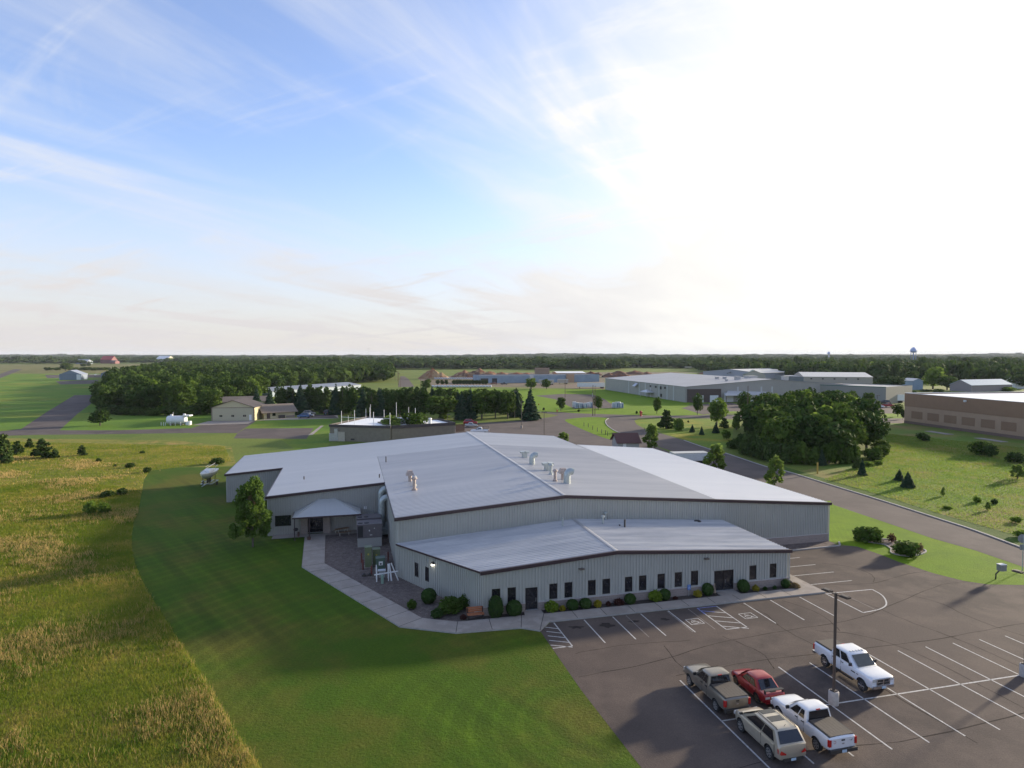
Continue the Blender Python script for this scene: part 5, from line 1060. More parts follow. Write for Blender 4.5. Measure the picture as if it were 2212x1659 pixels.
struct(m.build('hills', M_ground('hill_forest', [(.03,.05,.014),(.045,.07,.018),(.022,.04,.012)], [.004,.01], bsc=.06, bump=1.), smooth=True))
# individual larger crowns rising out of the town woods at the right and mid distance
for i, (r, x, yb, yt, w, k_) in enumerate((('R5',1075,400,265,240,'dark'),('R5',970,390,330,120,'broad'),('R5',1440,385,195,180,'bright'),('R5',1250,350,230,120,'broad'),('R5',1560,390,270,170,'broad'),('R5',1690,400,300,150,'broad'),('R5',1810,260,140,150,'dark'),('R5',2180,380,255,160,'dark'),('R5',1000,300,215,170,'dark'),('R5',1730,270,170,140,'broad'),('R5',850,250,130,90,'bright'),('R5',920,255,150,80,'bright'),('R5',515,240,145,80,'bright'),('R5',600,250,140,90,'broad'),('R5',1945,330,215,120,'dark'),('R5',2080,310,215,130,'broad'),('R5',1330,300,205,110,'dark'),('R5',300,240,150,120,'dark'),('R4',1305,290,228,85,'dark'),('R4',1400,290,225,70,'dark'),('R5',1640,330,250,120,'broad'),('R5',2060,400,350,150,'shrub_bright'),('R5',1250,420,385,100,'shrub'),('R5',1480,420,370,90,'shrub'),('R5',1385,405,380,110,'shrub_dark'))):
    T(k_, r, x, yb, yt, w, {'dark':'large dark crowned tree rising from the town woods at the right','broad':'leafy tree rising from the town woods at the right','bright':'light green tree rising from the town woods at the right'}.get(k_, 'bush at the edge of the town woods at the right'), 'trees rising from the town woods', 'bush' if 'shrub' in k_ else 'tree', 'bush' if 'shrub' in k_ else 'tree')
# --- clipped shrubs along the facade
def ballmesh(kind, n, leaf, shape, seed):
    rng = np.random.default_rng(seed)
    if shape == 'ball': C, Rr = [(0,0,.5)], [(.5,.5,.5)]; v, f = leaf_quads(C, Rr, n, .058, rng, out=.7, lo=.86)
    elif shape == 'col': C, Rr = [(0,0,.4),(0,0,.62)], [(.5,.5,.42),(.46,.46,.38)]; v, f = leaf_quads(C, Rr, n, .05, rng, out=.7, lo=.86)
    else:
        C = [(.28*math.cos(a), .28*math.sin(a), .4+.12*math.sin(3*a)) for a in np.arange(6)*1.05]+[(0,0,.6)]; Rr = [(.24,.24,.33)]*6+[(.27,.27,.36)]; v, f = leaf_quads(C, Rr, n, .075, rng, out=.4, lo=.45)
    v[:,2] = np.maximum(v[:,2], .0); me = np_mesh('foliage', v, f, leaf)
    st_ = MB(); st_.tube((0,0,-.02),(0,0,.5),.05,.03,6); core = MB()
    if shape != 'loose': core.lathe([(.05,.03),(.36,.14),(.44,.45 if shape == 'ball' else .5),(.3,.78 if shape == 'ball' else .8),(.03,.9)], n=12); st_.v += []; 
    return me, st_, core
for i, (a, b, h, w, lf, sh, lab) in enumerate((
 (12.5,55.35,1.95,1.35,'box','col','tall egg shaped clipped evergreen left of the single dark door'),(14.2,55.35,1.35,1.4,'box','ball','squat clipped evergreen right beside the tall egg shaped one'),
 (17.75,55.4,1.1,1.3,'lime','loose','bright lime shrub just right of the single dark door'),(18.75,55.25,.6,.6,'gold','loose','small golden shrub touching the bright lime shrub by the door'),
 (19.75,55.3,.95,1.1,'box','ball','dark clipped ball, first right of the lime shrub by the door'),(21.05,55.35,.9,1.1,'box','ball','dark clipped ball, second right of the lime shrub by the door'),
 (22.25,55.3,.75,.75,'gold','loose','golden shrub between the dark balls and the small maroon shrub'),(23.3,55.3,.5,.5,'red','loose','small maroon shrub left of the wider maroon one'),
 (24.35,55.3,.65,1.0,'red','loose','wide low maroon shrub beside a dark clipped ball'),(25.5,55.3,.95,1.05,'box','ball','dark clipped ball right of the wide maroon shrub'),
 (28.1,55.35,1.15,1.35,'lime','loose','bright lime shrub near the blue sign'),(29.15,55.4,1.05,1.05,'box','ball','dark clipped ball tucked beside the lime shrub near the blue sign'),
 (30.2,55.3,.3,.5,'red','loose','tiny reddish plant left of the blue sign'),(32.6,55.3,.75,.85,'gold','loose','golden shrub between the blue sign and the double door'),(33.8,55.5,1.15,1.1,'box','ball','dark clipped shrub left of the double door'),
 (37.7,55.4,1.2,1.15,'box','ball','dark clipped shrub right of the double door'),(39.0,55.25,.7,.7,'gold','loose','golden shrub right of the double door'),(40.1,55.3,.4,.45,'box','loose','tiny green plant between the golden shrub and the corner'),
 (41.2,55.3,.4,.4,'box','loose','tiny green plant nearest the golden shrub at the right end'),(42.5,55.35,.85,.85,'box','ball','dark clipped ball in front of the right corner of the offices'),(43.75,57.0,.85,.8,'box','ball','dark clipped ball round the right corner of the offices'),
 (43.3,55.0,.6,1.05,'dead','loose','rusty tan shrub at the right end of the planting bed'),
 (7.1,60.2,1.35,1.4,'box','ball','large dark clipped ball on the gravel by the skewed side wall'),(5.4,59.2,.95,.9,'broad','loose','small leafy shrub beside the concrete walk on the gravel'),
 (8.75,57.4,1.6,2.2,'broad','loose','big loose arching shrub left of the bench'),(10.3,58.3,1.35,1.6,'broad','loose','feathery shrub against the side wall behind the bench'),(7.4,56.6,.9,1.15,'box','loose','low green shrub in front of the big arching one'),(9.6,55.6,.5,.6,'red','loose','small maroon shrub left of the bench'))):
    me, st_, core = ballmesh(i, 1100 if sh == 'loose' else 2200, leafs[lf], sh, 40+i); p = W(a, b); t = thing('shrub', lab, 'shrub', (p.x,p.y,.03), random.random()*6, None); t.scale = (w, w, h)
    link('foliage', me, t); st_.build('stem', bark_m, t)
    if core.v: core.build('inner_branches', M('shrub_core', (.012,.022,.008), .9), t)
for (x, y, w, h, k_, lab) in ((885,395,225,2.15,'shrub','left large green bush in the curbed island by the road'),(1215,515,225,2.0,'shrub','right large green bush in the curbed island by the road')):
    p = at('S4', x, y); sc = .2551*p.y/F; tree(k_, p, h*1.12, w*sc, lab, None, 'bush', 'bush', k=3)
for (x, y, w, h, lf, lab) in ((1090,402,60,1.15,'red','upright maroon shrub between the two large bushes in the island'),(1330,485,45,1.1,'dead','rust coloured small shrub right of the right large bush in the island'),(975,410,80,.7,'broad','low green plant at the foot of the left large bush in the island')):
    p = at('S4', x, y); me, st_, core = ballmesh(0, 420, leafs[lf], 'loose', int(x)); t = thing('shrub', lab, 'shrub', (p.x,p.y,.05)); sc = .2551*p.y/F; t.scale = (w*sc*1.2, w*sc*1.2, h*1.1); link('foliage', me, t); st_.build('stem', bark_m, t)
# --- tall meadow grass (uncountable)
def grass(name, poly, n, hlo, hhi, w, mat, seed, near=None, lean=.35, patch=None):
    rng = np.random.default_rng(seed); P = np.array([(p[0],p[1]) for p in poly]); x0, y0 = P.min(0); x1, y1 = P.max(0)
    X = []; got = 0
    while got < n:
        Q = np.stack([rng.uniform(x0,x1,n*2), rng.uniform(y0,y1,n*2)], 1); Q = Q[in_poly(Q, P)]
        if patch is not None:
            x, y = Q[:,0]+.9*np.sin(Q[:,1]*.8)+.5*np.sin(Q[:,1]*2.1+Q[:,0]*.4), Q[:,1]+.9*np.sin(Q[:,0]*.7+1)+.5*np.sin(Q[:,0]*1.9)
            f = np.sin(x*.31+1.9*np.sin(y*.17))+np.sin(y*.37+2.1*np.sin(x*.13))+.8*np.sin(x*1.07+y*.83)*np.sin(y*1.31-x*.6)+.5*np.sin(x*2.7)*np.sin(y*2.3+x)
            Q = Q[f+rng.normal(0, .75, len(Q)) > patch]
        if near: Q = Q[rng.random(len(Q)) < np.clip((near/Q[:,1])**1.6, 0, 1)]
        X.append(Q); got += len(Q)
    Q = np.concatenate(X)[:n]; sc = np.clip(Q[:,1]/55, .8, 2.4)
    a = rng.random(n)*6.283; hh = rng.uniform(hlo, hhi, n)*np.where(rng.random(n) < .15, 1.35, 1); ww = w*sc*rng.uniform(.6,1.5,n); ln = rng.normal(size=(n,2))*lean*hh[:,None]
    dx, dy = np.cos(a)*ww*.5, np.sin(a)*ww*.5
    b0 = np.stack([Q[:,0]-dx, Q[:,1]-dy, np.zeros(n)], 1); b1 = np.stack([Q[:,0]+dx, Q[:,1]+dy, np.zeros(n)], 1)
    t0 = np.stack([Q[:,0]+ln[:,0]+dx*.5, Q[:,1]+ln[:,1]+dy*.5, hh], 1); t1 = np.stack([Q[:,0]+ln[:,0]-dx*.5, Q[:,1]+ln[:,1]-dy*.5, hh*.96], 1)
    v = np.stack([b0,b1,t0,t1], 1).reshape(-1,3); o = link(name, np_mesh(name, v, np.arange(4*n).reshape(-1,4), mat)); o['kind'] = 'stuff'; return o
g_mead = M_leaf('blade_meadow', (.10,.18,.014), (.22,.25,.032), (.54,.37,.12), .5, world_sc=.10)
g_right = M_leaf('blade_right', (.12,.22,.03), (.20,.28,.045), (.34,.29,.09), .5, world_sc=.12)
nearm = edgeL[:17] + [at('R1',500,1150), at('R1',-400,1250), at('S7',-400,600), at('S7',-300,1900)]
grass('tall_grass', nearm, 200000, .08, .30, .03, g_mead, 3, near=42)
grass('tall_grass', [at('R5',1030,950), at('R5',1030,760), at('R5',2400,900), at('R5',2600,1500), at('R5',2212,1650), at('R5',1500,1440), at('R5',1000,1285), at('R5',520,1150)], 70000, .06, .22, .035, g_right, 4)
grass('tall_grass', edgeL[4:] + [at('R1',1960,1000), at('R1',1900,870), at('R1',0,830), at('R1',-600,900), at('R1',-400,1250), at('S7',0,300)], 80000, .06, .24, .04, g_mead, 5)

g_tan = M_leaf('blade_tan', (.34,.25,.09), (.52,.37,.14), (.60,.46,.20), .45); g_grn = M_leaf('blade_green', (.05,.12,.014), (.09,.18,.02), (.14,.23,.03), .4)
grass('dry_stalks', nearm, 28000, .22, .5, .026, g_tan, 12, near=44, lean=.22, patch=1.35); grass('tall_grass', nearm, 30000, .15, .38, .045, g_grn, 13, near=44, patch=1.0)
grass('dry_stalks', edgeL[6:] + [at('R1',1500,1100), at('R1',900,1000), at('R1',0,900), at('R1',-400,1250), at('S7',-200,300)], 9000, .18, .38, .04, g_tan, 14, patch=1.6)
# ================================================================ the distance: buildings, yards, poles
beige = M('siding_cream', (.50,.44,.27), .6, var=.06); shingle = M('roof_shingle', (.06,.05,.05), .85, sc=4, var=.2); shingle2 = M('roof_shingle_tan', (.20,.16,.125), .85, sc=4, var=.2)
tanw = M('precast_tan', (.42,.275,.175), .8, var=.06, sc=.4); tand = M('precast_brown', (.28,.165,.095), .8, var=.06, sc=.4); whroof = M('membrane_white', (.82,.82,.80), .6, var=.05, sc=.2)
greyw = M('warehouse_wall', (.34,.32,.28), .6, var=.05, sc=.3); greyr = M('warehouse_roof', (.30,.31,.33), .5, .15, var=.1, sc=.1); brownw = M('brown_cladding', (.085,.06,.05), .7); bluew = M('pale_blue_wall', (.25,.32,.38), .6, var=.12, sc=.2)
block_m = M('tan_block', (.20,.175,.13), .85, var=.12, sc=1); parap = M('dark_parapet', (.06,.05,.05), .7); creamp = M('cream_wall', (.42,.38,.30), .7); bluehang = M('blue_grey_siding', (.20,.24,.30), .6, var=.08)
redroof = M('red_metal_roof', (.36,.04,.045), .5); greenroof = M('green_trim', (.05,.13,.10), .5); redwall = M('maroon_wall', (.16,.045,.045), .6); seam_w = M('white_panel_strip', (.5,.5,.48), .6)
def bld(name, label, cat, p0, p1, depth, h, wm, rm, roof='gable_y', rise=2., wins=(), eave=.35, side=(), group=None, z=0.):
    """A building on its front base line p0-p1 (left to right as seen); local x along the front, y away, z up."""
    p0, p1 = Vector(p0[:2]), Vector(p1[:2]); d = p1-p0; L_ = d.length; t = thing(name, label, cat, (p0.x,p0.y,z), math.atan2(d.y, d.x), group)
    m = MB(); m.quad((0,0,0),(L_,0,0),(L_,0,h),(0,0,h)); m.quad((L_,0,0),(L_,depth,0),(L_,depth,h),(L_,0,h)); m.quad((L_,depth,0),(0,depth,0),(0,depth,h),(L_,depth,h)); m.quad((0,depth,0),(0,0,0),(0,0,h),(0,depth,h))
    if roof == 'gable_y':
        for y in (0, depth): m.quad((0,y,h),(L_,y,h),(L_/2,y,h+rise))
    if roof == 'gable_x':
        for x in (0, L_): m.quad((x,0,h),(x,depth,h),(x,depth/2,h+rise))
    m.build('wall', wm, t); r = MB(); e = eave; th = .15
    if roof == 'gable_y':
        k = rise/(L_/2)
        for s, x in ((-1,-e),(1,L_+e)):
            z_ = h-k*e; a = [(x,-e,z_),(L_/2,-e,h+rise),(L_/2,depth+e,h+rise),(x,depth+e,z_)]; r.add([Vector(q)+Vector((0,0,o)) for o in (.02,.02+th) for q in a], [(0,1,2,3),(4,5,6,7),(0,1,5,4),(2,3,7,6),(3,0,4,7)])
    elif roof == 'gable_x':
        k = rise/(depth/2)
        for y in (-e, depth+e):
            z_ = h-k*e; a = [(-e,y,z_),(-e,depth/2,h+rise),(L_+e,depth/2,h+rise),(L_+e,y,z_)]; r.add([Vector(q)+Vector((0,0,o)) for o in (.02,.02+th) for q in a], [(0,1,2,3),(4,5,6,7),(0,1,5,4),(2,3,7,6),(3,0,4,7)])
    else:
        r.box(.2,L_-.2,.2,depth-.2,h-.5,h-.35)
    ro = r.build('roof', rm, t)
    for w in wins:                                  # (x0,x1,z0,z1,material,name)
        q = MB(); q.box(w[0],w[1],-.06-(w[6] if len(w) > 6 else 0),-.003,w[2],w[3]); q.build(w[5], w[4], t)
    for w in side:                                  # right wall: (y0,y1,z0,z1,material,name)
        q = MB(); q.box(L_+.003,L_+.07,w[0],w[1],w[2],w[3]); q.build(w[5], w[4], t)
    return t, L_, ro
A2 = lambda r, x, y: at(r, x, y)
# cream hangar and attached house
t, Lh, _ = bld('hangar', 'cream hangar with a wide bifold door and dark gable roof on the left', 'building', A2('R2',45,655), A2('R2',409,651), 15, 4.75, beige, shingle, 'gable_y', 2.5)
q = MB(); s = Lh/364
for (x0,x1,z0,z1) in ((.35,Lh-.35,.05,2.3),(.35,Lh-.35,2.36,4.6)): q.box(x0,x1,-.08,-.003,z0,z1)
dq = q.build('hangar_door', M('siding_cream_door', (.44,.40,.27), .6, var=.04), t)
for x in (80,180,280):
    for dx in (-6,7): q = MB(); q.box((x+dx-5)*s,(x+dx+5)*s,-.12,-.081,1.45,2.1); q.build('window', glass_m, dq)
q = MB(); q.box((320)*s,(340)*s,-.13,-.081,.1,2.15); q.build('door', white_m, dq); q = MB(); q.box(.1,.34,-.1,-.003,0,4.7); q.box(Lh-.34,Lh-.1,-.1,-.003,0,4.7); q.box(0,Lh,-.13,-.003,4.62,4.78); q.build('trim', M('brown_trim', (.15,.10,.08), .6), t)
t, L_, _ = bld('house', 'cream house with a low tan roof joined to the right of the hangar', 'building', A2('R2',480,641)+Vector((0,1)), A2('R2',742,626)+Vector((0,1)), 10, 2.6, beige, shingle2, 'gable_x', 2.3, [(1.0,2.2,.1,2.1,brownw,'door'),(3.0,4.2,1,2.1,glass_m,'window'),(L_/1.0 if False else 5.2,7.4,.1,1.2,dark_m,'waste_container',.9)], eave=1.0)
q = MB(); q.box(8,L_,-.12,-.003,0,.9); q.build('stone_base', brick_m, t)
t, _, _ = bld('house', 'long shingled roof just showing behind the cream hangar', 'building', A2('R2',80,560), A2('R2',520,548), 9, 3.2, beige, shingle2, 'gable_x', 2.0)
# white fuel tank
p = at('R1',1505,690); t = thing('fuel_tank', 'white horizontal fuel tank with a small canopy and bollards by the cream hangar', 'tank', (p.x,p.y,0), .05)
sc = .2551*p.y/F; r_ = 36*sc; m = MB(); m.lathe([(.05,-95*sc-.25),(r_*.6,-95*sc-.2),(r_*.92,-95*sc),(r_,-95*sc+.2),(r_,55*sc-.2),(r_*.92,55*sc),(r_*.6,55*sc+.2),(.05,55*sc+.25)], (0,1.2,r_+.25), 'x', 20); m.build('tank', white_m, t, smooth=True)
m = MB(); m.box(40*sc,100*sc,-.1,2.5,r_*2+.1,r_*2+.5); m.build('canopy', white_m, t); m = MB(); m.box(62*sc,100*sc,.3,1.6,0,r_*.9); m.build('pump_cabinet', white_m, t)
for x in (-60,20): m = MB(); m.box(x*sc-.3,x*sc+.3,.4,2.0,0,.5); m.build('saddle', conc_m, t)
for x in (-125,-105,-90,-50,-8,35,105): m = MB(); m.tube((x*sc,-1.0,0),(x*sc,-1.0,1.15),.1); m.build('bollard', white_m, t)
m = MB(); m.tube((-50*sc,1.2,r_*2),(-50*sc,1.2,r_*2+1.5),.06); m.box(-72*sc,-55*sc,.9,1.5,r_*2+.2,r_*2+.7); m.box(35*sc,52*sc,.9,1.5,r_*2+.5,r_*2+.9); m.build('vent_pipe', white_m, t)
# flat roofed radio building
pL, pR = A2('R2',1047,822), A2('R2',1560,838); t, L_, ro = bld('radio_building', 'flat roofed tan block building with a white roof full of antenna masts', 'building', pL, pR, 24, hgt('R2',1047,822,686), block_m, whroof, 'flat')
h = hgt('R2',1047,822,686); m = MB(); m.box(-.15,L_+.15,-.2,0,h-.55,h+.12); m.box(-.15,0,0,24,h-.55,h+.12); m.box(-.15,L_+.15,24,24.2,h-.55,h+.12); m.build('parapet', parap, t)
for i, (x, y, hh, rr) in enumerate(((2.0,3,3.6,.07),(3.2,16,3.2,.06),(4.2,17,4.4,.05),(4.9,15,3.6,.05),(4.3,2.5,2.4,.05),(8.1,18,2.8,.06),(6.6,1.6,4.0,.08),(12.2,1.6,3.6,.08),(11.6,19,5.0,.06),(15.5,19,3.6,.06),(17.6,19,3.4,.07),(17.0,1.6,3.5,.08))):
    m = MB(); m.tube((x,y,h-.4),(x,y,h+hh),rr,n=6); m.build('antenna_mast', white_m, ro)
m = MB()
for (a, b) in (((2,3),(6.6,1.6)),((6.6,1.6),(12.2,1.6)),((12.2,1.6),(17,1.6))): m.tube((a[0],a[1],h+1.9),(b[0],b[1],h+1.9),.05,n=6)
m.build('antenna_rail', white_m, ro)
for (x0,x1,y0,y1,z) in ((12,15.5,11,14,1.3),(15.8,19,9,12,1.6),(19.5,21,12,14,1.2)): m = MB(); m.box(x0,x1,y0,y1,h-.35,h-.35+z); m.build('rooftop_unit', bluew if x0 == 12 else alum_m, ro)
m = MB(); m.box(1.6,2.6,-.5,-.01,1.3,3.4); m.build('air_duct', alum_m, t)
pL2 = pL+(pR-pL).normalized()*L_; pR2 = A2('R2',2105,800); h2 = hgt('R2',2105,800,668)
t, L2_, ro2 = bld('radio_building', 'lower flat roofed brown block wing with one white roof vent behind the ridge', 'building', pL2+Vector((.3,.5)), pR2, 13, h2, block_m, whroof, 'flat'); m = MB(); m.box(0,L2_+.15,-.2,0,h2-.7,h2+.12); m.box(L2_,L2_+.15,0,13,h2-.7,h2+.12); m.build('parapet', parap, t)
m = MB(); m.lathe([(.45,h2-.4),(.42,h2+.9),(.55,h2+.95),(.5,h2+1.2),(.05,h2+1.3)], (L2_*.68,4,0)); m.build('roof_vent', white_m, ro2)
def simple(name, lab, cat, r, x, y, fn, rz=0., group=None):
    p = at(r, x, y); t = thing(name, lab, cat, (p.x,p.y,0), rz, group); fn(t, .2551*p.y/F); return t
def mk_ac(t, s): m = MB(); m.box(-1.3,1.3,-.9,.9,.2,2.1); m.build('cabinet', alum_m, t); m = MB(); m.box(-1.35,1.35,-.95,.95,0,.2); m.build('base', conc_m, t)
simple('air_conditioner','silver air conditioner at the left corner of the flat roofed building','air conditioner','R2',1088,822,mk_ac)
def mk_shed(t, s): m = MB(); m.box(-.9,.9,-.6,.6,0,2.5); m.build('body', creamp, t); m = MB(); m.box(-1,1,-.7,.7,2.5,2.6); m.build('lid', creamp, t)
simple('storage_box','tan storage box right of the silver air conditioner','storage box','R2',1150,824,mk_shed)
def mk_coil(t, s): m = MB(); m.path([(1.0*math.cos(a),0,1.05+1.0*math.sin(a)) for a in np.linspace(0,6.283,15)], .16, 8); m.build('coil', black_m, t); m = MB(); m.box(-.5,.5,-.2,.2,0,.1); m.build('base', dark_m, t)
simple('hose_coil','black coiled pipe leaning on the flat roofed building','pipe coil','R2',1220,812,mk_coil)
def mk_tank(t, s): m = MB(); m.lathe([(.05,.5),(.6,.55),(.8,.9),(.75,1.5),(.3,1.9),(.1,2.1)], n=14); m.build('tank', alum_m, t, smooth=True); m = MB(); m.box(-1.1,1.1,-.6,.6,.15,.55); m.build('cart', dark_m, t)
simple('propane_tank','pale round tank on a dark cart by the flat roofed building','tank','R2',1390,826,mk_tank)
def mk_cart(t, s): m = MB(); m.box(-1.5,1.5,-.6,.6,.4,.8); m.build('bed', dark_m, t); m = MB(); m.lathe([(.3,-.7),(.3,.7)], (.9,0,.3), 'y', 12); m.build('wheel', tyre_m, t)
simple('cart','low dark cart between the coiled pipe and the round tank','cart','R2',1275,826,mk_cart)
# timber fence
p, q = at('R3',600,745), at('R3',678,742); t = thing('timber_fence', 'brown timber board fence at the right end of the flat roofed building', 'fence', (p.x,p.y,0), math.atan2(q.y-p.y, q.x-p.x)); L_ = (q-p).length; fw = M('fence_wood', (.16,.085,.05), .8)
m = MB()
for i in range(int(L_/.28)): m.box(i*.28,i*.28+.2,-.03,.03,0,2.3)
m.build('boards', fw, t); m = MB(); m.box(0,L_,.03,.1,.5,.6); m.box(0,L_,.03,.1,1.7,1.8); m.build('rail', fw, t)
# brown roofed shed and white box trailer
t, _, _ = bld('shed', 'small grey shed with a brown gable roof behind the main roof', 'building', A2('R4',345,905), A2('R4',522,903), 6.5, hgt('R4',345,905,835), wall_grey, M('brown_shingle', (.10,.045,.04), .85, sc=3), 'gable_x', 1.8, [(1.2,2.0,.1,2.0,white_m,'door')], .5)
def box_trailer(lab, p0, p1, h, w=2.6, group=None, mat=None, name='semi_trailer'):
    p0, p1 = Vector(p0), Vector(p1); d = p1-p0; L_ = d.length; t = thing(name, lab, 'trailer', (p0.x,p0.y,0), math.atan2(d.y,d.x), group)
    m = MB(); m.box(0,L_,0,w,1.1,h); m.build('body', mat or white_m, t); m = MB(); m.box(-.03,L_+.03,-.03,w+.03,h,h+.08); m.box(-.03,L_+.03,-.04,-.001,1.1,1.25); m.build('rail', alum_m, t)
    for x in (L_-1.2, L_-2.5): m = MB(); m.lathe([(.3,0),(.5,.02),(.5,w-.02),(.3,w)], (x,0,.5), 'y', 12); m.build('wheel', tyre_m, t)
    m = MB(); m.box(1.5,1.7,.3,.5,0,1.1); m.box(1.5,1.7,w-.5,w-.3,0,1.1); m.build('landing_leg', dark_m, t); return t
p = W(62,112); box_trailer('white box trailer standing just behind the white roof and a young ash', at('R4',820,1042), at('R4',1112,1035), 2.75, 2.7, mat=M('trailer_white', (.56,.57,.58), .5))
# long brown building at the right
p0, p1 = at('R5',1197,671), at('R5',2212,815); d = (p1-p0).normalized(); p1 = p0+d*95
hB = 10.4; t, L_, ro = bld('warehouse', 'long windowless brown building with a row of darker square panels at the right edge', 'building', p0, p1, 60, hB, tanw, whroof, 'flat')
m = MB(); m.box(-.03,L_,-.06,-.003,hB*.565,hB); m.box(-.06,-.003,0,60,hB*.565,hB); m.build('upper_band', tand, t)
m = MB(); m.box(-.03,L_,-.07,-.003,0,.9); m.build('base_band', M('base_brown', (.20,.13,.10), .85), t)
for xa, xb in ((1257,1350),(1393,1490),(1535,1640),(1685,1797),(1848,1967),(2020,2150)):
    def onl(x):     # where the sight line meets the front line of the building
        q = ray('R5', x, 640); c, s = d.x, d.y; nx, ny = -s, c; tt = (p0.x*nx+p0.y*ny)/(q[0]*nx+q[1]*ny); return (Vector((q[0]*tt, q[1]*tt))-p0).dot(d)
    m = MB(); m.box(onl(xa),onl(xb),-.05,-.003,hB*.19,hB*.43); m.build('recessed_panel', tand, t)
m = MB(); m.box(-.1,L_,-.1,.15,hB-.02,hB+.1); m.box(-.1,.15,.15,60,hB-.02,hB+.1); m.box(28,L_,30,58,hB-.3,hB+1.4); m.build('parapet', whroof, t)
for x in (25,52): m = MB(); m.box(x,x+.7,-.5,-.05,hB-1.3,hB-.7); m.build('wall_light', white_m, t)
for xa, y in ((1395,740),(1815,798)):
    a = at('R5',xa,y); m = MB(); m.box(-1.5,7,-1.2,1.2,.0,.12); o = struct(m.build('concrete_pad', conc_m)); o.location = (a.x,a.y-2.0,0); o.rotation_euler.z = math.atan2(d.y,d.x)
# big grey warehouse
n0, f0, n1 = at('R4',912,497), at('R4',235,388), at('R4',1475,440)
hW = 7.7; dv = f0-n0; Lw = dv.length
p0, p1 = f0, n0; t, L_, ro = bld('warehouse', 'long grey metal warehouse with a low roof beyond the road', 'building', p0, p1, 95, hW, greyw, greyr, 'gable_x', 3.4, eave=.3)
for x in (.36,.50,.575,.64,.735,.82,.885): m = MB(); m.box(L_*x,L_*x+1.0,-.08,-.003,0,hW-.1); m.build('panel_strip', seam_w, t)
for x, z0, z1 in ((.64,5.6,6.6),(.70,5.6,6.4),(.755,5.0,6.6),(.80,5.6,6.6),(.76,1,2.6)): m = MB(); m.box(L_*x,L_*x+1.1,-.5,-.01,z0,z1); m.build('wall_vent', dark_m, t)
m = MB(); m.loft([[(L_*.455,-.1,5.9),(L_*.49,-.1,5.9),(L_*.49,-.1,7.0),(L_*.455,-.1,7.0)],[(L_*.455,-2.2,5.0),(L_*.49,-2.2,5.0),(L_*.49,-2.1,5.2),(L_*.455,-2.1,5.2)]]); m.build('air_intake', alum_m, t)
m = MB(); m.box(L_*.595,L_*.68,-4,-.02,2.6,2.8); m.quad((L_*.595,-4,2.8),(L_*.68,-4,2.8),(L_*.637,-2,4.2)); m.quad((L_*.68,-4,2.8),(L_*.68,0,2.8),(L_*.637,-2,4.2)); m.quad((L_*.595,0,2.8),(L_*.595,-4,2.8),(L_*.637,-2,4.2)); m.build('entrance_canopy', roof_light, t)
for x in (.6,.675): m = MB(); m.box(L_*x-.1,L_*x+.1,-3.9,-3.7,0,2.6); m.build('canopy_post', alum_m, t)
for (y0, y1, z1, mt, nm) in ((1,19,6.6,brownw,'dock_wall'),(21,26,4.6,white_m,'dock_door'),(30,38,4.6,white_m,'dock_door'),(5.5,9.5,3.4,white_m,'dock_door'),(13,17.5,3.4,white_m,'dock_door'),(28,28.8,7.5,seam_w,'panel_strip'),(41,41.8,7.5,seam_w,'panel_strip'),(47,47.8,7.5,seam_w,'panel_strip')):
    m = MB(); m.box(L_+.003,L_+(.5 if nm == 'dock_wall' else .6 if nm == 'dock_door' and y0 < 20 else .1),y0,y1,0,z1); m.build(nm, mt, t)
for (x, y, s_, hh) in ((.86,36,2.4,1.8),(.93,58,2.6,1.8),(.72,34,1.6,1.1),(.76,36,1.5,1.1),(.9,28,1.0,1.0),(.80,46,5,1.0)):
    zr = hW+3.4*(1-abs(y-47.5)/47.5); m = MB(); m.box(L_*x,L_*x+s_,y,y+s_,zr-.6,zr+hh); m.box(L_*x-.2,L_*x+s_+.2,y-.2,y+s_+.2,zr+hh,zr+hh+.25); m.build('roof_vent', alum_m, ro)
# annexes to its right
p0, p1 = at('R4',1475,482), at('R4',2015,470); t, L_, _ = bld('warehouse', 'tan warehouse annex with a dark brown recessed front behind the grove', 'building', p0, p1, 38, 8.6, greyw, greyr, 'gable_y', 1.3)
m = MB(); m.box(0,L_*.21,-.06,-.003,3.6,8.4); m.build('window_band', dark_m, t); m = MB(); m.box(L_*.24,L_*.95,-.3,-.003,0,6.6); m.build('brown_wall', brownw, t)
m = MB(); m.quad((-22,-9,3.6),(6,-9,3.6),(3,-1,6.6),(-14,-1,6.6)); m.quad((-22,-9,3.6),(-14,-1,6.6),(-16,-.5,3.6)); m.box(-22,6,-9.1,-9,3.3,3.65); m.build('entrance_canopy', roof_light, t)
for x in (-21,-8,5): m = MB(); m.box(x-.15,x+.15,-8.9,-8.6,0,3.4); m.build('canopy_post', brownw, t)
p0, p1 = at('R5',442,478), at('R5',1040,512); t, L_, _ = bld('warehouse', 'grey shed roofed warehouse wing ending beside the white trailer', 'building', p0, p1, 30, 8.2, M('olive_grey_wall', (.25,.24,.205), .6, var=.05), greyr, 'flat'); m = MB(); m.box(-.1,L_,-.1,-.003,7.9,8.3); m.build('parapet', greenroof, t)
p0, p1 = at('R5',345,345), at('R5',930,352); t, L_, _ = bld('warehouse', 'long pale warehouse with a grey roof before the town woods', 'building', p0, p1, 55, 6.2, M('pale_tan_wall', (.38,.33,.27), .6), roof_light, 'gable_x', 3.0)
for i in range(5): m = MB(); m.box(L_*(.1+.17*i),L_*(.1+.17*i)+1.2,-.3,-.003,4.2,5.2); m.build('wall_light', dark_m, t)
t, _, _ = bld('warehouse', 'dark end wall of a warehouse with small high windows left of the long pale one', 'building', at('R5',105,322), at('R5',345,345), 30, 6.0, M('slate_wall', (.13,.15,.16), .6), roof_light, 'flat')
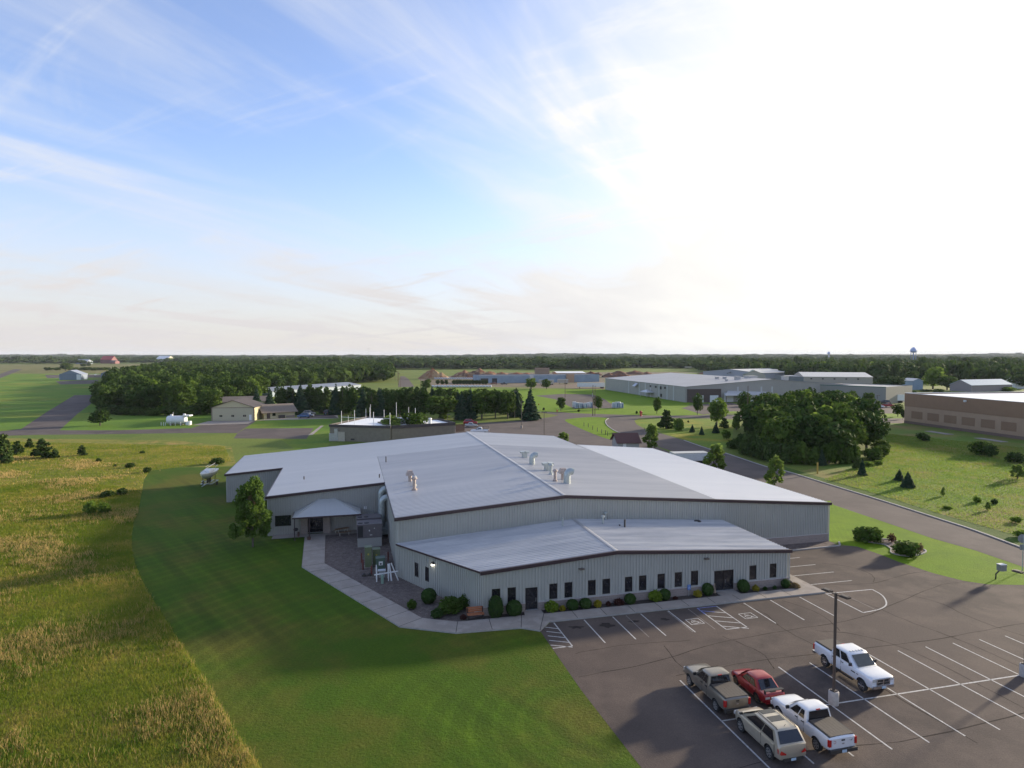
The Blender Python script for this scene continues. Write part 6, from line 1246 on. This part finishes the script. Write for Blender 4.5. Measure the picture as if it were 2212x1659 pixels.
t, _, _ = bld('warehouse', 'far warehouse with a pale roof and maroon end behind the grey one', 'building', at('R4',1540,300), at('R4',1925,288), 70, 6.0, M('lilac_grey_wall', (.33,.33,.36), .6), roof_light, 'gable_x', 3.0, [(60,118,.2,5.6,redwall,'maroon_wall')])
t, _, _ = bld('warehouse', 'small green trimmed gable building left of the far maroon warehouse', 'building', at('R4',1405,300), at('R4',1590,302), 30, 4.5, creamp, greenroof, 'gable_y', 4.0)
for i, (xa, xb, y, hh, lab) in enumerate(((465,555,270,4,'cream gabled house left of two beyond the long pale warehouse'),(560,630,272,4,'cream gabled house right of two beyond the long pale warehouse'),(635,720,280,3,'low white shed at the end of the long pale warehouse'))): bld('house', lab, 'building', at('R5',xa,y), at('R5',xb,y), 14, hh, creamp, white_m, 'gable_x', 2.5)
t, _, _ = bld('house', 'grey house with a pale blue metal roof left of the brown building roof', 'building', at('R5',1765,408), at('R5',2110,398), 14, 4.2, M('mauve_wall', (.27,.23,.22), .7), M('blue_metal_roof', (.40,.48,.54), .45, .2), 'gable_x', 3.2)
bld('house', 'small white gabled house behind the pale blue roofed house', 'building', at('R5',2050,372), at('R5',2140,380), 9, 5.0, white_m, M('mauve_wall', (.27,.23,.22)), 'gable_y', 2.5)
bld('house', 'pale blue shed half hidden under trees left of the tall light tree', 'building', at('R5',1270,390), at('R5',1355,390), 12, 6.0, bluew, roof_light, 'gable_y', 1.5)
bld('house', 'white roofed building among the far trees at the right edge', 'building', at('R5',1980,205), at('R5',2055,205), 30, 7, white_m, white_m, 'gable_x', 6)
bld('house', 'low white building in the far trees right of the small water tower', 'building', at('R5',410,200), at('R5',490,200), 20, 8, white_m, roof_light, 'gable_x', 3)
# left far buildings
t, L_, _ = bld('hangar', 'blue grey hangar with a white door standing alone on the left airfield', 'building', at('R1',502,308), at('R1',690,306), 20, hgt('R1',502,308,262), bluehang, M('hangar_roof', (.30,.33,.38), .5, .2), 'gable_y', 4.0, [(35,41.5,.2,5.6,white_m,'door')] if False else [])
m = MB(); m.box(L_*.78,L_*.97,-.1,-.003,.1,5.2); m.build('door', white_m, t); m = MB(); m.box(L_*.05,L_*.76,-.09,-.003,.1,6.0); m.build('hangar_door', M('blue_grey_door', (.17,.205,.26), .6), t)
bld('hangar', 'small grey hangar half hidden by the left edge of the wood', 'building', at('R1',855,290), at('R1',925,290), 12, 4.6, bluehang, M('hangar_roof', (.3,.33,.38)), 'gable_y', 1.6); bld('hangar', 'small blue grey gable hangar behind the first trees of the wood', 'building', at('R1',975,270), at('R1',1040,270), 14, 4.6, bluehang, M('hangar_roof', (.3,.33,.38)), 'gable_y', 2.2)
def plane(t, s):
    m = MB(); m.lathe([(.1,-3.6),(.25,-3.4),(.55,-1.2),(.6,.6),(.5,2.4),(.2,3.0)], (0,0,1.3), 'x', 12); m.build('fuselage', white_m, t, smooth=True); m = MB(); m.box(0,1.5,-5.2,5.2,2.0,2.12); m.build('wing', white_m, t)
    m = MB(); m.box(-3.6,-2.7,-.05,.05,1.3,2.8); m.box(-3.5,-2.8,-1.6,1.6,1.4,1.46); m.build('tail', white_m, t); m = MB(); m.tube((.6,-1,0),(.6,-1,1),.1); m.tube((.6,1,0),(.6,1,1),.1); m.tube((2.2,0,0),(2.2,0,1),.08); m.build('landing_gear', dark_m, t)
simple('airplane','small white and red aeroplane right of the blue grey hangar','airplane','R1',722,266,plane,.4); simple('airplane','small pale aeroplane beside the trees on the far apron','airplane','R1',805,275,plane,2.4)
box_trailer('white trailer parked on the far apron left of the wood', at('R1',1062,278), at('R1',1138,278), 4.2, 2.8)
t, L_, _ = bld('barn', 'far red barn with a bright red roof at the left horizon', 'building', at('R1',850,168), at('R1',945,168), 26, 11, redwall, redroof, 'gable_x', 10)
bld('barn', 'low dark lean-to on the right of the red barn', 'building', at('R1',930,170), at('R1',975,170), 20, 6, redwall, dark_m, 'gable_x', 3)
bld('barn', 'grey gabled barn left of the far red barn', 'building', at('R1',640,172), at('R1',735,172), 25, 6, bluehang, roof_light, 'gable_x', 6)
bld('house', 'far white building at the left horizon', 'building', at('R1',205,156), at('R1',320,156), 40, 12, creamp, roof_light, 'flat'); bld('barn', 'far long cream barn beyond the wood on the left', 'building', at('R1',1320,164), at('R1',1416,164), 40, 12, creamp, white_m, 'gable_x', 9)
bld('warehouse', 'long blue walled shed with a pale roof among the conifers', 'building', at('R2',560,448), at('R2',1310,384), 22, hgt('R2',560,448,404), bluew, M('shed_roof', (.19,.205,.225), .5), 'gable_x', 1.6)
# factory and spoil heaps
t, L_, _ = bld('factory', 'long low pale blue factory before the spoil heaps', 'building', at('R3',800,335), at('R3',1815,322), 24, hgt('R3',800,335,270), bluew, M('flat_roof_dark', (.10,.10,.11), .8), 'flat')
for x0, x1 in ((.01,.07),(.10,.14)): m = MB(); m.box(L_*x0,L_*x1,-.1,-.003,0,4); m.build('door', dark_m, t)
m = MB(); m.box(L_*.71,L_*.77,-3,-.01,0,7); m.build('brown_bay', tanw, t); m = MB(); m.box(L_*.4,L_*.43,-3,-.01,0,6); m.build('white_bay', seam_w, t)
bld('factory', 'tan block tower beside the pale blue factory', 'building', at('R3',1275,276)+Vector((0,5)), at('R3',1395,276)+Vector((0,5)), 25, hgt('R3',1275,276,208), M('tower_tan', (.30,.21,.14), .8), fw, 'flat')
bld('factory', 'low brown shed with a white roof behind the blue factory', 'building', at('R3',1460,275)+Vector((0,4)), at('R3',1700,274)+Vector((0,4)), 30, hgt('R3',1460,275,250), tanw, whroof, 'gable_x', 1.5)
def heap(lab, r, x0, x1, yb, yt, cols, seed, peaks):
    a, b = at(r, x0, yb), at(r, x1, yb); Lh = (b-a).length; hh = hgt(r, (x0+x1)/2, yb, yt); t = MB(); nx, ny = 44, 16; rng = np.random.default_rng(seed); D = Lh*.5
    ph = rng.random(6)*6
    for j in range(ny):
        for i in range(nx):
            u, v = i/(nx-1), j/(ny-1); z = 0
            for (pu, ph_, pw) in peaks:
                z = max(z, ph_*max(0, 1-math.hypot((u-pu)/pw, (v-.5)/.55)))
            z += .05*z*math.sin(u*40+ph[0])+.06*z*math.sin(v*19+u*23+ph[1])+.03*z*rng.normal(); t.v.append((u*Lh, v*D, max(-.3, z*hh-.02)))
    t.f = [(j*nx+i, j*nx+i+1, (j+1)*nx+i+1, (j+1)*nx+i) for j in range(ny-1) for i in range(nx-1)]
    o = t.build('spoil_heap', M_ground('spoil_'+str(seed), cols, [.12,.3], bsc=.9, bump=1., fine=.4), smooth=True); tag(o, lab, 'spoil heap'); o.location = (a.x,a.y,0); o.rotation_euler.z = math.atan2(b.y-a.y, b.x-a.x)
tn, ru, br_ = (.38,.26,.14), (.27,.11,.055), (.13,.075,.055)
heap('tall conical sandy heap with a rusty right flank beside the far road','R3',275,545,300,208,[tn,ru,(.34,.22,.12)],1,((.43,1,.5),(.7,.62,.35)))
heap('long ragged red brown heap behind the pale blue factory','R3',540,950,295,210,[br_,ru,tn],2,((.3,.85,.35),(.6,1,.4),(.85,.8,.25)))
heap('low sandy and dark heap right of the long red brown one','R3',930,1230,268,240,[ru,tn,br_],3,((.2,1,.3),(.6,.9,.4),(.9,.8,.2)))
heap('dark brown heap right of the tan tower','R3',1690,1840,270,232,[br_,ru],4,((.4,1,.5),(.8,.8,.3)))
heap('red brown heap beside the corner of the grey warehouse','R3',1850,2120,285,236,[br_,ru],5,((.2,.8,.3),(.6,1,.4)))
heap('low red brown heap beyond the roof of the grey warehouse','R4',300,640,262,228,[br_,ru],6,((.2,1,.3),(.6,1,.4),(.9,.7,.2))); heap('distant red brown heap behind the warehouse roof vents','R4',1040,1300,258,232,[br_,ru],7,((.3,1,.35),(.75,.8,.3)))
for i, (x0, x1, y, lab) in enumerate(((1302,1430,350,'dark and white trailer left of the pale one before the blue factory'),(1462,1552,343,'pale trailer end on before the blue factory'),(1630,1862,379,'long white trailer beside the corner of the grey warehouse'))):
    p0, p1 = at('R3',x0,y), at('R3',x1,y); box_trailer(lab, p0, p1, 3.9, 2.6, mat=creamp if i < 2 else None)
box_trailer('long white semi trailer parked at the end of the grey warehouse wing', at('R5',1042,503), at('R5',1197,501), 4.1, 2.7); box_trailer('white trailer on the roofline before the long pale warehouse', at('R5',665,420), at('R5',825,425), 9.6, 2.6) if False else None
sk_m = M('white_sack', (.66,.66,.66), .7, var=.1)
def bag_row(lab, x0, x1, y):
    p0, p1 = at('R3',x0,y), at('R3',x1,y); L_ = (p1-p0).length; m = MB(); n = int(L_/2.2)
    for i in range(n): m.lathe([(.3,-.98),(.75,-.8),(.85,0),(.75,.8),(.3,.98)], (i*2.2+1.1,0,.75), 'x', 10)
    o = m.build('plastic_wrapped_row', sk_m, smooth=True); tag(o, lab, 'wrapped bales'); o.location = (p0.x,p0.y,0); o.rotation_euler.z = math.atan2(p1.y-p0.y,p1.x-p0.x)
bag_row('long white plastic wrapped row on the grass left of the factory',395,910,369); bag_row('white wrapped heaps behind the clipped conifers',415,760,300)
# wrapped pallets on the gravel yard
pal_m = M('shrink_wrap', (.50,.52,.55), .4, var=.15, sc=2); palb = M('wrap_blue', (.10,.15,.28), .5)
src = None
for i, (x, y) in enumerate(((1603,540),(1622,548),(1648,548),(1662,546),(1697,547),(1722,540),(1742,544),(1940,545),(1962,546),(1980,545),(2003,545))):
    p = at('R3',x,y); wd = .2551*p.y/F*17
    if src is None:
        src = thing('wrapped_pallet', 'shrink wrapped pallet of goods standing on the gravel yard by the double utility pole', 'pallet', (p.x,p.y,0), .1, 'wrapped pallets on the gravel yard'); m = MB(); m.loft([[(-.62,-.55,.15),(.62,-.55,.15),(.62,.55,.15),(-.62,.55,.15)],[(-.66,-.6,1.0),(.66,-.6,1.0),(.66,.6,1.0),(-.66,.6,1.0)],[(-.55,-.5,2.1),(.55,-.5,2.1),(.55,.5,2.1),(-.55,.5,2.1)]]); m.build('wrap', pal_m, src); m = MB(); m.box(-.62,.62,-.55,.55,0,.14); m.build('pallet', tan, src); m = MB(); m.box(.1,.4,-.63,-.6,.3,1.7); m.build('blue_stripe', palb, src); src.scale = (1.25,)*3
    else: dup(src, (p.x,p.y,0), random.uniform(-.4,.4), scale=(random.uniform(1.1,1.4),random.uniform(1.1,1.4),random.uniform(1.05,1.35)))
# poles
wpole = M('pole_wood', (.13,.085,.06), .9)
def upole(lab, r, x, yb, yt, arm=0, rad=.16, mat=None, name='utility_pole', cat='utility pole', group=None, wood_=True):
    p = at(r, x, yb); h = hgt(r, x, yb, yt); t = thing(name, lab, cat, (p.x,p.y,0), 0, group); m = MB(); m.tube((0,0,0),(0,0,h),rad,rad*.7,8); m.build('pole', mat or wpole, t)
    if arm: m = MB(); m.box(-arm,arm,-.08,.08,h-.7,h-.5); m.build('crossarm', mat or wpole, t)
    return t, h
t, h = upole('thick wooden double utility pole on the grass island','R3',1760,612,350); m = MB(); m.tube((.9,.6,0),(.9,.6,h*.98),.13,.09); m.build('pole', wpole, t); m = MB(); m.box(-.3,-.1,-.3,.1,h*.62,h*.74); m.build('transformer', alum_m, t)
upole('tall wooden utility pole at the edge of the dark grove','R4',1440,645,358)
for i, (x, yb, yt) in enumerate(((130,372,285),(118,372,245),(112,350,232),(104,320,232),(86,310,232),(302,390,300),(1525,470,308))): upole('wooden utility pole along the far road to the spoil heaps' if i < 5 else ('wooden pole before the white wrapped row' if i == 5 else 'slim wooden pole before the pale trailer'),'R3',x,yb,yt, .9 if i < 5 else 0, .15, group='poles along the far road' if i < 5 else None)
dk = dark_m
def lpost(lab, r, x, yb, yt, base=False, arm=1):
    t, h = upole(lab, r, x, yb, yt, 0, .10, dk, 'street_lamp', 'street lamp'); m = MB(); m.box(-.25,.9,-.2,.2,h-.05,h+.15) if arm == 1 else m.box(-.8,.8,-.2,.2,h-.05,h+.15); m.build('lamp_head', dk, t)
    if base: m = MB(); m.lathe([(.35,0),(.35,.9),(.05,.95)], n=12); m.build('base', conc_m, t)
lpost('lamp post on a round base in the neighbouring lot beside the big spruce','R3',1156,716,490,True); lpost('lamp post rising just behind the roof ridge in the neighbouring lot','R3',1348,800,580,False,2); lpost('lamp post in the verge of the far right lot','R5',966,628,440)
lpost('thin pole in front of the lower brown block wing','R2',2045,745,600); lpost('thin lamp pole before the leafy trees of the belt','R3',1097,630,405)
for i, x in enumerate((1685,1722,1760,1798,1835,1868,1886,1925)):
    p = at('R3',x,(700,707,728,745,760,770,780,790)[i]); m = MB(); m.lathe([(.09,0),(.09,1.3),(.02,1.33)], n=8); o = m.build('fence_post', dk); tag(o, 'short dark post in the line across the grass island', 'post', 'short posts across the grass island'); o.location = (p.x,p.y,0)
def hyd(t, s): m = MB(); m.lathe([(.25,0),(.2,.1),(.17,.7),(.22,.75),(.15,.95),(.03,1.05)], n=10); m.build('body', M('hydrant_red', (.5,.04,.03), .5), t); m = MB(); m.lathe([(.1,-.3),(.1,.3)], (0,0,.6), 'x', 8); m.build('outlet', M('hydrant_red', (.5,.04,.03)), t)
t = simple('fire_hydrant','small red hydrant beside the cross road near the yellow meadow','hydrant','R4',538,612,hyd); t.scale = (2,2,2)
t = simple('fire_hydrant','reddish hydrant on the verge left of the double utility pole','hydrant','R3',1458,578,hyd)
simple('marker_post','yellow marker post at the road edge before the grove','post','R5',462,1100,lambda t, s: MB().box(-.12,.12,-.12,.12,0,2.2).build('post', M('marker_yellow', (.42,.28,.05), .7), t))
simple('warning_sign','small yellow road sign on a post beside the big spruce','sign','R3',1302,560,lambda t, s: (MB().tube((0,0,0),(0,0,2.6),.04).build('post', galv_m, t), MB().loft([[(0,y,1.9),(.45,y,2.35),(0,y,2.8),(-.45,y,2.35)] for y in (-.06,-.04)]).build('sign_panel', M('sign_yellow', (.6,.42,.03), .5), t)))
# billboards and lit signs far off
for r, x0, x1, yb, yt, lab, mt in (('R4',610,658,205,183,'white billboard at the edge of the far wood',white_m),('R4',908,968,212,192,'long pale bus shaped trailer on the far grass',creamp),('R5',636,658,215,170,'tall bright sign panel in the town woods',M('sign_gold', (.75,.6,.35), .5)),('R5',786,797,262,232,'small bright white sign on a post by the cream houses',white_m)):
    a, b = at(r, x0, yb), at(r, x1, yb); hh = hgt(r, x0, yb, yt); t = thing('billboard', lab, 'billboard', (a.x,a.y,0)); w_ = (b-a).length; m = MB(); m.box(0,w_,-.2,.2,hh*.3,hh); m.build('panel', mt, t); m = MB(); m.box(w_*.4,w_*.5,-.15,.15,0,hh*.3); m.build('post', dk, t)
# water towers and the mast on the horizon
tw_b = M('tower_blue', (.10,.17,.36), .5); tw_w = M('tower_white', (.38,.45,.66), .5)
def tower(lab, r, x, y_ground_dist, ytop, dia_px, blue):
    d = ray(r, x, ytop); Y = y_ground_dist; top = H+d[2]*Y/d[1]; X = d[0]*Y/d[1]; R0 = dia_px*.2551*Y/F/2; t = thing('water_tower', lab, 'water tower', (X,Y,0)); zc = top-R0*1.35
    m = MB(); m.lathe([(.3,zc-R0*.55),(R0*.6,zc-R0*.42),(R0*.95,zc-R0*.1),(R0,zc+R0*.15),(R0*.9,zc+R0*.6),(R0*.6,zc+R0*1.0),(R0*.25,zc+R0*1.25),(.2,zc+R0*1.35)], n=20); m.build('tank', tw_w, t, smooth=True)
    m = MB(); m.lathe([(R0*1.0,zc-.14*R0),(R0*1.06,zc-.12*R0),(R0*1.06,zc+.02*R0),(R0*1.0,zc+.04*R0)], n=20); m.build('balcony', tw_b if blue else tw_w, t)
    if blue:
        for k in range(6): a = k*1.047; m = MB(); m.tube((R0*.8*math.cos(a),R0*.8*math.sin(a),0),(R0*.8*math.cos(a),R0*.8*math.sin(a),zc-R0*.1),R0*.07,n=6); m.build('leg', tw_b, t)
        m = MB(); m.tube((0,0,0),(0,0,zc-R0*.4),R0*.16); m.build('riser', tw_b, t)
    else: m = MB(); m.lathe([(R0*.7,0),(R0*.3,R0*.8),(R0*.26,zc-R0*.9),(R0*.5,zc-R0*.45)], n=14); m.build('pedestal', tw_w, t)
tower('blue and white water tower on legs above the horizon at the right','R5',1277,1700,28,52,True); tower('small pale water tower on the horizon left of the blue one','R5',560,3200,66,26,False)
d = ray('R2',1375,40); Y = 3000; t = thing('radio_mast', 'thin radio mast on the horizon above the left wood', 'mast', (d[0]*Y/d[1],Y,0)); zt = H+d[2]*Y/d[1]; m = MB(); m.tube((0,0,0),(0,0,zt),.7,.5,6); m.build('mast', galv_m, t); m = MB(); m.box(-4,4,-.5,.5,zt-1,zt+1); m.build('crossarm', galv_m, t)
SKYS, SUNE, EXPO, HAZE = .06, 5.0, .88, 0.00004
CLB, CLG, CLH, SKG = (8.0,8.1,8.4), (10.5,10.2,9.4), (6.9,6.55,6.5), (2.35,2.42,3.1)
# ================================================================ air, sky, sun, camera
SUN_EL, SUN_AZ = R_(12), R_(90-34.2)
sd = Vector((math.sin(SUN_AZ)*math.cos(SUN_EL), math.cos(SUN_AZ)*math.cos(SUN_EL), math.sin(SUN_EL)))
w = bpy.data.worlds.new('World'); S.world = w; w.use_nodes = True; nt = w.node_tree; L = nt.links.new; bg = nt.nodes['Background']
sky = nd(nt, 'ShaderNodeTexSky', sky_type='NISHITA', sun_disc=False, sun_elevation=SUN_EL, sun_rotation=SUN_AZ, altitude=300., air_density=1., dust_density=.9, ozone_density=1.6)
tc = nd(nt, 'ShaderNodeTexCoord'); sp = nd(nt, 'ShaderNodeSeparateXYZ'); L(tc.outputs['Generated'], sp.inputs[0])
def math_(op, a, b=None, c=None):
    n = nd(nt, 'ShaderNodeMath', operation=op)
    for i, x in enumerate((a, b, c)):
        if x is None: continue
        if isinstance(x, (int, float)): n.inputs[i].default_value = x
        else: L(x, n.inputs[i])
    return n.outputs[0]
def rng_(v, a, b, c=0., d=1., smooth=True):
    n = nd(nt, 'ShaderNodeMapRange', interpolation_type='SMOOTHSTEP' if smooth else 'LINEAR'); L(v, n.inputs['Value'])
    for k, x in (('From Min',a),('From Max',b),('To Min',c),('To Max',d)): n.inputs[k].default_value = x
    return n.outputs[0]
# clouds lie on a high flat layer: project the view direction on it
zc = math_('MAXIMUM', sp.outputs[2], .0); den = math_('ADD', zc, .10)
cx = math_('DIVIDE', sp.outputs[0], den); cy = math_('DIVIDE', sp.outputs[1], den); cv = nd(nt, 'ShaderNodeCombineXYZ'); L(cx, cv.inputs[0]); L(cy, cv.inputs[1])
def cl(rot, scl, s, det, rough, dist, seed):
    mp = nd(nt, 'ShaderNodeMapping', vector_type='TEXTURE'); mp.inputs['Rotation'].default_value = (0,0,rot); mp.inputs['Scale'].default_value = scl; mp.inputs['Location'].default_value = (seed, seed*.7, 0); L(cv.outputs[0], mp.inputs['Vector'])
    n = nd(nt, 'ShaderNodeTexNoise', Scale=s, Detail=det, Roughness=rough, Distortion=dist); L(mp.outputs[0], n.inputs['Vector']); return n.outputs['Fac']
streak = cl(R_(62), (2.6,.62,1), 1.1, 9., .6, .5, 2.3)     # cirrus drawn out in one direction
wisps = cl(R_(150), (2.2,.5,1), 1.3, 10., .66, .8, 7.1)
patch = cl(R_(30), (1.6,1.,1), .55, 3., .5, .3, 4.4)
dens = math_('MULTIPLY', rng_(streak, .42, .80), rng_(patch, .36, .66, .35, 1.)); dens = math_('ADD', math_('MULTIPLY', dens, .68), .10)
dens = math_('ADD', dens, math_('MULTIPLY', rng_(wisps, .50, .80), .5))
# angle to the sun: thin high veil thickens and glows towards it
dt = nd(nt, 'ShaderNodeVectorMath', operation='DOT_PRODUCT'); nv = nd(nt, 'ShaderNodeVectorMath', operation='NORMALIZE'); L(tc.outputs['Generated'], nv.inputs[0]); L(nv.outputs[0], dt.inputs[0]); dt.inputs[1].default_value = sd
near = math_('ADD', dt.outputs['Value'], math_('MULTIPLY', math_('SUBTRACT', patch, .5), .35)); near = math_('ADD', near, math_('MULTIPLY', math_('SUBTRACT', streak, .5), .25)); glow = rng_(near, .44, .97); glow2 = rng_(near, .55, 1.)
low_ = rng_(sp.outputs[2], 0., .30, 1., 0.)                # veil is thicker towards the horizon
dens = math_('ADD', dens, math_('MULTIPLY', glow, .95)); dens = math_('ADD', dens, math_('MULTIPLY', low_, .72)); dens = math_('MINIMUM', dens, 1.)
cc = nd(nt, 'ShaderNodeMix', data_type='RGBA'); L(glow, cc.inputs['Factor']); cc.inputs[6].default_value = (CLB[0], CLB[1], CLB[2], 1); cc.inputs[7].default_value = (CLG[0], CLG[1], CLG[2], 1)
lowc = nd(nt, 'ShaderNodeMix', data_type='RGBA'); L(math_('MULTIPLY', rng_(sp.outputs[2], -.02, .30, 1., 0.), math_('POWER', math_('SUBTRACT', 1., glow), 2.)), lowc.inputs['Factor']); L(cc.outputs[2], lowc.inputs[6]); lowc.inputs[7].default_value = (CLH[0], CLH[1], CLH[2], 1)
skm = nd(nt, 'ShaderNodeMix', data_type='RGBA', blend_type='MULTIPLY'); skm.inputs['Factor'].default_value = 1.; L(sky.outputs[0], skm.inputs[6]); skm.inputs[7].default_value = (SKG[0], SKG[1], SKG[2], 1)
mx = nd(nt, 'ShaderNodeMix', data_type='RGBA'); L(dens, mx.inputs['Factor']); L(skm.outputs[2], mx.inputs[6]); L(lowc.outputs[2], mx.inputs[7])
L(mx.outputs[2], bg.inputs['Color']); bg.inputs['Strength'].default_value = SKYS
sl = bpy.data.lights.new('sun', 'SUN'); sl.energy = SUNE; sl.angle = R_(3.); sl.color = (1, .86, .66); so = bpy.data.objects.new('sun', sl); COL.objects.link(so); so.rotation_euler = sd.to_track_quat('Z', 'Y').to_euler()
if HAZE:
    m, nt2, b = newmat('haze'); nt2.nodes.remove(b); pv = nd(nt2, 'ShaderNodeVolumePrincipled'); pv.inputs['Color'].default_value = (.80,.88,1,1); pv.inputs['Density'].default_value = HAZE; pv.inputs['Anisotropy'].default_value = .0
    nt2.links.new(pv.outputs[0], nt2.nodes['Material Output'].inputs['Volume'])
    hb = MB(); hb.box(-14500,14500,-100,16500,-1.5,95); o = hb.build('haze', m); o['kind'] = 'stuff'
cam = bpy.data.cameras.new('camera'); cam.sensor_width = 36; cam.lens = 36*F/2212; cam.clip_end = 40000; cam.clip_start = .5
co = bpy.data.objects.new('camera', cam); COL.objects.link(co); co.location = (0,0,H); co.rotation_euler = (R_(90)-PITCH, 0, 0); S.camera = co
S.view_settings.view_transform = 'Standard'; S.view_settings.look = 'None'; S.view_settings.exposure = EXPO; S.view_settings.gamma = 1
S.cycles.use_denoising = True; S.cycles.max_bounces = 6; S.cycles.diffuse_bounces = 3; S.cycles.glossy_bounces = 3; S.cycles.transmission_bounces = 4; S.cycles.volume_bounces = 0; S.cycles.sample_clamp_direct = 2.5; S.cycles.sample_clamp_indirect = 2.; S.cycles.transparent_max_bounces = 6
